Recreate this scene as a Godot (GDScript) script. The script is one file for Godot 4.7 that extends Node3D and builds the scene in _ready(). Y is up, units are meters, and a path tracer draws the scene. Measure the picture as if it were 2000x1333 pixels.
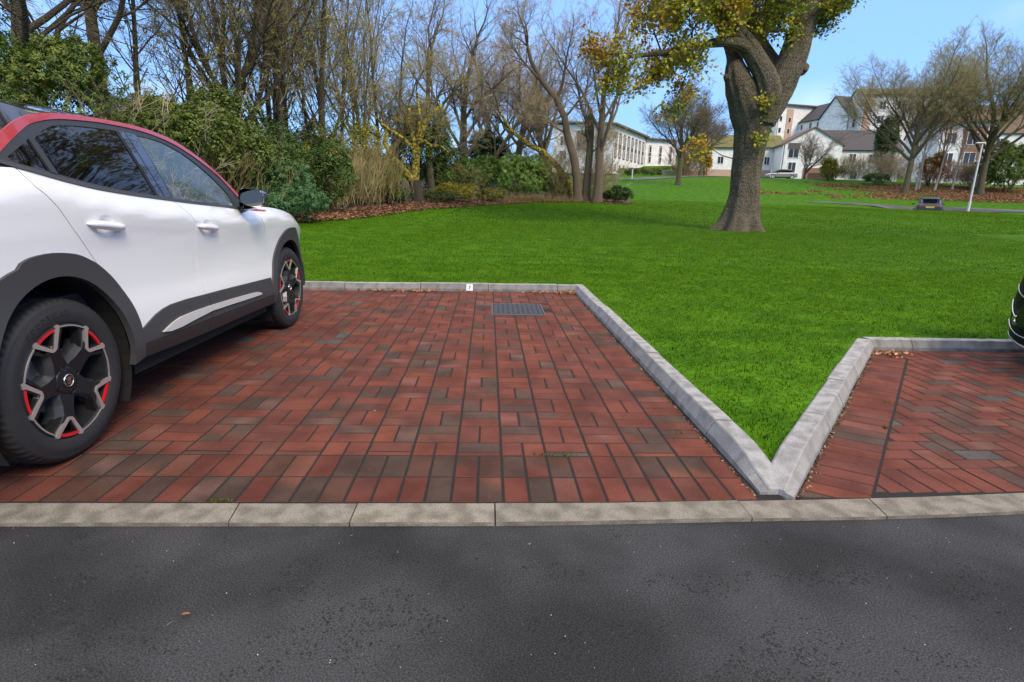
extends Node3D
# A brick-paved parking bay beside a lawn: a white car on the left, an oak, winter trees and white houses beyond.
# World: x right, y up, the lane runs along x at z > -1.8, the bay goes towards -z. Metres.

var rng := RandomNumberGenerator.new()
var taken := {}

# ---------------------------------------------------------------- mesh builder
class MB:
	var v := PackedVector3Array()
	var n := PackedVector3Array()
	var c := PackedColorArray()
	var u := PackedVector2Array()
	var idx := PackedInt32Array()
	var col := Color.WHITE
	func vert(p: Vector3, nn: Vector3, uv := Vector2.ZERO) -> int:
		v.append(p); n.append(nn); c.append(col); u.append(uv)
		return v.size() - 1
	func face(a: int, b: int, d: int) -> void:       # counter-clockwise seen from outside
		idx.append(a); idx.append(d); idx.append(b)
	func tri(a: Vector3, b: Vector3, d: Vector3) -> void:
		var nn := (b - a).cross(d - a).normalized()
		var k := v.size()
		vert(a, nn); vert(b, nn); vert(d, nn)
		face(k, k + 1, k + 2)
	func quad(a: Vector3, b: Vector3, d: Vector3, e: Vector3) -> void:
		var nn := (d - a).cross(e - b).normalized()
		var k := v.size()
		vert(a, nn); vert(b, nn, Vector2(1, 0)); vert(d, nn, Vector2(1, 1)); vert(e, nn, Vector2(0, 1))
		face(k, k + 1, k + 2); face(k, k + 2, k + 3)
	func append(o: MB, t: Transform3D) -> void:
		var k := v.size()
		var flip := t.basis.determinant() < 0.0
		for i in o.v.size():
			v.append(t * o.v[i]); n.append((t.basis * o.n[i]).normalized()); c.append(o.c[i]); u.append(o.u[i])
		for i in range(0, o.idx.size(), 3):
			idx.append(o.idx[i] + k)
			if flip:
				idx.append(o.idx[i + 2] + k); idx.append(o.idx[i + 1] + k)
			else:
				idx.append(o.idx[i + 1] + k); idx.append(o.idx[i + 2] + k)
	func box(t: Transform3D, s: Vector3, b := 0.0) -> void:
		var h := s * 0.5
		if b <= 0.0:
			for a in 3:
				for sg in [-1.0, 1.0]:
					var e := [Vector3.ZERO, Vector3.ZERO, Vector3.ZERO]
					e[0][a] = h[a] * sg; e[1][(a + 1) % 3] = h[(a + 1) % 3] * sg; e[2][(a + 2) % 3] = h[(a + 2) % 3]
					quad(t * (e[0] - e[1] - e[2]), t * (e[0] + e[1] - e[2]), t * (e[0] + e[1] + e[2]), t * (e[0] - e[1] + e[2]))
			return
		for a in 3:
			var p := (a + 1) % 3
			var q := (a + 2) % 3
			for sg in [-1.0, 1.0]:
				var e := [Vector3.ZERO, Vector3.ZERO, Vector3.ZERO]
				e[0][a] = h[a] * sg; e[1][p] = (h[p] - b) * sg; e[2][q] = h[q] - b
				quad(t * (e[0] - e[1] - e[2]), t * (e[0] + e[1] - e[2]), t * (e[0] + e[1] + e[2]), t * (e[0] - e[1] + e[2]))
			for s1 in [-1.0, 1.0]:                      # the edges along axis a
				for s2 in [-1.0, 1.0]:
					var m := Vector3.ZERO
					var o := Vector3.ZERO
					var l := Vector3.ZERO
					m[p] = h[p] * s1; m[q] = (h[q] - b) * s2
					o[p] = (h[p] - b) * s1; o[q] = h[q] * s2
					l[a] = (h[a] - b) * s1 * s2
					quad(t * (m - l), t * (o - l), t * (o + l), t * (m + l))
		for sx in [-1.0, 1.0]:
			for sy in [-1.0, 1.0]:
				for sz in [-1.0, 1.0]:
					var A := Vector3(h.x * sx, (h.y - b) * sy, (h.z - b) * sz)
					var B := Vector3((h.x - b) * sx, h.y * sy, (h.z - b) * sz)
					var C := Vector3((h.x - b) * sx, (h.y - b) * sy, h.z * sz)
					if sx * sy * sz > 0.0: tri(t * A, t * B, t * C)
					else: tri(t * A, t * C, t * B)
	func tube(pts: PackedVector3Array, rad: PackedFloat32Array, sides: int, cap := false, sq := 1.0) -> void:
		var m := pts.size()
		var d := (pts[1] - pts[0]).normalized()
		var a := d.cross(Vector3.UP if absf(d.y) < 0.9 else Vector3.RIGHT).normalized()
		var k0 := v.size()
		for i in m:
			if i > 0 and i < m - 1: d = (pts[i + 1] - pts[i - 1]).normalized()
			elif i == m - 1: d = (pts[i] - pts[i - 1]).normalized()
			a = (a - d * a.dot(d)).normalized()
			var b := d.cross(a)
			for s in sides:
				var w := TAU * s / sides
				var nn := a * cos(w) * sq + b * sin(w)
				v.append(pts[i] + nn * rad[i]); n.append(nn.normalized()); c.append(col); u.append(Vector2.ZERO)
		for i in m - 1:
			for s in sides:
				var s2 := (s + 1) % sides
				var p := k0 + i * sides
				face(p + s, p + s2, p + sides + s2); face(p + s, p + sides + s2, p + sides + s)
		if cap:
			for e in [0, m - 1]:
				var dd := (pts[0] - pts[1]).normalized() if e == 0 else (pts[m - 1] - pts[m - 2]).normalized()
				var k := v.size()
				vert(pts[e], dd)
				for s in sides: vert(v[k0 + e * sides + s], dd)
				for s in sides:
					if e == 0: face(k, k + 1 + (s + 1) % sides, k + 1 + s)
					else: face(k, k + 1 + s, k + 1 + (s + 1) % sides)
	# rings of points: (profile of (radius, along)) turned about the z axis of t
	func lathe(t: Transform3D, prof: PackedVector2Array, segs: int) -> void:
		var m := prof.size()
		var k0 := v.size()
		for i in m:
			var tg := (prof[mini(i + 1, m - 1)] - prof[maxi(i - 1, 0)]).normalized()
			for s in segs:
				var w := TAU * s / segs
				var nn := Vector3(cos(w) * -tg.y, sin(w) * -tg.y, tg.x) * -1.0
				v.append(t * Vector3(cos(w) * prof[i].x, sin(w) * prof[i].x, prof[i].y)); n.append((t.basis * nn).normalized()); c.append(col); u.append(Vector2.ZERO)
		for i in m - 1:
			for s in segs:
				var s2 := (s + 1) % segs
				var p := k0 + i * segs
				face(p + s, p + s2, p + segs + s2); face(p + s, p + segs + s2, p + segs + s)
	# a flat outline (counter-clockwise) pushed from z0 up to z1, with a small chamfer at the top
	func extrude(t: Transform3D, poly: PackedVector2Array, z0: float, z1: float, ch := 0.0) -> void:
		var top := poly
		if ch > 0.0:
			var q := Geometry2D.offset_polygon(poly, -ch)
			if q.size() == 1 and q[0].size() == poly.size():
				var best := 0
				for i in poly.size():
					if q[0][i].distance_to(poly[0]) < q[0][best].distance_to(poly[0]): best = i
				top = PackedVector2Array()
				for i in poly.size(): top.append(q[0][(i + best) % poly.size()])
		var ix := Geometry2D.triangulate_polygon(top)
		for i in range(0, ix.size(), 3):
			var a := top[ix[i]]; var b := top[ix[i + 1]]; var d := top[ix[i + 2]]
			if (b - a).cross(d - a) < 0.0: var x := b; b = d; d = x
			tri(t * Vector3(a.x, a.y, z1), t * Vector3(b.x, b.y, z1), t * Vector3(d.x, d.y, z1))
		for i in poly.size():
			var j := (i + 1) % poly.size()
			var zz := z1 - (ch if top != poly else 0.0)
			quad(t * Vector3(poly[i].x, poly[i].y, z0), t * Vector3(poly[j].x, poly[j].y, z0), t * Vector3(poly[j].x, poly[j].y, zz), t * Vector3(poly[i].x, poly[i].y, zz))
			if top != poly:
				quad(t * Vector3(poly[i].x, poly[i].y, zz), t * Vector3(poly[j].x, poly[j].y, zz), t * Vector3(top[j].x, top[j].y, z1), t * Vector3(top[i].x, top[i].y, z1))
	func mesh(m: Material = null) -> ArrayMesh:
		var am := ArrayMesh.new()
		var ar := []
		ar.resize(Mesh.ARRAY_MAX)
		ar[Mesh.ARRAY_VERTEX] = v; ar[Mesh.ARRAY_NORMAL] = n; ar[Mesh.ARRAY_COLOR] = c; ar[Mesh.ARRAY_TEX_UV] = u; ar[Mesh.ARRAY_INDEX] = idx
		am.add_surface_from_arrays(Mesh.PRIMITIVE_TRIANGLES, ar)
		if m: am.surface_set_material(0, m)
		return am

# ---------------------------------------------------------------- naming
func numbered(called: String) -> String:
	var k: int = taken.get(called, 0)
	taken[called] = k + 1
	return called if k == 0 else "%s_%03d" % [called, k]

func tag(o: Node, label: String, category: String, group := "", kind := "") -> void:
	if label: o.set_meta("label", label)
	if category: o.set_meta("category", category)
	if group: o.set_meta("group", group)
	if kind: o.set_meta("kind", kind)

func thing(called: String, label: String, category: String, at := Vector3.ZERO, turn := 0.0, group := "") -> Node3D:
	var o := Node3D.new()
	o.name = numbered(called)
	add_child(o)
	o.position = at
	o.rotation.y = turn
	tag(o, label, category, group)
	return o

func part(called: String, m: Mesh, material: Material, parent: Node3D) -> MeshInstance3D:
	var o := MeshInstance3D.new()
	o.name = called
	o.mesh = m
	o.material_override = material
	parent.add_child(o, true)
	return o

func top(called: String, m: Mesh, material: Material, label := "", category := "", group := "", kind := "") -> MeshInstance3D:
	var o := MeshInstance3D.new()
	o.name = numbered(called)
	o.mesh = m
	o.material_override = material
	add_child(o)
	tag(o, label, category, group, kind)
	return o

func structure(called: String, m: Mesh, material: Material) -> MeshInstance3D:
	return top(called, m, material, "", "", "", "structure")

func scatter(called: String, m: Mesh, material: Material, where: Array[Transform3D], tint: PackedColorArray, parent: Node3D) -> MultiMeshInstance3D:
	var mm := MultiMesh.new()
	mm.transform_format = MultiMesh.TRANSFORM_3D
	mm.use_colors = true
	mm.mesh = m
	mm.instance_count = where.size()
	for i in where.size():
		mm.set_instance_transform(i, where[i])
		mm.set_instance_color(i, tint[i])
	var o := MultiMeshInstance3D.new()
	o.name = numbered(called) if parent == self else called
	o.multimesh = mm
	o.material_override = material
	parent.add_child(o, true)
	o.set_meta("kind", "stuff")
	return o

# ---------------------------------------------------------------- materials
func noise_tex(freq: float, lo: Color, hi: Color, size := 512, kind := FastNoiseLite.TYPE_SIMPLEX_SMOOTH, octaves := 4, seed_ := 1, a := 0.0, b := 1.0) -> NoiseTexture2D:
	var f := FastNoiseLite.new()
	f.noise_type = kind
	f.frequency = freq
	f.fractal_octaves = octaves
	f.seed = seed_
	var t := NoiseTexture2D.new()
	t.width = size; t.height = size
	t.seamless = true
	t.noise = f
	var g := Gradient.new()
	g.offsets = PackedFloat32Array([a, b])
	g.colors = PackedColorArray([lo, hi])
	t.color_ramp = g
	return t

func grey(x: float) -> Color: return Color(x, x, x)

func lin(r: float, g: float, b: float) -> Color: return Color(r, g, b).linear_to_srgb()

func mat(col: Color, rough := 0.8, metal := 0.0, spec := 0.5) -> StandardMaterial3D:
	var m := StandardMaterial3D.new()
	m.albedo_color = col
	m.roughness = rough
	m.metallic = metal
	m.metallic_specular = spec
	return m

func tinted(rough := 0.8, col := Color.WHITE) -> StandardMaterial3D:      # takes its colour from vertices or copies
	var m := mat(col, rough)
	m.vertex_color_use_as_albedo = true
	return m

func grain(m: StandardMaterial3D, t: Texture2D, scale: float, bump: Texture2D = null, depth := 0.0, coarse: Texture2D = null, coarse_scale := 1.0) -> StandardMaterial3D:
	m.uv1_triplanar = true
	m.uv1_world_triplanar = true
	m.uv1_scale = Vector3.ONE * scale
	m.albedo_texture = t
	if bump:
		m.heightmap_enabled = true
		m.heightmap_texture = bump
		m.heightmap_scale = depth
	if coarse:
		m.detail_enabled = true
		m.detail_blend_mode = BaseMaterial3D.BLEND_MODE_MUL
		m.detail_albedo = coarse
		m.detail_uv_layer = BaseMaterial3D.DETAIL_UV_2
		m.uv2_triplanar = true
		m.uv2_world_triplanar = true
		m.uv2_scale = Vector3.ONE * coarse_scale
	return m

# ---------------------------------------------------------------- small maths
func tab(xs: Array, ys: Array, x: float) -> float:       # a smooth curve through points
	var m := xs.size()
	if x <= xs[0]: return ys[0]
	if x >= xs[m - 1]: return ys[m - 1]
	var i := 0
	while xs[i + 1] < x: i += 1
	var h: float = xs[i + 1] - xs[i]
	var d1: float = (ys[i + 1] - ys[i]) / h
	var m0: float = d1 if i == 0 else slope(xs, ys, i)
	var m1: float = d1 if i == m - 2 else slope(xs, ys, i + 1)
	var t: float = (x - xs[i]) / h
	var t2 := t * t
	var t3 := t2 * t
	return ys[i] * (2 * t3 - 3 * t2 + 1) + h * m0 * (t3 - 2 * t2 + t) + ys[i + 1] * (3 * t2 - 2 * t3) + h * m1 * (t3 - t2)

func slope(xs: Array, ys: Array, i: int) -> float:
	var a: float = (ys[i] - ys[i - 1]) / (xs[i] - xs[i - 1])
	var b: float = (ys[i + 1] - ys[i]) / (xs[i + 1] - xs[i])
	return 0.0 if a * b <= 0.0 else 2.0 * a * b / (a + b)

func p2(a: Array) -> PackedVector2Array:
	var r := PackedVector2Array()
	for i in range(0, a.size(), 2): r.append(Vector2(a[i], a[i + 1]))
	return r

func shift(p: PackedVector2Array, d: Vector2) -> PackedVector2Array:
	var r := PackedVector2Array()
	for q in p: r.append(q + d)
	return r

func joined(a: PackedVector2Array, b: PackedVector2Array, back := true) -> PackedVector2Array:
	var r := a.duplicate()
	var q := b.duplicate()
	if back: q.reverse()
	r.append_array(q)
	return r

func smooth_line(p: PackedVector2Array, per := 4) -> PackedVector2Array:     # Catmull-Rom through points
	var r := PackedVector2Array()
	for i in p.size() - 1:
		var a := p[maxi(i - 1, 0)]
		var d := p[mini(i + 2, p.size() - 1)]
		for k in per: r.append(p[i].cubic_interpolate(p[i + 1], a, d, float(k) / per))
	r.append(p[p.size() - 1])
	return r

func arc(c: Vector2, rx: float, ry: float, a0: float, a1: float, m: int) -> PackedVector2Array:
	var r := PackedVector2Array()
	for i in m + 1:
		var w := deg_to_rad(lerpf(a0, a1, float(i) / m))
		r.append(c + Vector2(cos(w) * rx, sin(w) * ry))
	return r

func ccw(p: PackedVector2Array) -> PackedVector2Array:
	if Geometry2D.is_polygon_clockwise(p):
		var q := p.duplicate()
		q.reverse()
		return q
	return p

# a flat outline cut into cells and lifted by f(point, offset); fn gives the normal
func lifted(mb: MB, poly_: PackedVector2Array, holes: Array, cell: float, f: Callable, fn: Callable, off := 0.0, rim := 0.0, flip := false) -> void:
	var poly := ccw(poly_)
	var lo := poly[0]
	var hi := poly[0]
	for q in poly:
		lo = lo.min(q); hi = hi.max(q)
	var nx := maxi(1, ceili((hi.x - lo.x) / cell))
	var ny := maxi(1, ceili((hi.y - lo.y) / cell))
	var s := (hi - lo) / Vector2(nx, ny)
	for iy in ny:
		for ix in nx:
			var o := lo + Vector2(ix, iy) * s
			var sq := PackedVector2Array([o, o + Vector2(s.x, 0), o + s, o + Vector2(0, s.y)])
			var bits: Array = Geometry2D.intersect_polygons(sq, poly)
			for h in holes:
				var nxt := []
				for b in bits: nxt.append_array(Geometry2D.clip_polygons(b, h))
				bits = nxt
			for b in bits:
				var tr := Geometry2D.triangulate_polygon(b)
				var k := mb.v.size()
				for q in b:
					var p3: Vector3 = f.call(q, off)
					var nn: Vector3 = fn.call(q)
					if flip:
						p3.z = -p3.z; nn.z = -nn.z
					mb.vert(p3, nn, q)
				for i in range(0, tr.size(), 3):
					var x: int = tr[i]
					var y: int = tr[i + 1]
					var z: int = tr[i + 2]
					var up: bool = (b[y] - b[x]).cross(b[z] - b[x]) > 0.0
					if up != flip: mb.face(k + x, k + y, k + z)
					else: mb.face(k + x, k + z, k + y)
	if rim > 0.0:
		var loops := [poly]
		for h in holes:
			var q: PackedVector2Array = ccw(h).duplicate()
			q.reverse()
			loops.append(q)
		for lp in loops:
			for i in lp.size():
				var a: Vector2 = lp[i]
				var b2: Vector2 = lp[(i + 1) % lp.size()]
				var m := maxi(1, ceili(a.distance_to(b2) / cell))
				for k in m:
					var p: Vector2 = a.lerp(b2, float(k) / m)
					var q2: Vector2 = a.lerp(b2, float(k + 1) / m)
					var A: Vector3 = f.call(p, off - rim)
					var B: Vector3 = f.call(q2, off - rim)
					var C: Vector3 = f.call(q2, off)
					var D: Vector3 = f.call(p, off)
					if flip:
						A.z = -A.z; B.z = -B.z; C.z = -C.z; D.z = -D.z
						mb.quad(D, C, B, A)
					else: mb.quad(A, B, C, D)

func _ready() -> void:
	rng.seed = 20
	set_camera_and_light()
	make_materials()
	build_ground()
	build_bays()
	build_buildings()
	build_trees()
	build_shrubs()
	build_white_car()
	build_other_vehicles()
	build_street_things()
	build_litter()

func set_camera_and_light() -> void:
	var cam := Camera3D.new()
	cam.name = "camera"
	var th := deg_to_rad(14.154)
	var ps := deg_to_rad(2.671)
	var ro := deg_to_rad(1.453)
	var fw := Vector3(sin(ps) * cos(th), -sin(th), -cos(ps) * cos(th))
	var rt := Vector3(cos(ps), 0, sin(ps))
	var up := rt.cross(fw)
	var r2 := rt * cos(ro) + up * sin(ro)
	var u2 := up * cos(ro) - rt * sin(ro)
	cam.transform = Transform3D(Basis(r2, u2, -fw), Vector3(0, 1.1316, 0))
	cam.fov = rad_to_deg(2.0 * atan(666.5 / 1100.66))
	cam.near = 0.05
	cam.far = 1500.0
	add_child(cam)
	cam.current = true
	var e := Environment.new()
	e.background_mode = Environment.BG_SKY
	var sm := ProceduralSkyMaterial.new()
	sm.sky_top_color = Color(0.50, 0.68, 1.0)
	sm.sky_horizon_color = Color(0.63, 0.825, 1.0)
	sm.sky_curve = 0.15
	sm.ground_bottom_color = Color(0.3, 0.32, 0.27)
	sm.ground_horizon_color = Color(0.55, 0.6, 0.55)
	sm.sky_energy_multiplier = 1.0
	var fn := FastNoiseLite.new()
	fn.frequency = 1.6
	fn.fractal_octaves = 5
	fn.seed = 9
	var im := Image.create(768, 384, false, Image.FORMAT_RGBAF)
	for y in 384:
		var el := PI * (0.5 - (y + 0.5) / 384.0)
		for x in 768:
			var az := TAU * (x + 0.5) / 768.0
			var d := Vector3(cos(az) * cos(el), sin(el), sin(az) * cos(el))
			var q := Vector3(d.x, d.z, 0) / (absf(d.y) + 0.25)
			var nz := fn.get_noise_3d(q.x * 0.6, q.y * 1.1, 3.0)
			var w := smoothstep(0.05, 0.8, nz) * 0.30 + smoothstep(0.24, 0.85, el) * (0.78 + 0.45 * nz)      # faint wisps, plus an unseen cloud veil added overhead to whiten the skylight
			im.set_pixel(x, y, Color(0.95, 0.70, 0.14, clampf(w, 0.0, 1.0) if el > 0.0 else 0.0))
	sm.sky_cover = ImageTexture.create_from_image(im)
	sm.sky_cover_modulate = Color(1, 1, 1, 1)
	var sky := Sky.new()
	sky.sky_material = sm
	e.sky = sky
	e.background_energy_multiplier = 1.0
	e.tonemap_mode = Environment.TONE_MAPPER_LINEAR
	e.tonemap_exposure = 1.44
	e.sdfgi_enabled = true
	e.ssao_enabled = true
	e.ssil_enabled = true
	var we := WorldEnvironment.new()
	we.name = "world_environment"
	we.environment = e
	add_child(we)
	var sun := DirectionalLight3D.new()
	sun.name = "sun"
	sun.light_energy = 0.75
	sun.light_color = Color(1.0, 0.92, 0.80)
	sun.light_angular_distance = 20.0
	sun.shadow_enabled = true
	sun.sky_mode = DirectionalLight3D.SKY_MODE_LIGHT_ONLY
	add_child(sun)
	sun.look_at_from_position(Vector3(4.0, 6.5, 6.5), Vector3.ZERO, Vector3.UP)

# ---------------------------------------------------------------- materials used in many places
var M := {}

func make_materials() -> void:
	var fine := noise_tex(0.09, grey(0.0), grey(1.0), 512, FastNoiseLite.TYPE_SIMPLEX_SMOOTH, 4, 3)
	var speck := noise_tex(0.22, grey(0.72), grey(1.0), 512, FastNoiseLite.TYPE_SIMPLEX, 3, 5)
	var blot := noise_tex(0.012, grey(0.62), grey(1.0), 512, FastNoiseLite.TYPE_SIMPLEX_SMOOTH, 5, 7, 0.2, 0.75)
	var grit := noise_tex(0.3, grey(0.0), grey(1.0), 512, FastNoiseLite.TYPE_CELLULAR, 1, 11)
	var bark := noise_tex(0.035, grey(0.0), grey(1.0), 512, FastNoiseLite.TYPE_SIMPLEX, 5, 13, 0.25, 0.75)
	M.fine = fine; M.speck = speck; M.blot = blot; M.grit = grit
	# paving
	M.brick = grain(tinted(0.85), noise_tex(0.16, grey(0.55), grey(1.0), 512, FastNoiseLite.TYPE_SIMPLEX, 4, 21), 2.2, grit, 0.10, noise_tex(0.012, grey(0.82), grey(1.0), 512, FastNoiseLite.TYPE_SIMPLEX_SMOOTH, 5, 22, 0.2, 0.75), 0.55)
	M.brick.metallic_specular = 0.25
	M.joint = grain(mat(lin(0.017, 0.014, 0.011), 0.95), speck, 3.0, fine, 0.3)
	M.kerb = grain(tinted(0.85), noise_tex(0.11, grey(0.7), grey(1.0), 512, FastNoiseLite.TYPE_SIMPLEX, 5, 23), 2.0, fine, 0.14, noise_tex(0.02, Color(0.80, 0.79, 0.78), Color.WHITE, 512, FastNoiseLite.TYPE_SIMPLEX, 6, 25, 0.2, 0.7), 0.7)
	M.asphalt = grain(mat(lin(0.090, 0.090, 0.0915), 0.9, 0.0, 0.3), noise_tex(0.17, grey(0.5), grey(1.0), 1024, FastNoiseLite.TYPE_SIMPLEX, 4, 31, 0.0, 1.0), 0.7, noise_tex(0.26, grey(0.0), grey(1.0), 1024, FastNoiseLite.TYPE_SIMPLEX, 2, 33), 0.13, noise_tex(0.01, grey(0.74), grey(1.0), 512, FastNoiseLite.TYPE_SIMPLEX_SMOOTH, 5, 35, 0.25, 0.7), 0.22)
	M.far_road = grain(mat(lin(0.17, 0.165, 0.165), 0.9), speck, 0.5, null, 0.0, blot, 0.05)
	M.lawn = grain(mat(Color.WHITE, 0.95, 0.0, 0.2), noise_tex(0.05, lin(0.048, 0.135, 0.004), lin(0.092, 0.210, 0.008), 1024, FastNoiseLite.TYPE_SIMPLEX, 5, 41, 0.25, 0.75), 0.35, fine, 1.5, noise_tex(0.02, Color(0.72, 0.78, 0.66), Color(1.0, 1.0, 0.9), 1024, FastNoiseLite.TYPE_SIMPLEX_SMOOTH, 6, 43, 0.22, 0.75), 0.075)
	M.soil = grain(mat(Color.WHITE, 0.95), noise_tex(0.06, lin(0.05, 0.028, 0.014), lin(0.15, 0.08, 0.04), 512, FastNoiseLite.TYPE_SIMPLEX, 5, 45), 0.5, fine, 3.0)
	# vegetation
	M.leaf = tinted(0.6)
	M.leaf.metallic_specular = 0.35
	M.leaf.backlight_enabled = true
	M.leaf.backlight = Color(0.5, 0.55, 0.2)
	M.grass = tinted(0.8)
	M.grass.metallic_specular = 0.12
	M.grass.backlight_enabled = true
	M.grass.backlight = Color(0.4, 0.55, 0.15)
	M.litter = tinted(0.8)
	M.bark_dark = grain(mat(lin(0.17, 0.14, 0.095), 0.95), noise_tex(0.03, grey(0.45), grey(1.0), 512, FastNoiseLite.TYPE_SIMPLEX, 5, 51), 0.9, bark, 4.0)
	M.bark_olive = grain(mat(lin(0.26, 0.215, 0.12), 0.95), noise_tex(0.03, grey(0.5), grey(1.0), 512, FastNoiseLite.TYPE_SIMPLEX, 5, 53), 0.9, bark, 4.0)
	M.bark_grey = grain(mat(lin(0.30, 0.245, 0.18), 0.95), noise_tex(0.03, Color(0.5, 0.5, 0.5), Color(1, 0.97, 0.92), 512, FastNoiseLite.TYPE_SIMPLEX, 5, 55), 0.9, bark, 4.0)
	M.bark_moss = grain(mat(Color.WHITE, 0.95), noise_tex(0.02, lin(0.075, 0.055, 0.04), lin(0.52, 0.44, 0.03), 512, FastNoiseLite.TYPE_SIMPLEX, 4, 57, 0.42, 0.62), 0.5, bark, 3.0)
	M.bark_birch = grain(mat(lin(0.55, 0.50, 0.44), 0.85), noise_tex(0.05, Color(0.4, 0.37, 0.33), Color.WHITE, 512, FastNoiseLite.TYPE_SIMPLEX, 4, 59, 0.3, 0.55), 0.8)
	M.bark_oak = grain(mat(lin(0.37, 0.325, 0.25), 0.96), noise_tex(0.06, grey(0.25), Color(1, 0.98, 0.94), 512, FastNoiseLite.TYPE_SIMPLEX, 5, 61, 0.3, 0.7), 1.1, bark, 4.0, noise_tex(0.015, Color(0.88, 0.88, 0.78), Color.WHITE, 512, FastNoiseLite.TYPE_SIMPLEX_SMOOTH, 4, 63, 0.3, 0.6), 0.3)
	M.bark_oak.uv1_scale = Vector3(2.0, 0.36, 2.0)
	M.twig_dark = mat(lin(0.17, 0.135, 0.09), 0.9)
	M.twig_olive = mat(lin(0.33, 0.29, 0.13), 0.9)
	M.twig_brown = mat(lin(0.36, 0.30, 0.19), 0.9)
	M.twig_red = mat(lin(0.22, 0.10, 0.085), 0.9)
	M.twig_gold = mat(lin(0.38, 0.17, 0.03), 0.9)
	M.twig_reed = mat(lin(0.24, 0.19, 0.075), 0.9)

# ---------------------------------------------------------------- ground
func ground_height(x: float, d: float) -> float:
	var a := tab([0.0, 7.2, 38.0, 45.0, 60.0, 75.0, 105.0, 150.0, 320.0], [0.072, 0.072, 1.04, 1.7, 3.1, 4.1, 5.55, 9.0, 14.0], d)
	var b := tab([0.0, 7.2, 38.0, 40.0, 46.0, 50.0, 55.0, 66.0, 100.0, 150.0, 320.0], [0.072, 0.072, 1.02, 1.1, 1.46, 1.95, 2.62, 4.1, 5.7, 13.0, 20.0], d)
	var h := lerpf(a, b, smoothstep(15.0, 27.0, x))
	h += 0.22 * smoothstep(-2.0, -5.5, x + (d - 16.0) * -0.16) * smoothstep(10.0, 17.0, d)       # the bed under the shrubs lies a little higher
	h -= 0.62 * exp(-pow((x - 33.2) / 2.6, 4.0) - pow((d - 42.6) / 2.6, 4.0))                     # the far car stands in a sunken bay
	if d < 3.2 and x > 0.5 and x < 2.5: h -= 0.05 * exp(-(pow(x - 1.22, 2.0) + pow(d - 2.1, 2.0)) / 0.09)
	if d > 6.0: h += 0.03 * sin(x * 0.7 + 1.0) * sin(d * 0.45) * smoothstep(8.0, 14.0, d)
	return h

func gpos(q: Vector2, off: float) -> Vector3: return Vector3(q.x, ground_height(q.x, q.y) + off, -q.y)

func gnorm(q: Vector2) -> Vector3:
	var h := ground_height(q.x, q.y)
	return Vector3(h - ground_height(q.x + 0.1, q.y), 0.1, ground_height(q.x, q.y + 0.1) - h).normalized()

func on_ground(x: float, d: float, off := 0.0) -> Vector3: return Vector3(x, ground_height(x, d) + off, -d)

func steps(a: float, b: float, s: float) -> Array:
	var r := []
	var m := ceili((b - a) / s)
	for i in m: r.append(a + (b - a) * i / m)
	return r

var bay_shape_a := PackedVector2Array([Vector2(-9, -6), Vector2(1.222, -6), Vector2(1.222, 7.16), Vector2(-9, 6.64)])
var bay_shape_b := PackedVector2Array([Vector2(1.1, -6), Vector2(14, -6), Vector2(14, 4.46), Vector2(3.11, 4.46), Vector2(1.222, 2.163), Vector2(1.1, 2.0)])

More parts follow.
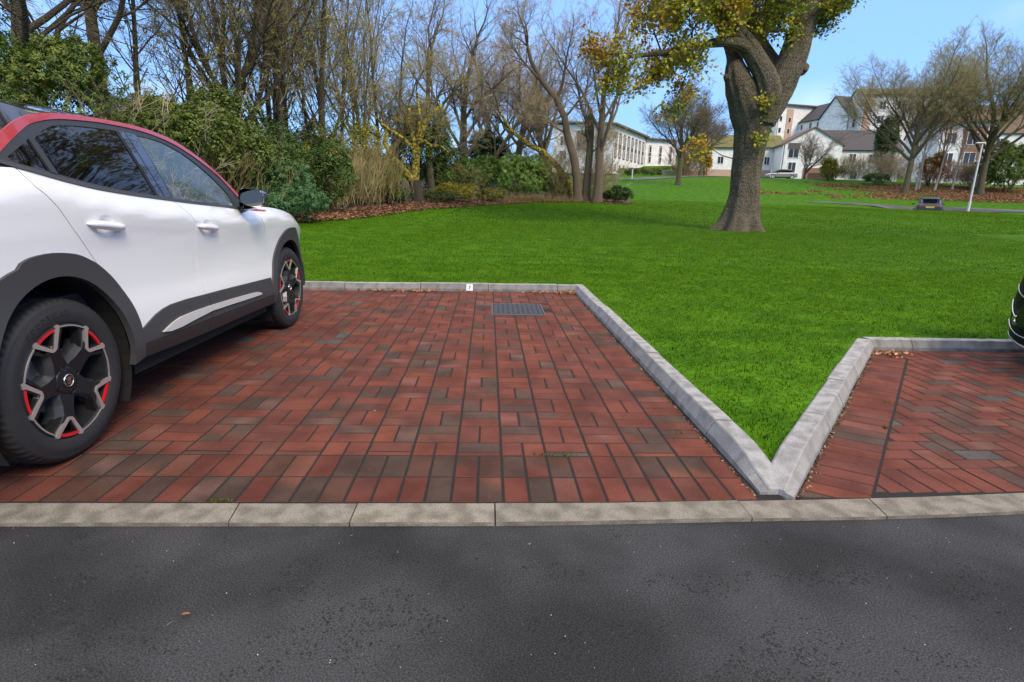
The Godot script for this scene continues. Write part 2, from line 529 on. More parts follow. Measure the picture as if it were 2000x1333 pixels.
func build_ground() -> void:
	var xs := steps(-150, -40, 10) + steps(-40, -9, 2.5) + steps(-9, 14, 0.7) + steps(14, 60, 1.5) + steps(60, 240, 12) + [240.0]
	var ds := steps(-40, 1.6, 4) + steps(1.6, 9, 0.6) + steps(9, 36, 1.2) + steps(36, 66, 0.8) + steps(66, 110, 3) + steps(110, 320, 15) + [320.0]
	var mb := MB.new()
	for j in ds.size() - 1:
		for i in xs.size() - 1:
			if ds[j + 1] < 2.0 and (xs[i] < -9 or xs[i] > 13): continue
			if ds[j + 1] <= 1.7: continue
			var bits: Array = [PackedVector2Array([Vector2(xs[i], ds[j]), Vector2(xs[i + 1], ds[j]), Vector2(xs[i + 1], ds[j + 1]), Vector2(xs[i], ds[j + 1])])]
			if ds[j] < 8.0 and xs[i] > -9.5 and xs[i] < 14.0:
				for h in [bay_shape_a, bay_shape_b]:
					var nxt := []
					for b in bits: nxt.append_array(Geometry2D.clip_polygons(b, h))
					bits = nxt
			for b in bits:
				var tr := Geometry2D.triangulate_polygon(b)
				var k := mb.v.size()
				for q in b: mb.vert(gpos(q, 0.0), gnorm(q), q)
				for t in range(0, tr.size(), 3):
					if (b[tr[t + 1]] - b[tr[t]]).cross(b[tr[t + 2]] - b[tr[t]]) > 0.0: mb.face(k + tr[t], k + tr[t + 1], k + tr[t + 2])
					else: mb.face(k + tr[t], k + tr[t + 2], k + tr[t + 1])
	structure("lawn", mb.mesh(), M.lawn)

	# the lane
	mb = MB.new()
	for i in 24:
		var x0 := -24.0 + i * 2.0
		var z0 := edge_low(x0) - 0.05
		var z1 := edge_low(x0 + 2.0) - 0.05
		mb.quad(Vector3(x0, -0.012, 9), Vector3(x0 + 2, -0.012, 9), Vector3(x0 + 2, -0.012, z1), Vector3(x0, -0.012, z0))
	structure("road", mb.mesh(), M.asphalt)

	# the road across the lawn, far right
	var strip := p2([25.6, 46.2, 27.6, 44.6, 31.0, 42.2, 33.5, 40.2, 37.0, 39.9, 60.0, 38.0, 60.0, 41.5, 38.5, 43.4, 34.5, 45.4, 30.0, 46.6])
	mb = MB.new()
	lifted(mb, strip, [], 0.8, gpos, gnorm, 0.03)
	structure("far_road", mb.mesh(), M.far_road)
	# the road in front of the white terrace
	mb = MB.new()
	lifted(mb, p2([10.0, 63.0, 17.0, 66.0, 27.0, 69.0, 40.0, 73.0, 55.0, 78.0, 55.0, 84.0, 40.0, 78.5, 27.0, 73.5, 17.0, 70.0, 8.0, 67.0]), [], 2.0, gpos, gnorm, 0.05)
	structure("terrace_road", mb.mesh(), M.far_road)
	# bare soil of the planted bed on the left
	mb = MB.new()
	lifted(mb, smooth_line(p2([-20, 9.5, -9.0, 11.0, -6.3, 14.2, -5.0, 16.6, -4.0, 20.0, -2.8, 25.0, -1.2, 29.5, 1.2, 34.0, 3.5, 36.6, 6.0, 37.3, 8.5, 37.0, 9.4, 38.5, 8.5, 42.0, -10, 50, -30, 45])), [], 1.2, gpos, gnorm, 0.03)
	structure("planting_bed", mb.mesh(), M.soil)
	grow_grass()

func in_bed(x: float, d: float) -> bool:
	return Geometry2D.is_point_in_polygon(Vector2(x, d), bed_shape)

var bed_shape := PackedVector2Array([Vector2(-20, 9.5), Vector2(-9, 11), Vector2(-6.3, 14.2), Vector2(-5, 16.6), Vector2(-4, 20), Vector2(-2.8, 25), Vector2(-1.2, 29.5), Vector2(1.2, 34), Vector2(3.5, 36.6), Vector2(6, 37.3), Vector2(8.5, 37), Vector2(9.4, 38.5), Vector2(8.5, 42), Vector2(-10, 50), Vector2(-30, 45)])

func tuft_mesh(blades: int, rad: float, h: float, w: float, seed_: int) -> ArrayMesh:
	var r := RandomNumberGenerator.new()
	r.seed = seed_
	var mb := MB.new()
	for i in blades:
		var a := r.randf() * TAU
		var q := Vector3(cos(a), 0, sin(a)) * rad * sqrt(r.randf())
		var b := r.randf() * TAU
		var side := Vector3(cos(b), 0, sin(b)) * w * r.randf_range(0.7, 1.2)
		var lean := Vector3(r.randfn(), 0, r.randfn()) * h * 0.38
		var hh := h * r.randf_range(0.55, 1.15)
		var m := q + lean * 0.3 + Vector3(0, hh * 0.6, 0)
		var t := q + lean + Vector3(0, hh, 0)
		mb.col = Color.WHITE * r.randf_range(0.75, 1.2)
		var nn := (Vector3.UP * 1.4 + Vector3(-side.z, 0, side.x).normalized() * 0.6).normalized()
		var k := mb.v.size()
		mb.vert(q - side, nn); mb.vert(q + side, nn); mb.vert(m + side * 0.7, nn); mb.vert(m - side * 0.7, nn); mb.vert(t, nn)
		mb.face(k, k + 1, k + 2); mb.face(k, k + 2, k + 3); mb.face(k + 3, k + 2, k + 4)
	return mb.mesh()

func grow_grass() -> void:
	var cn := FastNoiseLite.new()
	cn.frequency = 0.28
	cn.fractal_octaves = 4
	cn.seed = 77
	var zones := [[2.0, 9.5, -3.2, 9.5, 0.048, 0.021, 0.0019], [9.5, 20.0, -6.5, 17.0, 0.09, 0.026, 0.0035], [20.0, 41.0, -5.0, 34.0, 0.2, 0.034, 0.008]]
	var which := 0
	var clear_a: PackedVector2Array = Geometry2D.offset_polygon(bay_shape_a, 0.026)[0]
	var clear_b: PackedVector2Array = Geometry2D.offset_polygon(bay_shape_b, 0.026)[0]
	for z in zones:
		var where: Array[Transform3D] = []
		var tint := PackedColorArray()
		var step: float = z[4]
		var d: float = z[0]
		while d < z[1]:
			var x0: float = maxf(z[2], -0.45 * d - 0.5)
			var x1: float = minf(z[3], 0.98 * d + 1.0)
			var x := x0
			while x < x1:
				var q := Vector2(x, d) + Vector2(rng.randf(), rng.randf()) * step
				x += step
				if d < 9.0 and (Geometry2D.is_point_in_polygon(q, clear_a) or Geometry2D.is_point_in_polygon(q, clear_b)): continue
				if d > 12.0 and in_bed(q.x, q.y): continue
				var s := rng.randf_range(0.75, 1.25)
				where.append(Transform3D(Basis(Vector3.UP, rng.randf() * TAU).scaled(Vector3(s, s * rng.randf_range(0.8, 1.25), s)), gpos(q, -0.006)))
				var w := 0.5 + 0.5 * 0.6 * cn.get_noise_2d(q.x * 2.0, q.y * 1.2) + 0.5 * cn.get_noise_2d(q.x * 9.0, q.y * 7.0) + rng.randf_range(-0.25, 0.25)
				var c := Color(0.072, 0.175, 0.005).lerp(Color(0.126, 0.240, 0.010), clampf(w, 0, 1))
				if rng.randf() < 0.012: c = Color(0.22, 0.24, 0.07)
				tint.append(c * rng.randf_range(0.85, 1.15))
			d += step
		tag(scatter("grass", tuft_mesh(14, step * 0.85, z[5], z[6], 5 + which), M.grass, where, tint, self), ["short bright green grass of the lawn right behind the kerbs", "short bright green grass across the middle of the lawn", "short green grass of the far lawn"][which], "grass")
		which += 1

# ---------------------------------------------------------------- the bays: kerbs, edging and bricks
func edge_top(x: float) -> float: return tab([-24.0, 0.3, 1.0, 1.55, 2.24, 4.0, 24.0], [-1.945, -1.936, -1.959, -1.98, -2.027, -2.2, -6.0], x)
func edge_low(x: float) -> float: return tab([-24.0, 0.0, 1.0, 1.53, 2.1, 4.0, 24.0], [-1.812, -1.803, -1.832, -1.846, -1.882, -2.06, -5.86], x)

var brick_colours := [
	Color(0.292, 0.097, 0.066), Color(0.270, 0.093, 0.065), Color(0.254, 0.089, 0.064), Color(0.313, 0.102, 0.066), Color(0.233, 0.090, 0.066),
	Color(0.201, 0.100, 0.073), Color(0.175, 0.104, 0.079), Color(0.159, 0.104, 0.081), Color(0.329, 0.133, 0.091), Color(0.244, 0.100, 0.072)]

func two_tones(browner := 0.20) -> Array:
	var a: Color = brick_colours[rng.randi() % 5]
	var k := rng.randf()
	if k < browner: a = brick_colours[5 + rng.randi() % 5]
	var b := a
	if rng.randf() < 0.32: b = brick_colours[rng.randi() % 10]
	if rng.randf() < 0.012: a = Color(0.17, 0.16, 0.14); b = a
	return [a, b]

# a block with a chamfered top at y = 0, lying along x, centred
func brick_shape(mb: MB, t: Transform3D, l: float, w: float, tones: Array, worn := 0.0) -> void:
	var m := 4
	var ch := 0.003
	var xs := []
	for i in m + 1: xs.append(lerpf(-l / 2 + ch, l / 2 - ch, float(i) / m))
	var ph: float = tones[2] if tones.size() > 2 else 0.5
	for i in m:
		var k := mb.v.size()
		for e in [[xs[i], 1], [xs[i + 1], 1], [xs[i + 1], -1], [xs[i], -1]]:
			var f := smoothstep(ph - 0.22, ph + 0.22, (e[0] + l / 2) / l + 0.12 * e[1])
			mb.col = tones[0].lerp(tones[1], f)
			if worn > 0.0: mb.col = mb.col.lerp(Color(0.36, 0.19, 0.15), worn * (1.0 - absf(e[0]) / l * 2.0))
			mb.vert(t * Vector3(e[0], 0, e[1] * (w / 2 - ch)), t.basis.y)
		mb.face(k, k + 1, k + 2); mb.face(k, k + 2, k + 3)
	var c := [Vector3(-1, 0, 1), Vector3(1, 0, 1), Vector3(1, 0, -1), Vector3(-1, 0, -1)]
	for i in 4:
		var a: Vector3 = c[i]
		var b: Vector3 = c[(i + 1) % 4]
		var hi := Vector3(l / 2 - ch, 1, w / 2 - ch)
		var lo := Vector3(l / 2, 1, w / 2)
		mb.col = tones[0 if (a.x + b.x) <= 0 else 1]
		mb.quad(t * (a * lo + Vector3(0, -ch, 0)), t * (b * lo + Vector3(0, -ch, 0)), t * (b * hi), t * (a * hi))
		mb.quad(t * (a * lo + Vector3(0, -0.035, 0)), t * (b * lo + Vector3(0, -0.035, 0)), t * (b * lo + Vector3(0, -ch, 0)), t * (a * lo + Vector3(0, -ch, 0)))

# a cut block of any convex outline in (x, d)
func cut_brick(mb: MB, poly_: PackedVector2Array, y: float, tones: Array) -> void:
	var shrunk := Geometry2D.offset_polygon(ccw(poly_), -0.0038)
	if shrunk.is_empty(): return
	var poly: PackedVector2Array = ccw(shrunk[0])
	mb.col = tones[0]
	var xf := Transform3D(Basis(Vector3(1, 0, 0), Vector3(0, 0, -1), Vector3(0, 1, 0)), Vector3(0, y, 0))
	mb.extrude(xf, poly, -0.035, 0.0, 0.003)

func area_of(p: PackedVector2Array) -> float:
	var s := 0.0
	for i in p.size(): s += p[i].cross(p[(i + 1) % p.size()])
	return absf(s) * 0.5

func lay(bay: Node3D, places: Array, bound: PackedVector2Array, most: int) -> void:
	# places: [centre (x, d), angle, length, width]; whole blocks share meshes, cut ones get their own outline
	var variants := []
	for i in 26:
		var mb := MB.new()
		var tn := two_tones()
		tn.append(rng.randf_range(0.25, 0.75))
		brick_shape(mb, Transform3D.IDENTITY, 0.1918, 0.0930, tn, 0.55 if i > 22 else 0.0)
		variants.append(mb.mesh())
	var dark := []
	for i in 16:
		var mb := MB.new()
		var tn := two_tones(0.75)
		tn[0] = tn[0] * 0.8; tn[1] = tn[1] * 0.8
		tn.append(rng.randf_range(0.25, 0.75))
		brick_shape(mb, Transform3D.IDENTITY, 0.1918, 0.0930, tn)
		dark.append(mb.mesh())
	var eye := Vector2(0.2, 0.0)
	places.sort_custom(func(a, b): return (a[0] as Vector2).distance_squared_to(eye) < (b[0] as Vector2).distance_squared_to(eye))
	var rest := MB.new()
	var made := 0
	for p in places:
		var c: Vector2 = p[0]
		var ax := Vector2(cos(p[1]), sin(p[1]))
		var ay := Vector2(-ax.y, ax.x)
		var rect := PackedVector2Array([c - ax * p[2] / 2 - ay * p[3] / 2, c + ax * p[2] / 2 - ay * p[3] / 2, c + ax * p[2] / 2 + ay * p[3] / 2, c - ax * p[2] / 2 + ay * p[3] / 2])
		var y := rng.randf_range(-0.0008, 0.0010)
		var got := Geometry2D.intersect_polygons(rect, bound)
		if got.is_empty() or area_of(got[0]) < 0.0012: continue
		var whole: bool = absf(area_of(got[0]) - p[2] * p[3]) < 1e-5 and p[2] > 0.19 and p[3] > 0.09
		var seen: bool = absf(c.x - 0.3) < 1.9 + c.y * 0.55 and c.x > -2.05 and c.y > 1.8
		var single: bool = seen and made < most
		if whole:
			var t := Transform3D(Basis(Vector3.UP, p[1] + rng.randf_range(-0.008, 0.008)) * Basis(Vector3(1, 0, 0), rng.randf_range(-0.008, 0.008)) * Basis(Vector3(0, 0, 1), rng.randf_range(-0.004, 0.004)), Vector3(c.x, y, -c.y))
			if rng.randf() < 0.5: t.basis = t.basis * Basis(Vector3.UP, PI)
			var ms: ArrayMesh = variants[rng.randi() % variants.size()]
			if p.size() > 4 and rng.randf() < 0.85: ms = dark[rng.randi() % dark.size()]
			if single:
				part("brick", ms, M.brick, bay).transform = t
				made += 1
			else:
				var tn := two_tones()
				brick_shape(rest, t, 0.1918, 0.0930, tn)
		else:
			var mb := MB.new() if single else rest
			cut_brick(mb, got[0], y, two_tones())
			if single:
				part("brick", mb.mesh(), M.brick, bay)
				made += 1
	if rest.v.size():
		part("brick_field", rest.mesh(), M.brick, bay).set_meta("kind", "stuff")

func slab(poly: PackedVector2Array, y: float) -> MB:
	var mb := MB.new()
	mb.extrude(Transform3D(Basis(Vector3(1, 0, 0), Vector3(0, 0, -1), Vector3(0, 1, 0)), Vector3(0, y, 0)), ccw(poly), -0.1, 0.0)
	return mb

func build_bays() -> void:
	var p := 0.1017
	var x0 := -0.5363
	var d0 := 1.9488
	# ---- bay with the white car: two rows of headers, then basket weave in cells of two blocks
	var bound := p2([-5.6, 1.955, 0.3, 1.944, 1.09, 1.972, 1.098, 7.06, -5.6, 6.715])
	var bay := structure("parking_bay", slab(p2([-5.7, 1.9, 1.2, 1.9, 1.2, 7.15, -5.7, 6.8]), -0.0032).mesh(), M.joint)
	var places := []
	for r in 2:
		for k in range(-50, 17):
			places.append([Vector2(x0 + (k + 0.5) * p, d0 + (r + 0.5) * 0.2015), PI / 2, 0.2, p - 0.002, true])
	var dc := 2.4944
	for c in range(-25, 7):
		var xc := x0 + (2 * c + 1) * p
		if posmod(c, 2) == 0:                                           # the cut row behind the headers
			places.append([Vector2(xc, dc - 0.05), 0.0, 0.2, 0.1])
			places.append([Vector2(xc, dc - 0.122), 0.0, 0.2, 0.036])
		else:
			for s in [-0.5, 0.5]: places.append([Vector2(xc + s * p, dc - 0.071), PI / 2, 0.138, 0.1])
		for j in 24:
			var dj := dc + (j + 0.5) * 0.2027
			if posmod(c + j, 2) == 0:
				for s in [-0.5, 0.5]: places.append([Vector2(xc + s * p, dj), PI / 2, 0.2, 0.1])
			else:
				for s in [-0.5, 0.5]: places.append([Vector2(xc, dj + s * p), 0.0, 0.2, 0.1])
	for j in 47: places.append([Vector2(x0 + 14 * p + 0.1 + 0.002, 2.357 + (j + 0.5) * p), 0.0, 0.2, 0.1])
	var cover_hole := p2([0.04, 5.56, 0.60, 5.56, 0.60, 6.2, 0.04, 6.2])
	var kept := []
	for q in places:
		if not Geometry2D.is_point_in_polygon(q[0], cover_hole): kept.append(q)
	lay(bay, kept, bound, 298)

	# ---- the bay on the right: herringbone with a border along its kerb
	var u := Vector2(0.6335, 0.7737)                                      # along the slanted kerb
	var nrm := Vector2(0.7737, -0.6335)                                   # from the kerb into the bay
	var k0 := Vector2(1.246, 1.987)
	var bay2 := structure("parking_bay", slab(p2([1.2, 1.9, 9.0, 2.4, 9.0, 4.45, 3.1, 4.45]), -0.0032).mesh(), M.joint)
	places = []
	var border := p2([k0.x, k0.y, 1.56, 1.985, 3.27, 4.09, 3.27, 4.345, 3.178, 4.345])
	for i in range(-1, 31):
		places.append([k0 + u * (i + 0.5) * p + nrm * 0.12, atan2(nrm.y, nrm.x) + 0.12, 0.34, 0.1])
	lay(bay2, places, border, 60)
	places = []
	var field := p2([1.566, 1.99, 2.24, 2.037, 4.0, 2.21, 8.5, 2.68, 8.5, 4.33, 3.275, 4.34, 3.275, 4.085])
	var heads := p2([1.566, 1.99, 2.24, 2.037, 4.0, 2.21, 8.5, 2.68, 8.5, 2.90, 4.0, 2.42, 2.2, 2.245, 1.77, 2.24])
	var hf := Geometry2D.clip_polygons(field, heads)
	for k in range(-2, 66): places.append([Vector2(1.6 + k * p, 2.16 + maxf(0, k - 20) * p * 0.105), PI / 2 + 0.10, 0.26, 0.1])
	lay(bay2, places, heads, 40)
	places = []
	for a in range(-3, 68):
		for b in range(-3, 24):
			var s := posmod(a - b, 4)
			if s == 0: places.append([Vector2(1.75 + (a + 1) * p, 2.2365 + (b + 0.5) * p), 0.0, 0.2, 0.1])
			elif s == 3: places.append([Vector2(1.75 + (a + 0.5) * p, 2.2365 + (b + 1) * p), PI / 2, 0.2, 0.1])
	lay(bay2, places, hf[0], 190)

	# ---- flush edging stones between paving and lane
	var edging := Node3D.new()
	edging.name = "edging"
	add_child(edging)
	tag(edging, "flush row of pale concrete edging stones between bricks and asphalt", "", "", "structure")
	var cuts := [-5.4, -4.5, -3.6, -2.7, -1.82, -0.912, -0.4785, 0.0405, 0.997, 1.538, 2.44, 3.35, 4.3, 5.2, 6.1]
	for i in cuts.size() - 1:
		var a: float = cuts[i] + 0.0025
		var b: float = cuts[i + 1] - 0.0025
		var sa := 0.012 if i == 5 else -0.012 if i == 9 or i == 10 else 0.0
		var sb := 0.012 if i == 4 else -0.012 if i == 8 or i == 9 else 0.0
		var poly := PackedVector2Array()
		for k in 5: poly.append(Vector2(lerpf(a + sa, b + sb, k / 4.0), -edge_low(lerpf(a, b, k / 4.0)) + 0.0))
		for k in 5: poly.append(Vector2(lerpf(b - sb * 0.3, a - sa * 0.3, k / 4.0), -edge_top(lerpf(b, a, k / 4.0)) - 0.003))
		var mb := MB.new()
		mb.col = Color(0.36, 0.32, 0.25).lerp(Color(0.30, 0.27, 0.21), rng.randf())
		mb.extrude(Transform3D(Basis(Vector3(1, 0, 0), Vector3(0, 0, -1), Vector3(0, 1, 0)), Vector3(0, rng.randf_range(-0.001, 0.003), 0)), poly, -0.15, 0.002, 0.005)
		part("edging_stone", mb.mesh(), M.kerb, edging)

	# ---- raised kerbs
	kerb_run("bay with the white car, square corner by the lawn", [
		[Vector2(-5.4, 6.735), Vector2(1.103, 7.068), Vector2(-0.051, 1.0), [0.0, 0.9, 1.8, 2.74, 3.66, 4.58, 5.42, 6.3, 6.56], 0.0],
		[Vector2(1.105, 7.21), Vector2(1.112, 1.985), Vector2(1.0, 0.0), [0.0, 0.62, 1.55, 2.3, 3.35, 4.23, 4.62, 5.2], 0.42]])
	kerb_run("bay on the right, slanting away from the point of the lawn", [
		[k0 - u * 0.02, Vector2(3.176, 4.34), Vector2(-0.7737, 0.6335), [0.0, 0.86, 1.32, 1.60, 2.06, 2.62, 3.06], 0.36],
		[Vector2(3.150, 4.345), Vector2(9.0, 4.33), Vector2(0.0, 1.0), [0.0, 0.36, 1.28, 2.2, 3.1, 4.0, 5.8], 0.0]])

# a row of kerb stones: base line from a to b, w = direction to the back of the kerb, cuts along it; the last (or first) part drops to the ground
func kerb_run(what: String, runs: Array) -> void:
	var kerb := Node3D.new()
	kerb.name = numbered("kerb")
	add_child(kerb)
	tag(kerb, "raised grey concrete kerb round the " + what, "", "", "structure")
	for ri in runs.size():
		var r: Array = runs[ri]
		var a: Vector2 = r[0]
		var dir := ((r[1] as Vector2) - a).normalized()
		var w: Vector2 = (r[2] as Vector2).normalized()
		var cuts: Array = r[3]
		var full := a.distance_to(r[1])
		for i in cuts.size() - 1:
			var mb := MB.new()
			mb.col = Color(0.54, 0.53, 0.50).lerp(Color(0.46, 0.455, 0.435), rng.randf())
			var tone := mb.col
			var s0: float = cuts[i] + 0.004
			var s1: float = cuts[i + 1] - 0.004
			var rise := rng.randf_range(-0.005, 0.005)
			var push := rng.randf_range(-0.004, 0.004)
			var rings := []
			var m := maxi(2, ceili((s1 - s0) / 0.12))
			for k in m + 1:
				var s := lerpf(s0, s1, float(k) / m)
				var h := 0.088 + rise
				if r[4] > 0.0:
					var left := (full - s) if ri == 1 else s
					h *= lerpf(0.22, 1.0, smoothstep(-0.05, r[4], left))
				var wob := rng.randf_range(-0.0008, 0.0008)
				var prof := [Vector2(0, -0.12), Vector2(0.0, -0.02), Vector2(0.004 + wob, h * 0.3), Vector2(0.034, h - 0.010), Vector2(0.038, h - 0.004 + wob), Vector2(0.044, h + wob * 0.4), Vector2(0.125, h - 0.003), Vector2(0.134 + wob, h - 0.010), Vector2(0.136, -0.12)]
				var ring := []
				for q in prof:
					var f: Vector2 = a + dir * s + w * (q.x + push)
					ring.append(Vector3(f.x, q.y, -f.y))
				rings.append(ring)
			var side := (rings[0][1] as Vector3) - (rings[0][7] as Vector3)
			var fwd := (rings[1][0] as Vector3) - (rings[0][0] as Vector3)
			var turn := fwd.cross(Vector3.UP).dot(side) > 0.0
			for k in m:
				for q in rings[0].size() - 1:
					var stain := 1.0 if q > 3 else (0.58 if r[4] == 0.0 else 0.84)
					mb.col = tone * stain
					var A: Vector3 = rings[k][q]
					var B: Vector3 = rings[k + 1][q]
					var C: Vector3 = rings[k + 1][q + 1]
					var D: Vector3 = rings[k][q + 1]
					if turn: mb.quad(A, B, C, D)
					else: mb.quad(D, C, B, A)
			for e in [0, m]:
				var ring: Array = rings[e]
				for q in range(1, ring.size() - 1):
					if (e == 0) == turn: mb.tri(ring[0], ring[q], ring[q + 1])
					else: mb.tri(ring[0], ring[q + 1], ring[q])
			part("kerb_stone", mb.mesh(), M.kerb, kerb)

# ---------------------------------------------------------------- the white car
# its own axes: x forward from the rear axle, y up, z to its right side; the side of the body is a height field w(x, y)
func belt_y(x: float) -> float:
	return tab([-0.8, -0.3, 0.0, 0.18, 0.4, 0.62, 0.89, 1.23, 1.65, 1.86, 2.2, 2.6, 3.0, 3.3], [1.17, 1.2, 1.215, 1.176, 1.139, 1.11, 1.085, 1.058, 1.027, 1.006, 1.035, 0.995, 0.905, 0.80], x)

func side_w(x: float, y: float) -> float:
	var b := belt_y(x)
	var w: float
	if y <= b:
		var q := (y - 0.2) / (b - 0.2)
		w = tab([0.0, 0.10, 0.22, 0.36, 0.52, 0.68, 0.78, 0.85, 0.885, 0.92, 0.96, 1.0], [0.842, 0.872, 0.890, 0.886, 0.871, 0.868, 0.874, 0.883, 0.8855, 0.874, 0.855, 0.835], q)
	else:
		var dy := y - b
		w = 0.835 - 0.43 * dy - 0.10 * dy * dy
	w -= 0.235 * pow(maxf(0.0, (x - 2.4) / 1.0), 2.6) + 0.16 * pow(maxf(0.0, (-0.25 - x) / 0.55), 2.2)
	var g := clampf((y - 0.95) / 0.5, 0.0, 1.0)
	w -= g * (0.06 * pow(maxf(0.0, (0.7 - x) / 1.3), 2.0) + 0.035 * pow(maxf(0.0, x - 0.95), 2.0))
	w += 0.013 * exp(-pow(x / 0.5, 2.0) - pow((y - 0.95) / 0.16, 2.0))                      # haunches over the wheels
	w += 0.012 * exp(-pow((x - 2.5) / 0.42, 2.0) - pow((y - 0.86) / 0.13, 2.0))
	w -= 0.010 * exp(-pow((x - 1.35) / 0.55, 2.0) - pow((y - 0.70) / 0.13, 2.0))            # the hollow in the doors
	return w

func cpos(q: Vector2, off: float) -> Vector3: return Vector3(q.x, q.y, side_w(q.x, q.y) + off)

func cnorm(q: Vector2) -> Vector3:
	var w := side_w(q.x, q.y)
	return Vector3(w - side_w(q.x + 0.004, q.y), w - side_w(q.x, q.y + 0.004), 0.004).normalized()

func panel(called: String, poly: PackedVector2Array, m: Material, car: Node3D, off := 0.0, holes := [], cell := 0.04, rim := 0.016) -> MeshInstance3D:
	var first: MeshInstance3D
	for flip in [false, true]:
		var mb := MB.new()
		lifted(mb, poly, holes, cell, cpos, cnorm, off, rim, flip)
		var o := part(called, mb.mesh(), m, car)
		if not flip: first = o
	return first

# a skin between an edge line on the right side and a centre line, mirrored to the left
func skin(edge: Array, centre: Array, power: float, rows := 12) -> MB:
	var mb := MB.new()
	var cols := 17
	var grid := []
	for r in rows + 1:
		var t := float(r) / rows
		var e: Vector3 = along(edge, t)
		var c: Vector3 = along(centre, t)
		var row := []
		for k in cols:
			var s := -1.0 + 2.0 * k / (cols - 1)
			s = sign(s) * pow(absf(s), 0.8)
			var f: float = pow(absf(s), power)
			row.append(Vector3(lerpf(c.x, e.x, f), lerpf(c.y, e.y, f), e.z * s))
		grid.append(row)
	for r in rows + 1:
		for k in cols:
			var du: Vector3 = grid[r][mini(k + 1, cols - 1)] - grid[r][maxi(k - 1, 0)]
			var dv: Vector3 = grid[mini(r + 1, rows)][k] - grid[maxi(r - 1, 0)][k]
			var nn := du.cross(dv).normalized()
			mb.vert(grid[r][k], nn)
	for r in rows:
		for k in cols - 1:
			var a := r * cols + k
			mb.face(a, a + 1, a + cols + 1); mb.face(a, a + cols + 1, a + cols)
	return mb

func along(pts: Array, t: float) -> Vector3:
	var f: float = t * (pts.size() - 1)
	var i := mini(int(f), pts.size() - 2)
	var a: Vector3 = pts[maxi(i - 1, 0)]
	var b: Vector3 = pts[mini(i + 2, pts.size() - 1)]
	return (pts[i] as Vector3).cubic_interpolate(pts[i + 1], a, b, f - i)

func rail(pts: Array, off := 0.0) -> Array:        # (x, y) pairs set on the side of the body
	var r := []
	for i in range(0, pts.size(), 2): r.append(cpos(Vector2(pts[i], pts[i + 1]), off))
	return r

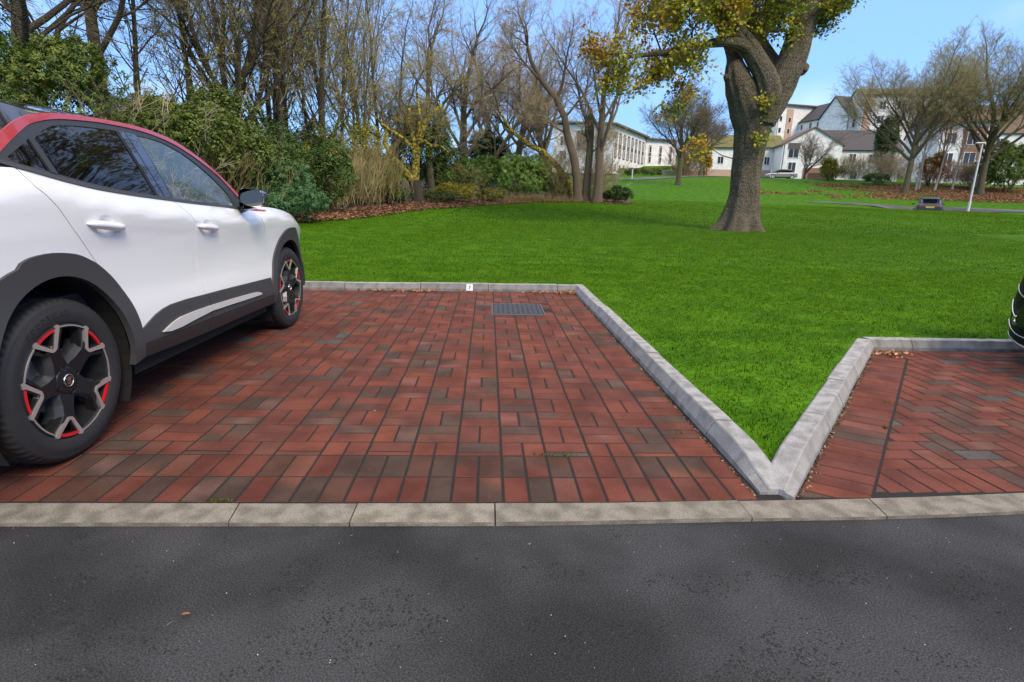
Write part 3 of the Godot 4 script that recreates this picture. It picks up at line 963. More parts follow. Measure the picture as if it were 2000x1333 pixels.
func wheel_parts(called: String, parent: Node3D, at: Vector3, side: float, spin: float, ms: Dictionary) -> void:
	var w := Node3D.new()
	w.name = called
	parent.add_child(w, true)
	w.transform = Transform3D(Basis(Vector3(1, 0, 0), Vector3(0, 1, 0), Vector3(0, 0, side)), at)
	# tyre: a turned profile whose outer ribs are notched into blocks
	var prof := p2([0.232, -0.205, 0.262, -0.216, 0.300, -0.216, 0.326, -0.205, 0.338, -0.190, 0.3425, -0.176, 0.3445, -0.150, 0.336, -0.149, 0.336, -0.139, 0.345, -0.138, 0.345, -0.113, 0.337, -0.112, 0.337, -0.102, 0.345, -0.101, 0.345, -0.074, 0.336, -0.073, 0.336, -0.063, 0.3445, -0.062, 0.3425, -0.036, 0.338, -0.022, 0.326, -0.010, 0.318, -0.006, 0.312, -0.0065, 0.298, 0.0005, 0.285, 0.0025, 0.270, 0.002, 0.254, -0.002, 0.246, -0.004, 0.240, -0.011, 0.236, -0.02])
	var mb := MB.new()
	var segs := 192
	var rows := []
	for i in prof.size():
		var row := PackedVector3Array()
		for s in segs:
			var a := TAU * s / segs
			var r := prof[i].x
			var edge := prof[i].y < -0.16 and prof[i].y > -0.208 or prof[i].y > -0.058 and prof[i].y < -0.012
			if edge and posmod(s, 3) == 0: r -= 0.0065
			elif r > 0.344 and posmod(s + i, 6) == 0: r -= 0.004
			row.append(Vector3(cos(a) * r, sin(a) * r, prof[i].y))
		rows.append(row)
	for i in prof.size():
		for s in segs:
			var du: Vector3 = rows[i][(s + 1) % segs] - rows[i][(s + segs - 1) % segs]
			var dv: Vector3 = rows[mini(i + 1, prof.size() - 1)][s] - rows[maxi(i - 1, 0)][s]
			mb.vert(rows[i][s], du.cross(dv).normalized())
	for i in prof.size() - 1:
		for s in segs:
			var s2 := (s + 1) % segs
			mb.face(i * segs + s, i * segs + s2, (i + 1) * segs + s2); mb.face(i * segs + s, (i + 1) * segs + s2, (i + 1) * segs + s)
	part("tyre", mb.mesh(), ms.tyre, w)
	# rim barrel, lip and the parts behind it
	mb = MB.new()
	mb.lathe(Transform3D.IDENTITY, p2([0.0, -0.03, 0.06, -0.03, 0.075, -0.055, 0.15, -0.12, 0.195, -0.14, 0.21, -0.10, 0.222, -0.012, 0.228, -0.004, 0.240, -0.004, 0.243, -0.012, 0.236, -0.05, 0.236, -0.2]), 64)
	part("rim", mb.mesh(), ms.rim_dark, w)
	mb = MB.new()
	mb.lathe(Transform3D.IDENTITY, p2([0.0, -0.075, 0.135, -0.075, 0.138, -0.085, 0.14, -0.1]), 40)
	part("brake_disc", mb.mesh(), ms.disc, w)
	var turned := Transform3D(Basis(Vector3(0, 0, 1), spin), Vector3.ZERO)
	var star := MB.new()
	var silver := MB.new()
	var facet := MB.new()
	var red := MB.new()
	for k in 5:
		var t := turned * Transform3D(Basis(Vector3(0, 0, 1), TAU * k / 5.0), Vector3.ZERO)
		# black arm from the hub to the fork, dished
		var arm := [[0.035, 0.042, -0.020], [0.070, 0.038, -0.015], [0.100, 0.030, -0.010], [0.145, 0.029, -0.004], [0.172, 0.044, -0.002]]
		for i in arm.size() - 1:
			var p: Array = arm[i]
			var q: Array = arm[i + 1]
			star.quad(t * Vector3(p[0], -p[1], p[2]), t * Vector3(q[0], -q[1], q[2]), t * Vector3(q[0], q[1], q[2]), t * Vector3(p[0], p[1], p[2]))
			for sg in [-1.0, 1.0]:
				var A := t * Vector3(p[0], p[1] * sg, p[2])
				var B := t * Vector3(q[0], q[1] * sg, q[2])
				var C := t * Vector3(q[0] + 0.006, (q[1] + 0.012) * sg, q[2] - 0.030)
				var D := t * Vector3(p[0] + 0.006, (p[1] + 0.012) * sg, p[2] - 0.030)
				var E := t * Vector3(q[0] + 0.006, (q[1] + 0.010) * sg, q[2] - 0.075)
				var F := t * Vector3(p[0] + 0.006, (p[1] + 0.010) * sg, p[2] - 0.075)
				if sg > 0: facet.quad(A, B, C, D); facet.quad(D, C, E, F)
				else: facet.quad(B, A, D, C); facet.quad(C, D, F, E)
		# silver fork with its two legs, a dark hollow between them and a red inlay at the rim
		for sg in [-1.0, 1.0]:
			var leg := p2([0.151, 0.0, 0.154, 0.014, 0.225, 0.078, 0.2345, 0.071, 0.2345, 0.054, 0.2235, 0.053, 0.167, 0.007, 0.164, 0.0])
			if sg < 0:
				for i in leg.size(): leg[i].y = -leg[i].y
			silver.extrude(t, ccw(leg), -0.03, 0.001, 0.002)
			var foot := PackedVector2Array()
			foot.append_array(arc(Vector2.ZERO, 0.235, 0.235, rad_to_deg(0.30) * sg, 36.0 * sg, 8))
			var back := arc(Vector2.ZERO, 0.2295, 0.2295, 36.0 * sg, rad_to_deg(0.36) * sg, 8)
			foot.append_array(back)
			silver.extrude(t, ccw(foot), -0.015, 0.0, 0.0)
			var web := p2([0.145, 0.022 * sg, 0.150, 0.036 * sg, 0.205, 0.094 * sg, 0.222, 0.084 * sg])
			star.extrude(t, ccw(web), -0.05, -0.008, 0.0)
			star.extrude(t, ccw(p2([0.172, 0.010 * sg, 0.2235, 0.050 * sg, 0.2235, 0.044 * sg, 0.178, 0.006 * sg])), -0.05, -0.004, 0.0)
		var inlay := arc(Vector2.ZERO, 0.234, 0.234, -12.3, 12.3, 8)
		inlay.append_array(arc(Vector2.ZERO, 0.2225, 0.2225, 12.6, -12.6, 8))
		red.extrude(t, ccw(inlay), -0.02, -0.002, 0.0015)
	var bolts := MB.new()
	for k in 4:
		var b := turned * Transform3D(Basis(Vector3(0, 0, 1), TAU * (k + 0.35) / 4.0), Vector3.ZERO)
		bolts.lathe(b * Transform3D(Basis.IDENTITY, Vector3(0.054, 0, 0)), p2([0.0095, -0.024, 0.0115, -0.0125, 0.0135, -0.0125, 0.0135, -0.03]), 14)
	star.lathe(turned, p2([0.0, -0.0135, 0.035, -0.0135, 0.052, -0.014, 0.060, -0.018, 0.066, -0.045, 0.068, -0.08]), 40)
	part("spokes", star.mesh(), ms.rim_black, w)
	part("spoke_side", facet.mesh(), ms.facet, w)
	part("silver_fork", silver.mesh(), ms.silver, w)
	part("red_inlay", red.mesh(), ms.red_trim, w)
	part("bolt_socket", bolts.mesh(), ms.rim_dark, w)
	# centre cap: a ring round a winged beast
	mb = MB.new()
	mb.lathe(Transform3D.IDENTITY, p2([0.0, -0.010, 0.026, -0.010, 0.0265, -0.0125, 0.029, -0.014]), 32)
	part("centre_cap", mb.mesh(), ms.rim_black, w)
	mb = MB.new()
	mb.lathe(Transform3D.IDENTITY, p2([0.0235, -0.010, 0.0238, -0.0075, 0.0268, -0.0075, 0.0275, -0.011]), 32)
	var beast := p2([-0.016, -0.012, -0.006, -0.015, 0.004, -0.017, 0.010, -0.012, 0.003, -0.010, 0.009, -0.004, 0.010, 0.004, 0.016, 0.009, 0.013, 0.014, 0.006, 0.012, 0.001, 0.016, -0.005, 0.013, -0.002, 0.009, -0.008, 0.012, -0.015, 0.007, -0.007, 0.005, -0.013, 0.001, -0.004, -0.001, 0.001, -0.005, -0.006, -0.008])
	mb.extrude(Transform3D.IDENTITY, ccw(beast), -0.010, -0.0075, 0.0)
	part("emblem", mb.mesh(), ms.chrome, w)
	# raised maker's name on the side wall
	mb = MB.new()
	var font := SystemFont.new()
	font.font_names = PackedStringArray(["Droid Sans"])
	font.font_weight = 700
	var word := "GOODYEAR"
	for i in word.length():
		var tm := TextMesh.new()
		tm.text = word[i]
		tm.font = font
		tm.font_size = 32
		tm.pixel_size = 0.00095
		tm.depth = 0.003
		var arr := tm.get_mesh_arrays()
		var tt := MB.new()
		tt.v = arr[Mesh.ARRAY_VERTEX]; tt.n = arr[Mesh.ARRAY_NORMAL]; tt.idx = arr[Mesh.ARRAY_INDEX]
		for q in tt.v.size():
			tt.c.append(Color.WHITE); tt.u.append(Vector2.ZERO)
		for f in range(0, tt.idx.size(), 3):
			var x := tt.idx[f + 1]
			tt.idx[f + 1] = tt.idx[f + 2]; tt.idx[f + 2] = x
		var a := deg_to_rad(127.0 - i * 6.2)
		var lt := Transform3D(Basis(Vector3(0, 0, 1), a - PI / 2), Vector3(cos(a) * 0.288, sin(a) * 0.288, 0.0035))
		for q in tt.v.size():
			mb.v.append(lt * tt.v[q]); mb.n.append(lt.basis * tt.n[q]); mb.c.append(Color.WHITE); mb.u.append(Vector2.ZERO)
		var k0 := mb.v.size() - tt.v.size()
		for f in range(0, tt.idx.size(), 3):
			mb.idx.append(tt.idx[f] + k0); mb.idx.append(tt.idx[f + 2] + k0); mb.idx.append(tt.idx[f + 1] + k0)
	part("tyre_lettering", mb.mesh(), ms.lettering, w)

func car_materials() -> Dictionary:
	var ms := {}
	ms.white = mat(lin(0.80, 0.80, 0.81), 0.28)
	ms.white.clearcoat_enabled = true
	ms.white.clearcoat = 1.0
	ms.white.clearcoat_roughness = 0.03
	ms.red = mat(lin(0.38, 0.012, 0.015), 0.3)
	ms.red.clearcoat_enabled = true
	ms.red.clearcoat = 0.5
	ms.red.clearcoat_roughness = 0.03
	ms.black = mat(lin(0.008, 0.008, 0.009), 0.12)
	ms.black.clearcoat_enabled = true
	ms.black.clearcoat = 1.0
	ms.black.clearcoat_roughness = 0.02
	ms.trim = mat(lin(0.022, 0.022, 0.023), 0.45)
	ms.cladding = grain(mat(lin(0.062, 0.062, 0.064), 0.62), M.speck, 12.0)
	ms.gap = mat(lin(0.004, 0.004, 0.004), 0.9)
	ms.tyre = mat(lin(0.017, 0.017, 0.018), 0.7)
	ms.lettering = mat(lin(0.030, 0.030, 0.031), 0.5)
	ms.rim_dark = mat(lin(0.014, 0.0145, 0.017), 0.4, 0.0, 0.4)
	ms.rim_black = mat(lin(0.011, 0.0115, 0.013), 0.42, 0.0, 0.4)
	ms.facet = mat(lin(0.055, 0.06, 0.07), 0.3, 0.3)
	ms.strip = mat(lin(0.50, 0.49, 0.475), 0.4)
	ms.silver = mat(lin(0.66, 0.65, 0.64), 0.3, 0.75)
	ms.red_trim = mat(lin(0.52, 0.012, 0.018), 0.35)
	ms.disc = mat(lin(0.22, 0.22, 0.22), 0.4, 0.8)
	ms.chrome = mat(lin(0.7, 0.7, 0.7), 0.15, 1.0)
	ms.tint = mat(Color(0.01, 0.011, 0.012, 0.86), 0.02)
	ms.tint.transparency = BaseMaterial3D.TRANSPARENCY_ALPHA
	ms.glass = mat(Color(0.4, 0.5, 0.47, 0.22), 0.02)
	ms.glass.transparency = BaseMaterial3D.TRANSPARENCY_ALPHA
	ms.mirror = mat(lin(0.75, 0.77, 0.78), 0.03, 1.0)
	ms.cabin = mat(lin(0.03, 0.03, 0.032), 0.8)
	ms.seat = mat(lin(0.05, 0.05, 0.055), 0.85)
	ms.lamp = mat(lin(0.45, 0.02, 0.02), 0.15)
	ms.headlamp = mat(lin(0.35, 0.36, 0.38), 0.1, 0.6)
	ms.plate = mat(lin(0.62, 0.45, 0.03), 0.4)
	return ms

func build_white_car() -> void:
	var ms := car_materials()
	var car := thing("parked_car", "white compact crossover with red roof line, black roof and black and silver wheels", "car")
	var yaw := deg_to_rad(1.21)
	var fx := Vector3(sin(yaw), 0, -cos(yaw))
	var lz := Vector3(cos(yaw), 0, sin(yaw))
	car.transform = Transform3D(Basis(fx, Vector3.UP, lz), Vector3(-1.739, 0.002, -2.327) - 0.868 * lz)

	var belt := smooth_line(p2([-0.12, 1.214, -0.045, 1.199, 0.073, 1.175, 0.315, 1.134, 0.567, 1.107, 0.873, 1.082, 1.194, 1.058, 1.666, 1.026, 1.89, 1.003]))
	var low := smooth_line(p2([-0.12, 1.222, -0.062, 1.259, 0.018, 1.305, 0.112, 1.351, 0.202, 1.385, 0.352, 1.417, 0.538, 1.435, 0.743, 1.445, 0.965, 1.445, 1.156, 1.432, 1.35, 1.399, 1.538, 1.334, 1.725, 1.238, 1.80, 1.175, 1.89, 1.065, 1.93, 1.010]))
	var high := smooth_line(p2([-0.50, 1.06, -0.28, 1.165, -0.12, 1.268, -0.006, 1.332, 0.076, 1.372, 0.16, 1.402, 0.234, 1.422, 0.377, 1.445, 0.56, 1.458, 0.762, 1.465, 0.98, 1.466, 1.17, 1.455, 1.37, 1.424, 1.56, 1.358, 1.745, 1.262, 1.845, 1.172, 1.92, 1.085, 2.03, 1.018, 2.17, 1.004]))
	var high_low := low.duplicate()
	high_low.append_array(p2([2.02, 0.999, 2.17, 0.995]))
	var red_low := p2([-0.50, 1.03, -0.28, 1.12])
	red_low.append_array(high_low)
	var rglass := smooth_line(p2([0.152, 1.318, 0.244, 1.362, 0.358, 1.392, 0.564, 1.409, 0.797, 1.416]), 3)
	rglass.append_array(p2([0.815, 1.26]))
	rglass.append_array(smooth_line(p2([0.828, 1.100, 0.583, 1.123, 0.336, 1.154, 0.164, 1.183]), 3))
	var qglass := p2([-0.052, 1.236, 0.03, 1.276, 0.112, 1.313, 0.122, 1.190, 0.03, 1.205, -0.036, 1.216])
	var fglass := smooth_line(p2([0.972, 1.412, 1.10, 1.408, 1.224, 1.396, 1.392, 1.350, 1.537, 1.278, 1.66, 1.19, 1.735, 1.11]), 3)
	fglass.append_array(p2([1.742, 1.036]))
	fglass.append_array(smooth_line(p2([1.74, 1.035, 1.40, 1.056, 0.985, 1.088]), 3))

	# black window surround with openings for the three panes
	panel("window_surround", joined(belt, low), ms.trim, car, 0.001, [rglass, qglass, fglass], 0.04)
	for g in [["rear_door_window", rglass, ms.tint], ["quarter_window", qglass, ms.tint], ["front_door_window", fglass, ms.glass]]:
		panel(g[0], g[1], g[2], car, -0.004, [], 0.05, 0.0)
	panel("window_seal", joined(smooth_line(p2([-0.11, 1.212, -0.045, 1.197, 0.073, 1.173, 0.315, 1.132, 0.567, 1.105, 0.873, 1.080, 1.194, 1.056, 1.666, 1.024, 1.88, 1.002])), smooth_line(p2([-0.11, 1.228, -0.045, 1.214, 0.073, 1.190, 0.315, 1.149, 0.567, 1.121, 0.873, 1.096, 1.194, 1.071, 1.666, 1.039, 1.88, 1.016]))), ms.cladding, car, 0.006, [], 0.06)
	panel("door_pillar", p2([0.812, 1.419, 0.862, 1.419, 0.890, 1.092, 0.842, 1.101]), ms.black, car, 0.004, [], 0.05)
	panel("door_pillar", p2([0.870, 1.418, 0.960, 1.414, 0.965, 1.088, 0.900, 1.092]), ms.black, car, 0.004, [], 0.05)
	panel("quarter_divider", p2([0.114, 1.316, 0.150, 1.324, 0.163, 1.182, 0.124, 1.189]), ms.trim, car, 0.004, [], 0.05)
	panel("corner_trim", p2([-0.40, 1.07, -0.28, 1.12, -0.10, 1.25, -0.05, 1.25, -0.04, 1.19, -0.15, 1.19, -0.45, 1.16]), ms.trim, car, -0.003, [], 0.05)
	panel("red_roof_line", joined(high, red_low), ms.red, car, 0.006, [], 0.035)

	# painted panels
	var gap_r := p2([-0.049, 1.198, -0.018, 1.130, 0.02, 1.090, 0.054, 1.056, 0.090, 1.01, 0.125, 0.962, 0.187, 0.888, 0.222, 0.842, 0.256, 0.796])
	var gap_m := p2([0.964, 1.076, 1.020, 1.032, 1.060, 0.990, 1.088, 0.95, 1.092, 0.88, 1.097, 0.736, 1.098, 0.62, 1.108, 0.56, 1.122, 0.51, 1.130, 0.46])
	var gap_f := p2([1.935, 1.004, 2.015, 0.955, 2.062, 0.88, 2.085, 0.80, 2.112, 0.667, 2.098, 0.56, 2.08, 0.47])
	var handle_r := arc(Vector2(0.322, 0.968), 0.066, 0.048, 0, 360, 24)
	var handle_f := arc(Vector2(1.222, 0.918), 0.064, 0.046, 0, 360, 24)
	handle_r.remove_at(24); handle_f.remove_at(24)
	var arch := smooth_line(p2([0.256, 0.796, 0.332, 0.715, 0.405, 0.61, 0.44, 0.51]), 3)
	var d := 0.0026
	var rear_door := PackedVector2Array()
	rear_door.append_array(shift(gap_r, Vector2(d, 0)))
	rear_door.append_array(arch)
	rear_door.append_array(p2([0.445, 0.43, 1.13 - d, 0.45]))
	var gm := shift(gap_m, Vector2(-d, 0))
	gm.reverse()
	rear_door.append_array(gm)
	rear_door.append_array(smooth_line(p2([0.873, 1.081, 0.567, 1.106, 0.315, 1.133, 0.073, 1.174, -0.035, 1.196])))
	panel("rear_door", rear_door, ms.white, car, 0.0, [handle_r], 0.032)
	var front_door := shift(gap_m, Vector2(d, 0))
	front_door.append_array(p2([1.13 + d, 0.45, 2.08 - d, 0.45]))
	var gf := shift(gap_f, Vector2(-d, 0))
	gf.reverse()
	front_door.append_array(gf)
	front_door.append_array(smooth_line(p2([1.88, 1.002, 1.666, 1.025, 1.194, 1.057, 0.98, 1.075])))
	panel("front_door", front_door, ms.white, car, 0.0, [handle_f], 0.032)
	var fender := shift(gap_f, Vector2(d, 0))
	fender.append_array(p2([2.09, 0.30, 2.16, 0.30]))
	fender.append_array(arc(Vector2(2.557, 0.33), 0.43, 0.49, 176, 4, 22))
	fender.append_array(p2([2.99, 0.25, 3.10, 0.25, 3.16, 0.34, 3.2, 0.55, 3.19, 0.80]))
	fender.append_array(smooth_line(p2([3.18, 0.815, 3.05, 0.875, 2.8, 0.945, 2.5, 0.998, 2.2, 1.022, 2.0, 1.012, 1.945, 1.004])))
	panel("front_wing", fender, ms.white, car, 0.0, [], 0.03)
	var quarter := p2([-0.049, 1.198, -0.15, 1.196, -0.4, 1.175, -0.66, 1.1, -0.70, 0.95, -0.72, 0.7, -0.70, 0.33, -0.5, 0.31, -0.44, 0.31])
	quarter.append_array(arc(Vector2(0, 0.33), 0.43, 0.50, 178, 70, 14))
	quarter.append_array(p2([0.19, 0.815]))
	var gr := shift(gap_r, Vector2(-d, 0))
	gr.reverse()
	quarter.append_array(gr)
	panel("rear_wing", quarter, ms.white, car, 0.0, [], 0.035)

	# handles: a cup pressed into the door and a bar across it
	for h in [[handle_r, Vector2(0.322, 0.968), Vector2(0.205, 0.982), Vector2(0.442, 0.954)], [handle_f, Vector2(1.222, 0.918), Vector2(1.118, 0.929), Vector2(1.336, 0.905)]]:
		for flip in [false, true]:
			var mb := MB.new()
			var c: Vector2 = h[1]
			lifted(mb, h[0], [], 0.012, func(q: Vector2, off: float) -> Vector3: return cpos(q, off - 0.026 * (1.0 - smoothstep(0.0, 1.0, ((q - c) / Vector2(0.066, 0.048)).length()))), func(q: Vector2) -> Vector3:
				var e := (q - c) / Vector2(0.066, 0.048)
				return (cnorm(q) + Vector3(-e.x, -e.y, 0) * 1.2 * (1.0 - e.length_squared() * 0.8)).normalized(), 0.0, 0.0, flip)
			part("handle_cup", mb.mesh(), ms.white, car)
			mb = MB.new()
			var pts := PackedVector3Array()
			var rad := PackedFloat32Array()
			for i in 15:
				var t := i / 14.0
				var q: Vector2 = h[2].lerp(h[3], t)
				var o := 0.024 * sqrt(maxf(0.0, 1.0 - pow(absf(t * 2.0 - 1.0), 4.0)))
				var p3 := cpos(q, o - 0.003)
				if flip: p3.z = -p3.z
				pts.append(p3)
				rad.append(0.0205 * sqrt(maxf(0.05, 1.0 - pow(absf(t * 2.0 - 1.0), 5.0))))
			mb.tube(pts, rad, 14, true, 0.62)
			part("door_handle", mb.mesh(), ms.white, car)
	# lower door cladding, white strips, sills
	panel("door_cladding", p2([0.448, 0.452, 0.51, 0.478, 0.588, 0.508, 0.66, 0.525, 0.737, 0.534, 0.9, 0.535, 1.126, 0.527, 1.130, 0.378, 0.85, 0.378, 0.468, 0.386]), ms.cladding, car, 0.010, [], 0.05)
	panel("door_cladding", p2([1.133, 0.527, 1.35, 0.521, 1.6, 0.512, 2.082, 0.495, 2.095, 0.36, 1.6, 0.37, 1.137, 0.378]), ms.cladding, car, 0.010, [], 0.05)
	panel("door_strip", p2([0.61, 0.411, 0.66, 0.427, 0.72, 0.443, 0.79, 0.455, 0.95, 0.458, 1.127, 0.456, 1.130, 0.422, 0.95, 0.412, 0.78, 0.400, 0.68, 0.400]), ms.strip, car, 0.020, [], 0.04, 0.012)
	panel("door_strip", p2([1.135, 0.456, 1.4, 0.448, 1.70, 0.436, 1.80, 0.429, 1.86, 0.414, 1.855, 0.402, 1.70, 0.405, 1.4, 0.415, 1.137, 0.422]), ms.strip, car, 0.020, [], 0.04, 0.012)
	panel("sill", p2([0.464, 0.384, 0.85, 0.375, 1.094, 0.375, 1.09, 0.300, 0.75, 0.308, 0.468, 0.318]), ms.trim, car, 0.016, [], 0.05, 0.06)
	panel("sill", p2([1.098, 0.375, 1.6, 0.368, 2.10, 0.356, 2.11, 0.292, 1.6, 0.298, 1.094, 0.300]), ms.trim, car, 0.016, [], 0.05, 0.06)
	# wheel arches
	var ro := smooth_line(p2([0.466, 0.318, 0.456, 0.45, 0.443, 0.522, 0.405, 0.622, 0.332, 0.724, 0.25, 0.796, 0.187, 0.832, 0.11, 0.862, 0.0, 0.877, -0.108, 0.871, -0.165, 0.853]), 3)
	ro.append_array(p2([-0.185, 0.832, -0.22, 0.822]))
	ro.append_array(smooth_line(p2([-0.27, 0.802, -0.35, 0.735, -0.42, 0.625, -0.455, 0.50, -0.47, 0.315]), 3))
	panel("wheel_arch", joined(ro, arc(Vector2(0, 0.345), 0.388, 0.437, -6, 186, 30)), ms.cladding, car, 0.014, [], 0.035, 0.03)
	var fo := smooth_line(p2([3.0, 0.30, 2.99, 0.48, 2.94, 0.62, 2.85, 0.74, 2.74, 0.815]), 3)
	fo.append_array(p2([2.71, 0.838, 2.67, 0.846]))
	fo.append_array(smooth_line(p2([2.64, 0.85, 2.53, 0.848, 2.44, 0.826, 2.33, 0.762, 2.22, 0.66, 2.135, 0.53, 2.10, 0.42, 2.095, 0.29]), 3))
	panel("wheel_arch", joined(fo, arc(Vector2(2.557, 0.345), 0.386, 0.405, -6, 186, 30)), ms.cladding, car, 0.014, [], 0.035, 0.03)
	# dark shell, wheel houses and floor behind the panels
	var shell := p2([-0.66, 0.30, 3.08, 0.25, 3.15, 0.80, 2.9, 0.90, 2.5, 0.97, 2.0, 0.99, 1.3, 1.035, 0.6, 1.09, 0.2, 1.15, -0.6, 1.14])
	var well_r := arc(Vector2(0, 0.345), 0.40, 0.45, -40, 220, 26)
	panel("inner_shell", shell, ms.gap, car, -0.020, [well_r, shift(arc(Vector2(0, 0.345), 0.40, 0.42, -40, 220, 26), Vector2(2.557, 0))], 0.08, 0.0)
	var mb := MB.new()
	for ax in [0.0, 2.557]:
		for sg in [-1.0, 1.0]:
			var a := arc(Vector2(ax, 0.345), 0.40, 0.44, -30, 210, 24)
			for i in a.size() - 1:
				mb.quad(Vector3(a[i].x, a[i].y, 0.89 * sg - (0.06 if ax > 1 else 0.03) * sg), Vector3(a[i + 1].x, a[i + 1].y, 0.89 * sg - (0.06 if ax > 1 else 0.03) * sg), Vector3(a[i + 1].x, a[i + 1].y, 0.5 * sg), Vector3(a[i].x, a[i].y, 0.5 * sg))
				mb.tri(Vector3(ax, 0.345, 0.5 * sg), Vector3(a[i].x, a[i].y, 0.5 * sg), Vector3(a[i + 1].x, a[i + 1].y, 0.5 * sg))
	mb.box(Transform3D(Basis.IDENTITY, Vector3(1.28, 0.27, 0)), Vector3(1.64, 0.09, 1.66))
	mb.box(Transform3D(Basis.IDENTITY, Vector3(1.25, 0.33, 0)), Vector3(3.6, 0.16, 0.98))
	part("underbody", mb.mesh(), ms.gap, car)
	# top skins
	part("roof", skin(rail([-0.55, 1.41, -0.25, 1.437, 0.02, 1.446, 0.22, 1.442, 0.40, 1.448, 0.742, 1.466, 1.05, 1.463, 1.36, 1.426], 0.0), [Vector3(-0.60, 1.455, 0), Vector3(-0.25, 1.50, 0), Vector3(0.05, 1.518, 0), Vector3(0.27, 1.528, 0), Vector3(0.45, 1.532, 0), Vector3(0.742, 1.531, 0), Vector3(1.0, 1.522, 0), Vector3(1.17, 1.500, 0)], 2.3, 20).mesh(), ms.black, car)
	part("windscreen", skin(rail([1.36, 1.424, 1.56, 1.356, 1.70, 1.285, 1.80, 1.21, 1.90, 1.10, 1.98, 1.03], -0.004), [Vector3(1.17, 1.500, 0), Vector3(1.42, 1.40, 0), Vector3(1.62, 1.31, 0), Vector3(1.82, 1.22, 0), Vector3(2.02, 1.13, 0), Vector3(2.17, 1.062, 0)], 2.0, 12).mesh(), ms.glass, car)
	part("bonnet", skin(rail([1.95, 1.01, 2.2, 1.024, 2.5, 0.999, 2.8, 0.946, 3.05, 0.876, 3.18, 0.81]), [Vector3(2.17, 1.06, 0), Vector3(2.4, 1.055, 0), Vector3(2.65, 1.03, 0), Vector3(2.95, 0.985, 0), Vector3(3.2, 0.92, 0), Vector3(3.35, 0.84, 0)], 2.6, 14).mesh(), ms.white, car)
	part("front_bumper", skin(rail([3.19, 0.80, 3.2, 0.62, 3.18, 0.42, 3.10, 0.22]), [Vector3(3.36, 0.83, 0), Vector3(3.40, 0.62, 0), Vector3(3.38, 0.40, 0), Vector3(3.28, 0.2, 0)], 2.6, 8).mesh(), ms.black, car)
	part("rear_screen", skin(rail([-0.66, 1.10, -0.62, 1.25, -0.55, 1.41]), [Vector3(-0.74, 1.12, 0), Vector3(-0.68, 1.28, 0), Vector3(-0.60, 1.455, 0)], 2.4, 6).mesh(), ms.tint, car)
	part("tailgate", skin(rail([-0.68, 0.33, -0.72, 0.6, -0.71, 0.9, -0.66, 1.10]), [Vector3(-0.74, 0.33, 0), Vector3(-0.80, 0.6, 0), Vector3(-0.79, 0.9, 0), Vector3(-0.74, 1.12, 0)], 2.6, 8).mesh(), ms.white, car)
	panel("rear_pillar", joined(smooth_line(p2([-0.66, 1.06, -0.62, 1.25, -0.55, 1.405, -0.25, 1.434, 0.02, 1.443, 0.16, 1.440, 0.235, 1.424])), smooth_line(p2([-0.64, 1.04, -0.50, 1.06, -0.28, 1.165, -0.12, 1.268, -0.006, 1.332, 0.076, 1.372, 0.16, 1.402, 0.235, 1.422]))), ms.black, car, 0.0, [], 0.04)
	for sg in [-1.0, 1.0]:
		mb = MB.new()
		mb.box(Transform3D(Basis(Vector3.UP, 0.4 * sg), Vector3(-0.705, 0.93, 0.55 * sg)), Vector3(0.06, 0.14, 0.36), 0.02)
		part("tail_light", mb.mesh(), ms.lamp, car)
		mb = MB.new()
		mb.box(Transform3D(Basis(Vector3.UP, -0.45 * sg), Vector3(3.285, 0.76, 0.52 * sg)), Vector3(0.06, 0.09, 0.34), 0.02)
		part("headlight", mb.mesh(), ms.headlamp, car)
		# mirror: a tapering shell on a foot, its glass facing back
		mb = MB.new()
		var rings := [[1.690, 0.088, 0.080], [1.705, 0.094, 0.087], [1.735, 0.094, 0.087], [1.785, 0.080, 0.072], [1.825, 0.055, 0.046], [1.845, 0.012, 0.010]]
		var k0 := 0
		for r in rings.size():
			for i in 24:
				var w := TAU * i / 24
				var ex := signf(cos(w)) * pow(absf(cos(w)), 0.65)
				var ey := signf(sin(w)) * pow(absf(sin(w)), 0.65)
				var hh: float = rings[r][2] * (0.78 + 0.22 * ex * -1.0)
				var nn := Vector3(0.5 if r > 2 else 0.0, sin(w), cos(w) * sg).normalized()
				mb.vert(Vector3(rings[r][0], 1.088 + ey * hh + 0.006 * ex, (0.962 + ex * rings[r][1]) * sg), nn)
		for r in rings.size() - 1:
			for i in 24:
				var j := (i + 1) % 24
				var a := r * 24
				if sg < 0: mb.face(a + i, a + j, a + 24 + j); mb.face(a + i, a + 24 + j, a + 24 + i)
				else: mb.face(a + i, a + 24 + j, a + j); mb.face(a + i, a + 24 + i, a + 24 + j)
		mb.tube(PackedVector3Array([Vector3(1.80, 1.005, 0.80 * sg), Vector3(1.78, 1.02, 0.86 * sg), Vector3(1.755, 1.052, 0.93 * sg)]), PackedFloat32Array([0.035, 0.03, 0.03]), 10, true, 0.7)
		part("door_mirror", mb.mesh(), ms.black, car)
		mb = MB.new()
		var ring := PackedVector2Array()
		for i in 24:
			var w := TAU * i / 24
			var ex := signf(cos(w)) * pow(absf(cos(w)), 0.65)
			ring.append(Vector2(ex * 0.078, signf(sin(w)) * pow(absf(sin(w)), 0.65) * 0.069 * (0.78 - 0.22 * ex)))
		mb.extrude(Transform3D(Basis(Vector3(0, 0, -1), Vector3(0, 1, 0), Vector3(-1, 0, 0)) * Basis(Vector3.UP, 0.10 * sg), Vector3(1.692, 1.088, 0.962 * sg)), ring, -0.004, 0.003, 0.0)
		part("mirror_glass", mb.mesh(), ms.mirror, car)
	# cabin
	mb = MB.new()
	mb.box(Transform3D(Basis.IDENTITY, Vector3(1.0, 0.62, 0)), Vector3(2.2, 0.1, 1.5))
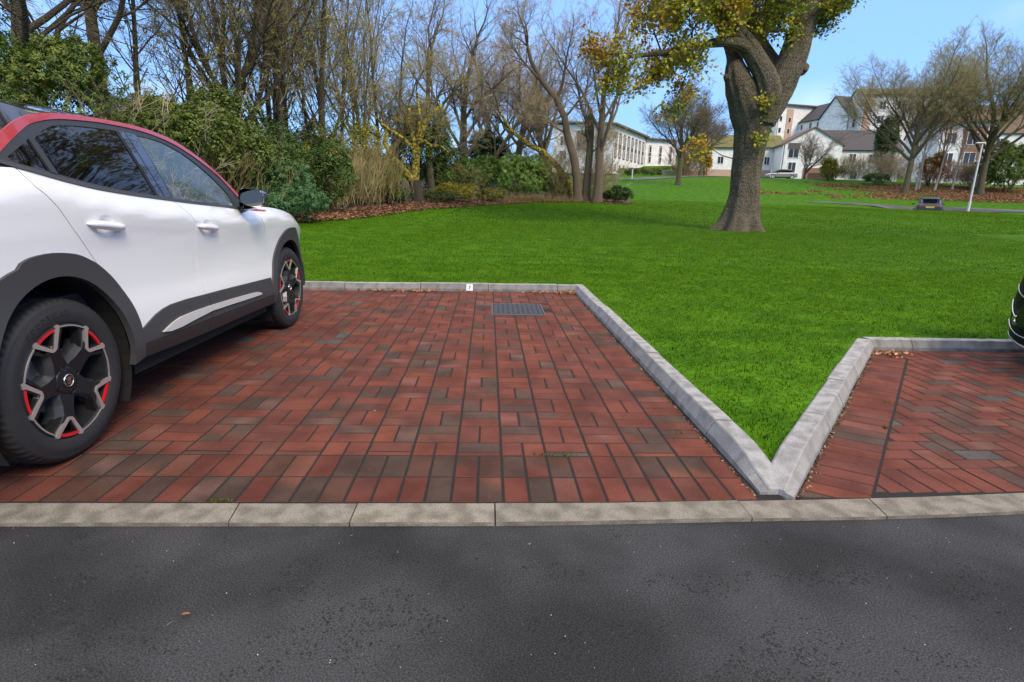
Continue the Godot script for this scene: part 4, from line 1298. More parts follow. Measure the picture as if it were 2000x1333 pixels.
	mb.box(Transform3D(Basis(Vector3(0, 0, 1), 0.12), Vector3(1.80, 0.93, 0)), Vector3(0.42, 0.24, 1.46), 0.06)
	part("dashboard", mb.mesh(), ms.cabin, car)
	for sg in [-1.0, 1.0]:
		mb = MB.new()
		mb.box(Transform3D(Basis(Vector3(0, 0, 1), 0.25), Vector3(0.82, 0.93, 0.38 * sg)), Vector3(0.16, 0.62, 0.48), 0.06)
		mb.box(Transform3D(Basis(Vector3(0, 0, 1), 0.2), Vector3(0.72, 1.30, 0.38 * sg)), Vector3(0.10, 0.17, 0.26), 0.04)
		part("seat", mb.mesh(), ms.seat, car)
	mb = MB.new()
	mb.box(Transform3D(Basis(Vector3(0, 0, 1), 0.3), Vector3(-0.05, 0.95, 0)), Vector3(0.16, 0.6, 1.3), 0.06)
	part("rear_seat", mb.mesh(), ms.seat, car)
	mb = MB.new()
	var wp := PackedVector3Array()
	var wr := PackedFloat32Array()
	for i in 29:
		var w := TAU * i / 28
		wp.append(Transform3D(Basis(Vector3(0, 0, 1), -0.4), Vector3(1.46, 1.0, 0.38)) * Vector3(0, cos(w) * 0.185, sin(w) * 0.185))
		wr.append(0.017)
	mb.tube(wp, wr, 8)
	mb.box(Transform3D(Basis(Vector3(0, 0, 1), -0.4), Vector3(1.48, 1.0, 0.38)), Vector3(0.05, 0.05, 0.34), 0.015)
	part("steering_wheel", mb.mesh(), ms.cabin, car)
	# wheels
	for q in [[0.0, 1.0, -PI / 2 - 0.25], [2.557, 1.0, 0.35], [0.0, -1.0, 0.6], [2.557, -1.0, 1.0]]:
		wheel_parts("wheel", car, Vector3(q[0], 0.345, 0.866 * q[1]), q[1], q[2], ms)

# ---------------------------------------------------------------- trees
func any_perp(d: Vector3) -> Vector3:
	return d.cross(Vector3.UP if absf(d.y) < 0.9 else Vector3.RIGHT).normalized()

func limb(out: Array, p: Vector3, dir: Vector3, l: float, r0: float, lvl: int, P: Dictionary, tips: Array) -> void:
	var n: int = P.seg[lvl]
	var pts := PackedVector3Array([p])
	var rad := PackedFloat32Array([r0 * (1.45 if lvl == 0 else 1.0)])
	var r1: float = maxf(r0 * P.taper[lvl], 0.005)
	var d := dir
	if lvl == 0:
		pts.append(p + dir * l * 0.09); rad.append(r0 * 1.08)
		p = pts[1]
	for i in n:
		d = (d + Vector3(rng.randfn(), rng.randfn() * 0.6, rng.randfn()) * P.wig[lvl] + Vector3.UP * P.up[lvl]).normalized()
		p += d * l / n * (0.91 if lvl == 0 else 1.0)
		pts.append(p)
		rad.append(lerpf(r0, r1, float(i + 1) / n))
	(out[mini(lvl, 1)] as MB).tube(pts, rad, P.sides[lvl])
	if lvl == P.levels:
		tips.append([pts[n], d]); tips.append([pts[n / 2], d])
		return
	var m: int = P.n[lvl]
	var az := rng.randf() * TAU
	var last := pts.size() - 1
	for k in m:
		var t: float = lerpf(P.start[lvl], 1.0, (k + rng.randf() * 0.8) / m)
		var f: float = t * last
		var i := mini(int(f), last - 1)
		var q := pts[i].lerp(pts[i + 1], f - i)
		var dd := (pts[i + 1] - pts[i]).normalized()
		az += 2.4 + rng.randf_range(-0.4, 0.4)
		var a := any_perp(dd)
		var side := a * cos(az) + dd.cross(a) * sin(az)
		var an: float = P.ang[lvl] * rng.randf_range(0.75, 1.25)
		var cd := (dd * cos(an) + side * sin(an)).normalized()
		var s: float = clampf((t - P.start[lvl]) / (1.01 - P.start[lvl]), 0, 1)
		limb(out, q, cd, l * P.len[lvl] * lerpf(1.1, 0.62, s) * rng.randf_range(0.78, 1.2), maxf(lerpf(rad[i], rad[i + 1], f - i) * P.rr[lvl], 0.005), lvl + 1, P, tips)
	limb(out, pts[last], d, l * P.len[lvl] * 0.8, r1, lvl + 1, P, tips)

func spray_mesh(count: int, spread: float, seed_: int, r := 0.006, up := 0.0) -> ArrayMesh:      # one metre of branchlet with its twigs, along y
	var g := RandomNumberGenerator.new()
	g.seed = seed_
	var mb := MB.new()
	var d := Vector3.UP
	var pts := PackedVector3Array([Vector3.ZERO])
	for i in 4:
		d = (d + Vector3(g.randfn(), 0, g.randfn()) * 0.13).normalized()
		pts.append(pts[i] + d * 0.25)
	mb.tube(pts, PackedFloat32Array([r * 1.4, r * 1.2, r, r * 0.8, r * 0.4]), 3)
	for k in count:
		var t := g.randf_range(0.08, 0.98)
		var i := mini(int(t * 4), 3)
		var q := pts[i].lerp(pts[i + 1], t * 4 - i)
		var az := g.randf() * TAU
		var sd := Vector3(cos(az), 0, sin(az))
		var dd := (Vector3.UP + sd * spread * g.randf_range(0.6, 1.3)).normalized()
		var l := g.randf_range(0.25, 0.6) * (1.15 - 0.5 * t)
		var m := q + dd * l * 0.5
		dd = (dd + Vector3(g.randfn(), g.randfn() + up, g.randfn()) * 0.25).normalized()
		mb.tube(PackedVector3Array([q, m, m + dd * l * 0.5]), PackedFloat32Array([r * 0.8, r * 0.65, r * 0.35]), 3)
	return mb.mesh()

func along_y(d: Vector3, turn: float) -> Basis:
	var a := any_perp(d)
	return Basis(a, d, a.cross(d)) * Basis(Vector3.UP, turn)

var spray_fan: ArrayMesh
var spray_up: ArrayMesh
var spray_droop: ArrayMesh

func bare_tree(called: String, label: String, x: float, d: float, P: Dictionary, bark: Material, twig: Material, spray: ArrayMesh, group := "", lean := Vector3.ZERO) -> Node3D:
	var t := thing(called, label, "tree", on_ground(x, d, -0.05), 0.0, group)
	var out := [MB.new(), MB.new()]
	var tips := []
	limb(out, Vector3.ZERO, (Vector3.UP + lean).normalized(), P.height, P.r, 0, P, tips)
	part("trunk", out[0].mesh(), bark, t)
	part("branches", out[1].mesh(), bark, t)
	var where: Array[Transform3D] = []
	var tint := PackedColorArray()
	for q in tips:
		for k in P.sprays:
			var dd: Vector3 = (q[1] + Vector3(rng.randfn(), rng.randfn() * 0.5 + P.get("rise", 0.0), rng.randfn()) * P.get("loose", 0.35)).normalized()
			var s: float = P.spray * rng.randf_range(0.6, 1.25)
			where.append(Transform3D(along_y(dd, rng.randf() * TAU).scaled(Vector3(s, s, s)), q[0]))
			tint.append(Color.WHITE)
	scatter("twigs", spray, twig, where, tint, t)
	if P.has("leaves"):
		where = []
		tint = PackedColorArray()
		for q in tips:
			if rng.randf() < P.leaves[0]:
				for k in P.leaves[4] if P.leaves.size() > 4 else 2:
					var s: float = P.leaves[1] * rng.randf_range(0.6, 1.2)
					where.append(Transform3D(Basis.from_euler(Vector3(rng.randf() * TAU, rng.randf() * TAU, 0)).scaled(Vector3.ONE * s), q[0] + Vector3(rng.randfn(), rng.randfn(), rng.randfn()) * 0.22))
					tint.append((P.leaves[2] as Color).lerp(P.leaves[3], rng.randf()))
		scatter("leaves", leaf_small, M.leaf, where, tint, t)
	return t

func again(o: Node3D, label: String, x: float, d: float, turn: float, s: float, stretch := 1.0) -> Node3D:
	var r: Node3D = o.duplicate()
	var base := String(o.name)
	if base.length() > 4 and base[base.length() - 4] == "_": base = base.substr(0, base.length() - 4)
	r.name = numbered(base)
	add_child(r)
	r.transform = Transform3D(Basis(Vector3.UP, turn).scaled(Vector3(s, s * stretch, s)), on_ground(x, d, -0.05))
	r.set_meta("label", label)
	return r

var leaf_small: ArrayMesh
var leaf_long: ArrayMesh
var leaf_oak: ArrayMesh

func leaf_cluster(count: int, wide: float, droop: float, seed_: int, spread := 0.35, fold := 0.2) -> ArrayMesh:     # leaves of unit length round a point
	var g := RandomNumberGenerator.new()
	g.seed = seed_
	var mb := MB.new()
	for k in count:
		var az := TAU * k / count + g.randf_range(-0.5, 0.5)
		var el := g.randf_range(-0.35, 0.9)
		var d := Vector3(cos(az) * cos(el), sin(el), sin(az) * cos(el))
		var o := Vector3(g.randfn(), g.randfn() * 0.6, g.randfn()) * spread
		var side := d.cross(Vector3.UP).normalized().rotated(d, g.randf_range(-0.7, 0.7)) * wide
		var l := g.randf_range(0.7, 1.1)
		var nn := side.cross(d).normalized()
		if nn.y < 0: nn = -nn
		var b := o + d * l * 0.5 - Vector3(0, droop * 0.15, 0)
		var e := o + d * l - Vector3(0, droop * 0.5, 0)
		mb.col = Color.WHITE * g.randf_range(0.75, 1.2)
		mb.tri(o, b + side + nn * fold * wide, b)
		mb.tri(o, b, b - side + nn * fold * wide)
		mb.tri(b + side + nn * fold * wide, e, b)
		mb.tri(b, e, b - side + nn * fold * wide)
	return mb.mesh()

func build_trees() -> void:
	spray_fan = spray_mesh(8, 0.9, 3, 0.0085)
	spray_up = spray_mesh(9, 0.42, 4, 0.0075)
	spray_droop = spray_mesh(9, 1.1, 5, 0.006, -1.2)
	leaf_small = leaf_cluster(6, 0.26, 0.1, 8, 0.5)
	leaf_long = leaf_cluster(8, 0.16, 0.35, 9, 0.12)
	leaf_oak = leaf_cluster(6, 0.27, 0.5, 10, 0.55)
	var yg := [0.5, 0.09, Color(0.10, 0.14, 0.02), Color(0.26, 0.24, 0.03)]

	# --- the thicket on the left
	var broad := {"height": 6.5, "r": 0.24, "levels": 3, "seg": [6, 7, 5, 3], "wig": [0.05, 0.12, 0.17, 0.2], "up": [0.02, 0.03, 0.04, 0.02], "n": [6, 6, 5, 0], "start": [0.35, 0.25, 0.2, 0], "ang": [0.8, 0.75, 0.75, 0], "len": [0.85, 0.52, 0.55, 0], "rr": [0.55, 0.55, 0.6, 0], "taper": [0.55, 0.35, 0.3, 0.4], "sides": [9, 6, 4, 3], "sprays": 1, "spray": 0.75, "leaves": [0.25, 0.08, Color(0.18, 0.22, 0.04), Color(0.36, 0.32, 0.06)]}
	var t1 := bare_tree("bare_tree", "thick dark trunk rising out of the evergreen bank above the white car's roof", -12.09, 17.0, broad, M.bark_dark, M.twig_dark, spray_fan)
	var b3 := broad.duplicate()
	b3.r = 0.13; b3.height = 7.0
	bare_tree("bare_tree", "slim dark tree at the far left edge, behind the evergreen bank", -12.3, 16.0, b3, M.bark_dark, M.twig_dark, spray_fan)
	var b2 := broad.duplicate()
	b2.r = 0.21; b2.height = 8.5; b2.n = [5, 6, 6, 0]
	bare_tree("bare_tree", "straight pale-barked trunk second from the left edge", -11.57, 18.5, b2, M.bark_grey, M.twig_dark, spray_up)
	var fork := broad.duplicate()
	fork.height = 3.6; fork.r = 0.25; fork.n = [8, 7, 5, 0]; fork.start = [0.62, 0.2, 0.2, 0]; fork.ang = [0.55, 0.6, 0.7, 0]; fork.len = [2.1, 0.4, 0.5, 0]; fork.seg = [4, 8, 5, 3]; fork.up = [0.0, 0.05, 0.06, 0.02]
	bare_tree("bare_tree", "dark tree forking low into many wide arching limbs behind the car's windscreen", -9.33, 22.0, fork, M.bark_dark, M.twig_dark, spray_fan)
	var up := {"height": 3.2, "r": 0.17, "levels": 3, "seg": [4, 9, 5, 3], "wig": [0.04, 0.05, 0.09, 0.15], "up": [0.0, 0.045, 0.12, 0.1], "n": [6, 8, 4, 0], "start": [0.45, 0.15, 0.2, 0], "ang": [0.36, 0.42, 0.45, 0], "len": [2.9, 0.26, 0.5, 0], "rr": [0.48, 0.5, 0.6, 0], "taper": [0.6, 0.25, 0.3, 0.4], "sides": [9, 6, 4, 3], "sprays": 1, "spray": 0.8, "loose": 0.2, "rise": 0.5, "leaves": [0.6, 0.11, Color(0.18, 0.22, 0.04), Color(0.46, 0.42, 0.07), 1]}
	bare_tree("upright_tree", "upright many-stemmed tree just right of the low-forked dark tree", -8.5, 24.0, up, M.bark_dark, M.twig_olive, spray_up)
	bare_tree("upright_tree", "broom-like upright tree with yellowish leaves, left of the gap before the mossy tree", -7.2, 26.0, up, M.bark_olive, M.twig_olive, spray_up)
	var up2 := up.duplicate()
	up2.height = 2.9; up2.leaves = [0.2, 0.08, Color(0.2, 0.24, 0.04), Color(0.5, 0.42, 0.07), 1]
	bare_tree("upright_tree", "slender broom-like tree at the right end of the tall thicket", -5.9, 28.5, up2, M.bark_olive, M.twig_olive, spray_up)
	bare_tree("upright_tree", "upright tree set back between the dark fork and the broom-like tree", -10.6, 30.0, up, M.bark_olive, M.twig_dark, spray_up)

	# slim poles that fill the thicket
	var pole := {"height": 9.0, "r": 0.10, "levels": 2, "seg": [9, 5, 3], "wig": [0.035, 0.12, 0.2], "up": [0.02, 0.07, 0.03], "n": [17, 5, 0], "start": [0.22, 0.2, 0], "ang": [0.75, 0.7, 0], "len": [0.26, 0.5, 0], "rr": [0.42, 0.6, 0], "taper": [0.3, 0.3, 0.4], "sides": [7, 4, 3], "sprays": 1, "spray": 0.8, "leaves": [0.6, 0.10, Color(0.2, 0.24, 0.04), Color(0.48, 0.42, 0.07), 1]}
	var pl: Node3D
	var spots := [[-10.8, 19.0], [-10.0, 20.5], [-9.9, 23.5], [-8.6, 21.0], [-7.9, 23.0], [-7.9, 26.5], [-6.9, 24.6], [-6.5, 29.0], [-5.6, 30.5], [-5.0, 32.5], [-9.2, 27.5], [-11.4, 24.0], [-7.6, 31.0]]
	var names := ["slim stem right next to the straight pale-barked trunk", "slim stem left of the low-forked dark tree, nearer of a pair", "slim stem directly behind the low-forked dark tree", "slim stem just in front of the low-forked dark tree, on its right", "slim stem touching the upright many-stemmed tree on its right", "slim stem left of the yellowish broom-like tree, set back", "slim stem in front of the yellowish broom-like tree", "slim stem just left of the slender tree that ends the tall thicket", "slim stem right of the slender tree that ends the tall thicket", "rightmost slim stem of the thicket, nearest the mossy tree", "slim stem behind the upright many-stemmed tree", "slim stem left of the low-forked dark tree, farther of a pair", "farthest slim stem, right of the yellowish broom-like tree"]
	for i in spots.size():
		if i == 0: pl = bare_tree("slim_tree", names[i], spots[i][0], spots[i][1], pole, M.bark_dark, M.twig_olive, spray_fan, "slim trees of the thicket")
		else: again(pl, names[i], spots[i][0], spots[i][1], i * 2.1, rng.randf_range(0.85, 1.15))

	# --- the middle
	var thin := {"height": 7.0, "r": 0.2, "levels": 3, "seg": [7, 8, 5, 3], "wig": [0.07, 0.13, 0.2, 0.2], "up": [0.0, 0.05, 0.02, 0.0], "n": [7, 6, 4, 0], "start": [0.45, 0.3, 0.3, 0], "ang": [0.75, 0.7, 0.7, 0], "len": [0.75, 0.42, 0.5, 0], "rr": [0.6, 0.5, 0.6, 0], "taper": [0.5, 0.3, 0.3, 0.4], "sides": [8, 6, 4, 3], "sprays": 1, "spray": 0.8}
	bare_tree("bare_tree", "tall sparse tree with long bare limbs above the mossy tree", -3.3, 34.0, thin, M.bark_olive, M.twig_brown, spray_fan)
	var mid := {"height": 6.6, "r": 0.34, "levels": 3, "seg": [6, 7, 5, 3], "wig": [0.05, 0.11, 0.16, 0.2], "up": [0.0, 0.05, 0.05, 0.03], "n": [9, 7, 5, 0], "start": [0.3, 0.25, 0.2, 0], "ang": [0.62, 0.65, 0.7, 0], "len": [0.85, 0.45, 0.55, 0], "rr": [0.5, 0.55, 0.6, 0], "taper": [0.5, 0.3, 0.3, 0.4], "sides": [8, 6, 4, 3], "sprays": 1, "spray": 0.8}
	var mid_tree := bare_tree("bare_tree", "straight grey-barked tree in the middle of the far tree line", -1.89, 42.0, mid, M.bark_grey, M.twig_brown, spray_fan)
	again(mid_tree, "round-crowned bare tree behind the bright green bush", 2.1, 45.0, 2.0, 0.98)
	again(mid_tree, "bare tree right of the round-crowned one, behind the leaning trunk", 4.4, 47.0, 4.1, 0.92)
	again(mid_tree, "smaller bare tree far back, between the grey-barked tree and the round-crowned one", 0.4, 50.0, 5.2, 0.9)
	var leanp := mid.duplicate()
	leanp.n = [6, 6, 5, 0]; leanp.r = 0.2; leanp.height = 5.5
	bare_tree("bare_tree", "slim trunk leaning right beside the straight grey-barked tree", -0.76, 44.0, leanp, M.bark_olive, M.twig_brown, spray_fan, "", Vector3(0.45, 0, 0))
	# three trunks in a row at the end of the bed
	var t12 := thing("leaning_tree", "thick curving trunk leaning left, left of the broken stump", "tree", on_ground(5.81, 38.0, -0.05))
	var out := [MB.new(), MB.new()]
	out[0].tube(PackedVector3Array([Vector3(0.05, 0, 0), Vector3(0.03, 0.5, 0), Vector3(-0.1, 1.6, 0.1), Vector3(-0.35, 2.8, 0.1), Vector3(-0.85, 4.2, 0), Vector3(-1.05, 5.2, 0), Vector3(-1.6, 6.3, -0.1), Vector3(-2.6, 7.3, 0), Vector3(-3.3, 8.4, 0.1)]), PackedFloat32Array([0.44, 0.30, 0.27, 0.26, 0.23, 0.21, 0.19, 0.15, 0.11]), 10)
	part("trunk", out[0].mesh(), M.bark_grey, t12)
	var tips := []
	var lp := mid.duplicate()
	lp.seg = [5, 7, 5, 3]
	for q in [[Vector3(-3.3, 8.4, 0.1), Vector3(-0.35, 1, 0), 2.6, 0.13], [Vector3(-2.6, 7.3, 0), Vector3(-0.9, 0.5, 0.2), 3.2, 0.1], [Vector3(-1.6, 6.3, -0.1), Vector3(0.3, 1, 0.3), 3.4, 0.13], [Vector3(-1.05, 5.2, 0), Vector3(0.7, 0.9, -0.2), 3.0, 0.1], [Vector3(-0.85, 4.2, 0), Vector3(-0.9, 0.5, 0.3), 2.6, 0.08]]:
		limb(out, q[0], (q[1] as Vector3).normalized(), q[2], q[3], 1, lp, tips)
	part("branches", out[1].mesh(), M.bark_grey, t12)
	twigs_at(t12, tips, spray_fan, M.twig_brown, 2, 0.8)
	# a mossy limb sweeping out to the left
	var t12b := thing("leaning_tree", "low mossy limb sweeping far left from behind the curving trunk", "tree", on_ground(5.5, 39.0, -0.05))
	out = [MB.new(), MB.new()]
	out[0].tube(PackedVector3Array([Vector3(0.2, 0, 0), Vector3(-0.1, 1.0, 0), Vector3(-0.9, 2.2, 0), Vector3(-1.9, 3.1, 0), Vector3(-3.0, 3.6, 0), Vector3(-4.1, 4.4, 0), Vector3(-4.9, 5.6, 0)]), PackedFloat32Array([0.3, 0.24, 0.21, 0.18, 0.16, 0.12, 0.08]), 9)
	part("trunk", out[0].mesh(), M.bark_moss, t12b)
	tips = []
	for q in [[Vector3(-4.9, 5.6, 0), Vector3(-0.3, 1, 0), 2.6, 0.08], [Vector3(-3.0, 3.6, 0), Vector3(0.2, 1, 0.2), 2.6, 0.09], [Vector3(-4.1, 4.4, 0), Vector3(-0.8, 0.7, -0.2), 2.4, 0.08], [Vector3(-1.9, 3.1, 0), Vector3(-0.4, 0.9, 0.2), 2.0, 0.08]]:
		limb(out, q[0], (q[1] as Vector3).normalized(), q[2], q[3], 1, lp, tips)
	part("branches", out[1].mesh(), M.bark_olive, t12b)
	twigs_at(t12b, tips, spray_fan, M.twig_brown, 1, 0.8)
	var stump := thing("broken_trunk", "broken trunk ending in a jagged stub between two taller trees", "tree", on_ground(6.45, 38.4, -0.05))
	out = [MB.new(), MB.new()]
	out[0].tube(PackedVector3Array([Vector3(0, 0, 0), Vector3(0, 0.5, 0), Vector3(0.06, 2, 0), Vector3(0.1, 3.4, 0), Vector3(0.1, 4.6, 0), Vector3(0.0, 5.4, 0.05), Vector3(0.02, 5.9, 0.1)]), PackedFloat32Array([0.42, 0.28, 0.24, 0.23, 0.21, 0.18, 0.04]), 10)
	part("trunk", out[0].mesh(), M.bark_grey, stump)
	tips = []
	for q in [[Vector3(0.1, 3.6, 0), Vector3(-0.5, 1, 0.3), 2.2, 0.12], [Vector3(0.1, 4.4, 0), Vector3(-0.35, 1, -0.2), 3.6, 0.15], [Vector3(0.1, 3.0, 0), Vector3(0.8, 0.8, 0), 1.6, 0.07]]:
		limb(out, q[0], (q[1] as Vector3).normalized(), q[2], q[3], 1, lp, tips)
	part("branches", out[1].mesh(), M.bark_grey, stump)
	twigs_at(stump, tips, spray_fan, M.twig_brown, 1, 0.8)
	var ash := {"height": 6.0, "r": 0.29, "levels": 3, "seg": [6, 9, 6, 3], "wig": [0.02, 0.07, 0.15, 0.2], "up": [0.0, 0.035, 0.05, 0.03], "n": [6, 7, 5, 0], "start": [0.5, 0.3, 0.25, 0], "ang": [0.55, 0.6, 0.65, 0], "len": [1.15, 0.38, 0.5, 0], "rr": [0.5, 0.5, 0.6, 0], "taper": [0.62, 0.25, 0.3, 0.4], "sides": [10, 7, 5, 3], "sprays": 1, "spray": 0.8}
	bare_tree("bare_tree", "tall grey tree with long rising limbs, right of the broken trunk", 7.05, 37.5, ash, M.bark_grey, M.twig_brown, spray_fan, "", Vector3(0.04, 0, 0))
	# small gnarled tree, yellow with moss
	var moss := thing("mossy_tree", "small gnarled tree with crooked limbs yellow with moss at the edge of the lawn", "tree", on_ground(-3.6, 29.5, -0.08))
	out = [MB.new(), MB.new()]
	out[0].tube(PackedVector3Array([Vector3(0.1, 0, 0), Vector3(0.02, 0.35, 0), Vector3(-0.08, 0.9, 0), Vector3(-0.1, 1.15, 0)]), PackedFloat32Array([0.40, 0.31, 0.29, 0.31]), 10)
	part("trunk", out[0].mesh(), M.bark_dark, moss)
	out = [MB.new(), MB.new()]
	var low_limb := [[Vector3(-0.1, 1.0, 0), Vector3(-0.55, 1.55, 0.2), Vector3(-1.15, 2.2, 0.3), Vector3(-1.5, 2.9, 0.2), Vector3(-1.4, 3.4, 0.1), Vector3(-1.75, 3.9, 0)], [Vector3(-0.1, 1.1, 0), Vector3(-0.05, 2.0, -0.1), Vector3(0.05, 2.8, 0), Vector3(0.35, 3.6, 0), Vector3(0.8, 4.3, 0.1), Vector3(1.3, 4.7, 0)], [Vector3(-0.05, 2.2, 0), Vector3(-0.1, 3.0, 0.1), Vector3(-0.35, 3.9, 0), Vector3(-0.3, 4.8, 0)], [Vector3(0.05, 2.8, 0), Vector3(0.45, 3.0, 0.3), Vector3(0.8, 2.75, 0.4), Vector3(1.2, 2.8, 0.4), Vector3(1.6, 2.5, 0.3)], [Vector3(-0.1, 2.6, 0), Vector3(-0.6, 3.1, 0.2), Vector3(-1.3, 3.5, 0.2), Vector3(-2.0, 4.1, 0.1)], [Vector3(0.1, 3.2, 0), Vector3(0.2, 4.2, 0), Vector3(0.05, 5.3, 0)]]
	var lr := [0.20, 0.23, 0.15, 0.12, 0.12, 0.13]
	tips = []
	lp = mid.duplicate()
	lp.wig = [0.1, 0.25, 0.3, 0.3]; lp.n = [5, 6, 6, 0]; lp.seg = [4, 5, 4, 3]
	for i in low_limb.size():
		var pts := PackedVector3Array(low_limb[i])
		var rad := PackedFloat32Array()
		for k in pts.size(): rad.append(lerpf(lr[i], lr[i] * 0.4, float(k) / (pts.size() - 1)))
		var mm := MB.new()
		mm.tube(pts, rad, 8)
		part("limb", mm.mesh(), M.bark_moss, moss)
		for k in range(2, pts.size()):
			limb(out, pts[k], (pts[k] - pts[k - 1] + Vector3(rng.randfn() * 0.4, 0.5, rng.randfn() * 0.4)).normalized(), 1.7, rad[k] * 0.75, 1, lp, tips)
	part("branches", out[1].mesh(), M.bark_olive, moss)
	twigs_at(moss, tips, spray_fan, M.twig_olive, 1, 0.5)

	# --- beyond the lawn, centre and right
	var roundp := {"height": 4.0, "r": 0.27, "levels": 4, "seg": [5, 7, 5, 4, 3], "wig": [0.03, 0.10, 0.16, 0.2, 0.2], "up": [0.0, 0.03, 0.05, 0.05, 0.03], "n": [9, 8, 6, 3, 0], "start": [0.55, 0.3, 0.25, 0.25, 0], "ang": [0.66, 0.6, 0.65, 0.65, 0], "len": [1.45, 0.40, 0.5, 0.5, 0], "rr": [0.5, 0.55, 0.6, 0.6, 0], "taper": [0.75, 0.3, 0.3, 0.35, 0.4], "sides": [10, 7, 5, 4, 3], "sprays": 1, "spray": 0.5}
	var r1 := bare_tree("bare_tree", "bare round-headed tree standing alone on the lawn left of the oak", 18.68, 57.0, roundp, M.bark_olive, M.twig_dark, spray_fan)
	r1.scale = Vector3(0.96, 0.96, 0.96)
	again(r1, "small bare round-headed tree far behind, between the oak and the lone tree", 27.8, 76.0, 2.5, 0.9)
	var rp2 := roundp.duplicate()
	rp2.height = 4.6; rp2.r = 0.25; rp2.rr = [0.6, 0.5, 0.6, 0.6, 0]; rp2.len = [1.6, 0.40, 0.5, 0.5, 0]; rp2.n = [11, 9, 7, 4, 0]; rp2.ang = [0.72, 0.65, 0.7, 0.7, 0]; rp2.up = [0.0, 0.045, 0.06, 0.05, 0.03]
	var r2 := bare_tree("bare_tree", "large bare spreading tree in front of the tallest white building", 40.0, 54.5, rp2, M.bark_olive, M.twig_olive, spray_fan, "", Vector3(0.03, 0, 0))
	r2.scale = Vector3(1.12, 1.12, 1.12)
	again(r2, "large bare tree directly behind the lamp post", 48.35, 55.5, 3.3, 1.22)
	var sm := fork.duplicate()
	sm.height = 0.9; sm.r = 0.16; sm.n = [8, 6, 5, 0]; sm.len = [4.4, 0.42, 0.5, 0]; sm.ang = [0.4, 0.5, 0.6, 0]; sm.leaves = [0.0, 0.1, Color.WHITE, Color.WHITE]
	bare_tree("bare_tree", "small many-stemmed bare tree before the gabled white house", 38.98, 71.0, sm, M.bark_dark, M.twig_dark, spray_fan)
	var birch := {"height": 7.5, "r": 0.085, "levels": 2, "seg": [7, 4, 3], "wig": [0.035, 0.12, 0.2], "up": [0.02, 0.05, 0.0], "n": [14, 5, 0], "start": [0.35, 0.25, 0], "ang": [0.5, 0.6, 0], "len": [0.26, 0.5, 0], "rr": [0.45, 0.6, 0], "taper": [0.3, 0.3, 0.4], "sides": [7, 4, 3], "sprays": 1, "spray": 0.7}
	var bl := ["leftmost thin white birch trunk beside the large spreading tree", "thin white birch with orange twigs, second of the row", "white birch leaning right in the middle of the birch row", "thin birch with a golden crown before the reddish tree", "short birch nearest the tree behind the lamp post"]
	var bx := [[43.3, 57.5], [44.4, 58.5], [45.3, 57.5], [47.9, 58.5], [49.6, 58.0]]
	var first: Node3D
	for i in 5:
		if i == 0: first = bare_tree("birch", bl[0], bx[0][0], bx[0][1], birch, M.bark_birch, M.twig_gold, spray_up, "young birches behind the far lawn", Vector3(0.05, 0, 0))
		else:
			var c := again(first, bl[i], bx[i][0], bx[i][1], i * 1.7, [1.0, 0.92, 1.08, 0.95, 0.7][i])
			if i == 2: c.rotate_z(-0.14)
	var redp := birch.duplicate()
	redp.height = 9.0; redp.r = 0.13; redp.n = [22, 7, 0]; redp.sprays = 2
	bare_tree("red_twigged_tree", "reddish-purple twiggy tree between the two large bare trees", 51.4, 65.0, redp, M.bark_grey, M.twig_red, spray_up)
	build_oak()
	build_edge_bough()

func twigs_at(t: Node3D, tips: Array, spray: ArrayMesh, m: Material, per: int, s0: float) -> void:
	var where: Array[Transform3D] = []
	var tint := PackedColorArray()
	for q in tips:
		for k in per:
			var dd: Vector3 = (q[1] + Vector3(rng.randfn(), rng.randfn() * 0.5, rng.randfn()) * 0.4).normalized()
			where.append(Transform3D(along_y(dd, rng.randf() * TAU).scaled(Vector3.ONE * s0 * rng.randf_range(0.6, 1.25)), q[0]))
			tint.append(Color.WHITE)
	scatter("twigs", spray, m, where, tint, t)

# a tree standing outside the picture, one bough of which reaches in at the right edge
func build_edge_bough() -> void:
	var t := thing("yellow_tree", "yellow-leaved tree at the right edge, only the tip of one bough showing", "tree", on_ground(19.2, 16.5))
	var mb := MB.new()
	mb.tube(PackedVector3Array([Vector3(0, -0.1, 0), Vector3(0, 1.5, 0), Vector3(0.05, 3.4, 0), Vector3(0.2, 6.5, 0)]), PackedFloat32Array([0.34, 0.26, 0.22, 0.12]), 10)
	part("trunk", mb.mesh(), M.bark_oak, t)
	mb = MB.new()
	mb.tube(PackedVector3Array([Vector3(0.05, 3.3, 0), Vector3(-1.4, 4.1, 0.2), Vector3(-2.7, 4.6, 0.4), Vector3(-3.75, 4.75, 0.5)]), PackedFloat32Array([0.12, 0.08, 0.05, 0.015]), 7)
	part("limb", mb.mesh(), M.bark_oak, t)
	var where: Array[Transform3D] = []
	var tint := PackedColorArray()
	for k in 420:
		var f := rng.randf()
		var p := Vector3(0.05, 4.1, 0).lerp(Vector3(-3.75, 4.75, 0.5), f) + Vector3(rng.randfn() * 0.22, rng.randfn() * 0.2, rng.randfn() * 0.25)
		where.append(Transform3D(Basis.from_euler(Vector3(rng.randfn() * 0.6, rng.randf() * TAU, rng.randfn() * 0.6)).scaled(Vector3.ONE * rng.randf_range(0.11, 0.17)), p))
		tint.append(Color(0.5, 0.38, 0.03).lerp(Color(0.55, 0.28, 0.03), rng.randf()))
	scatter("leaves", leaf_oak, M.leaf, where, tint, t)

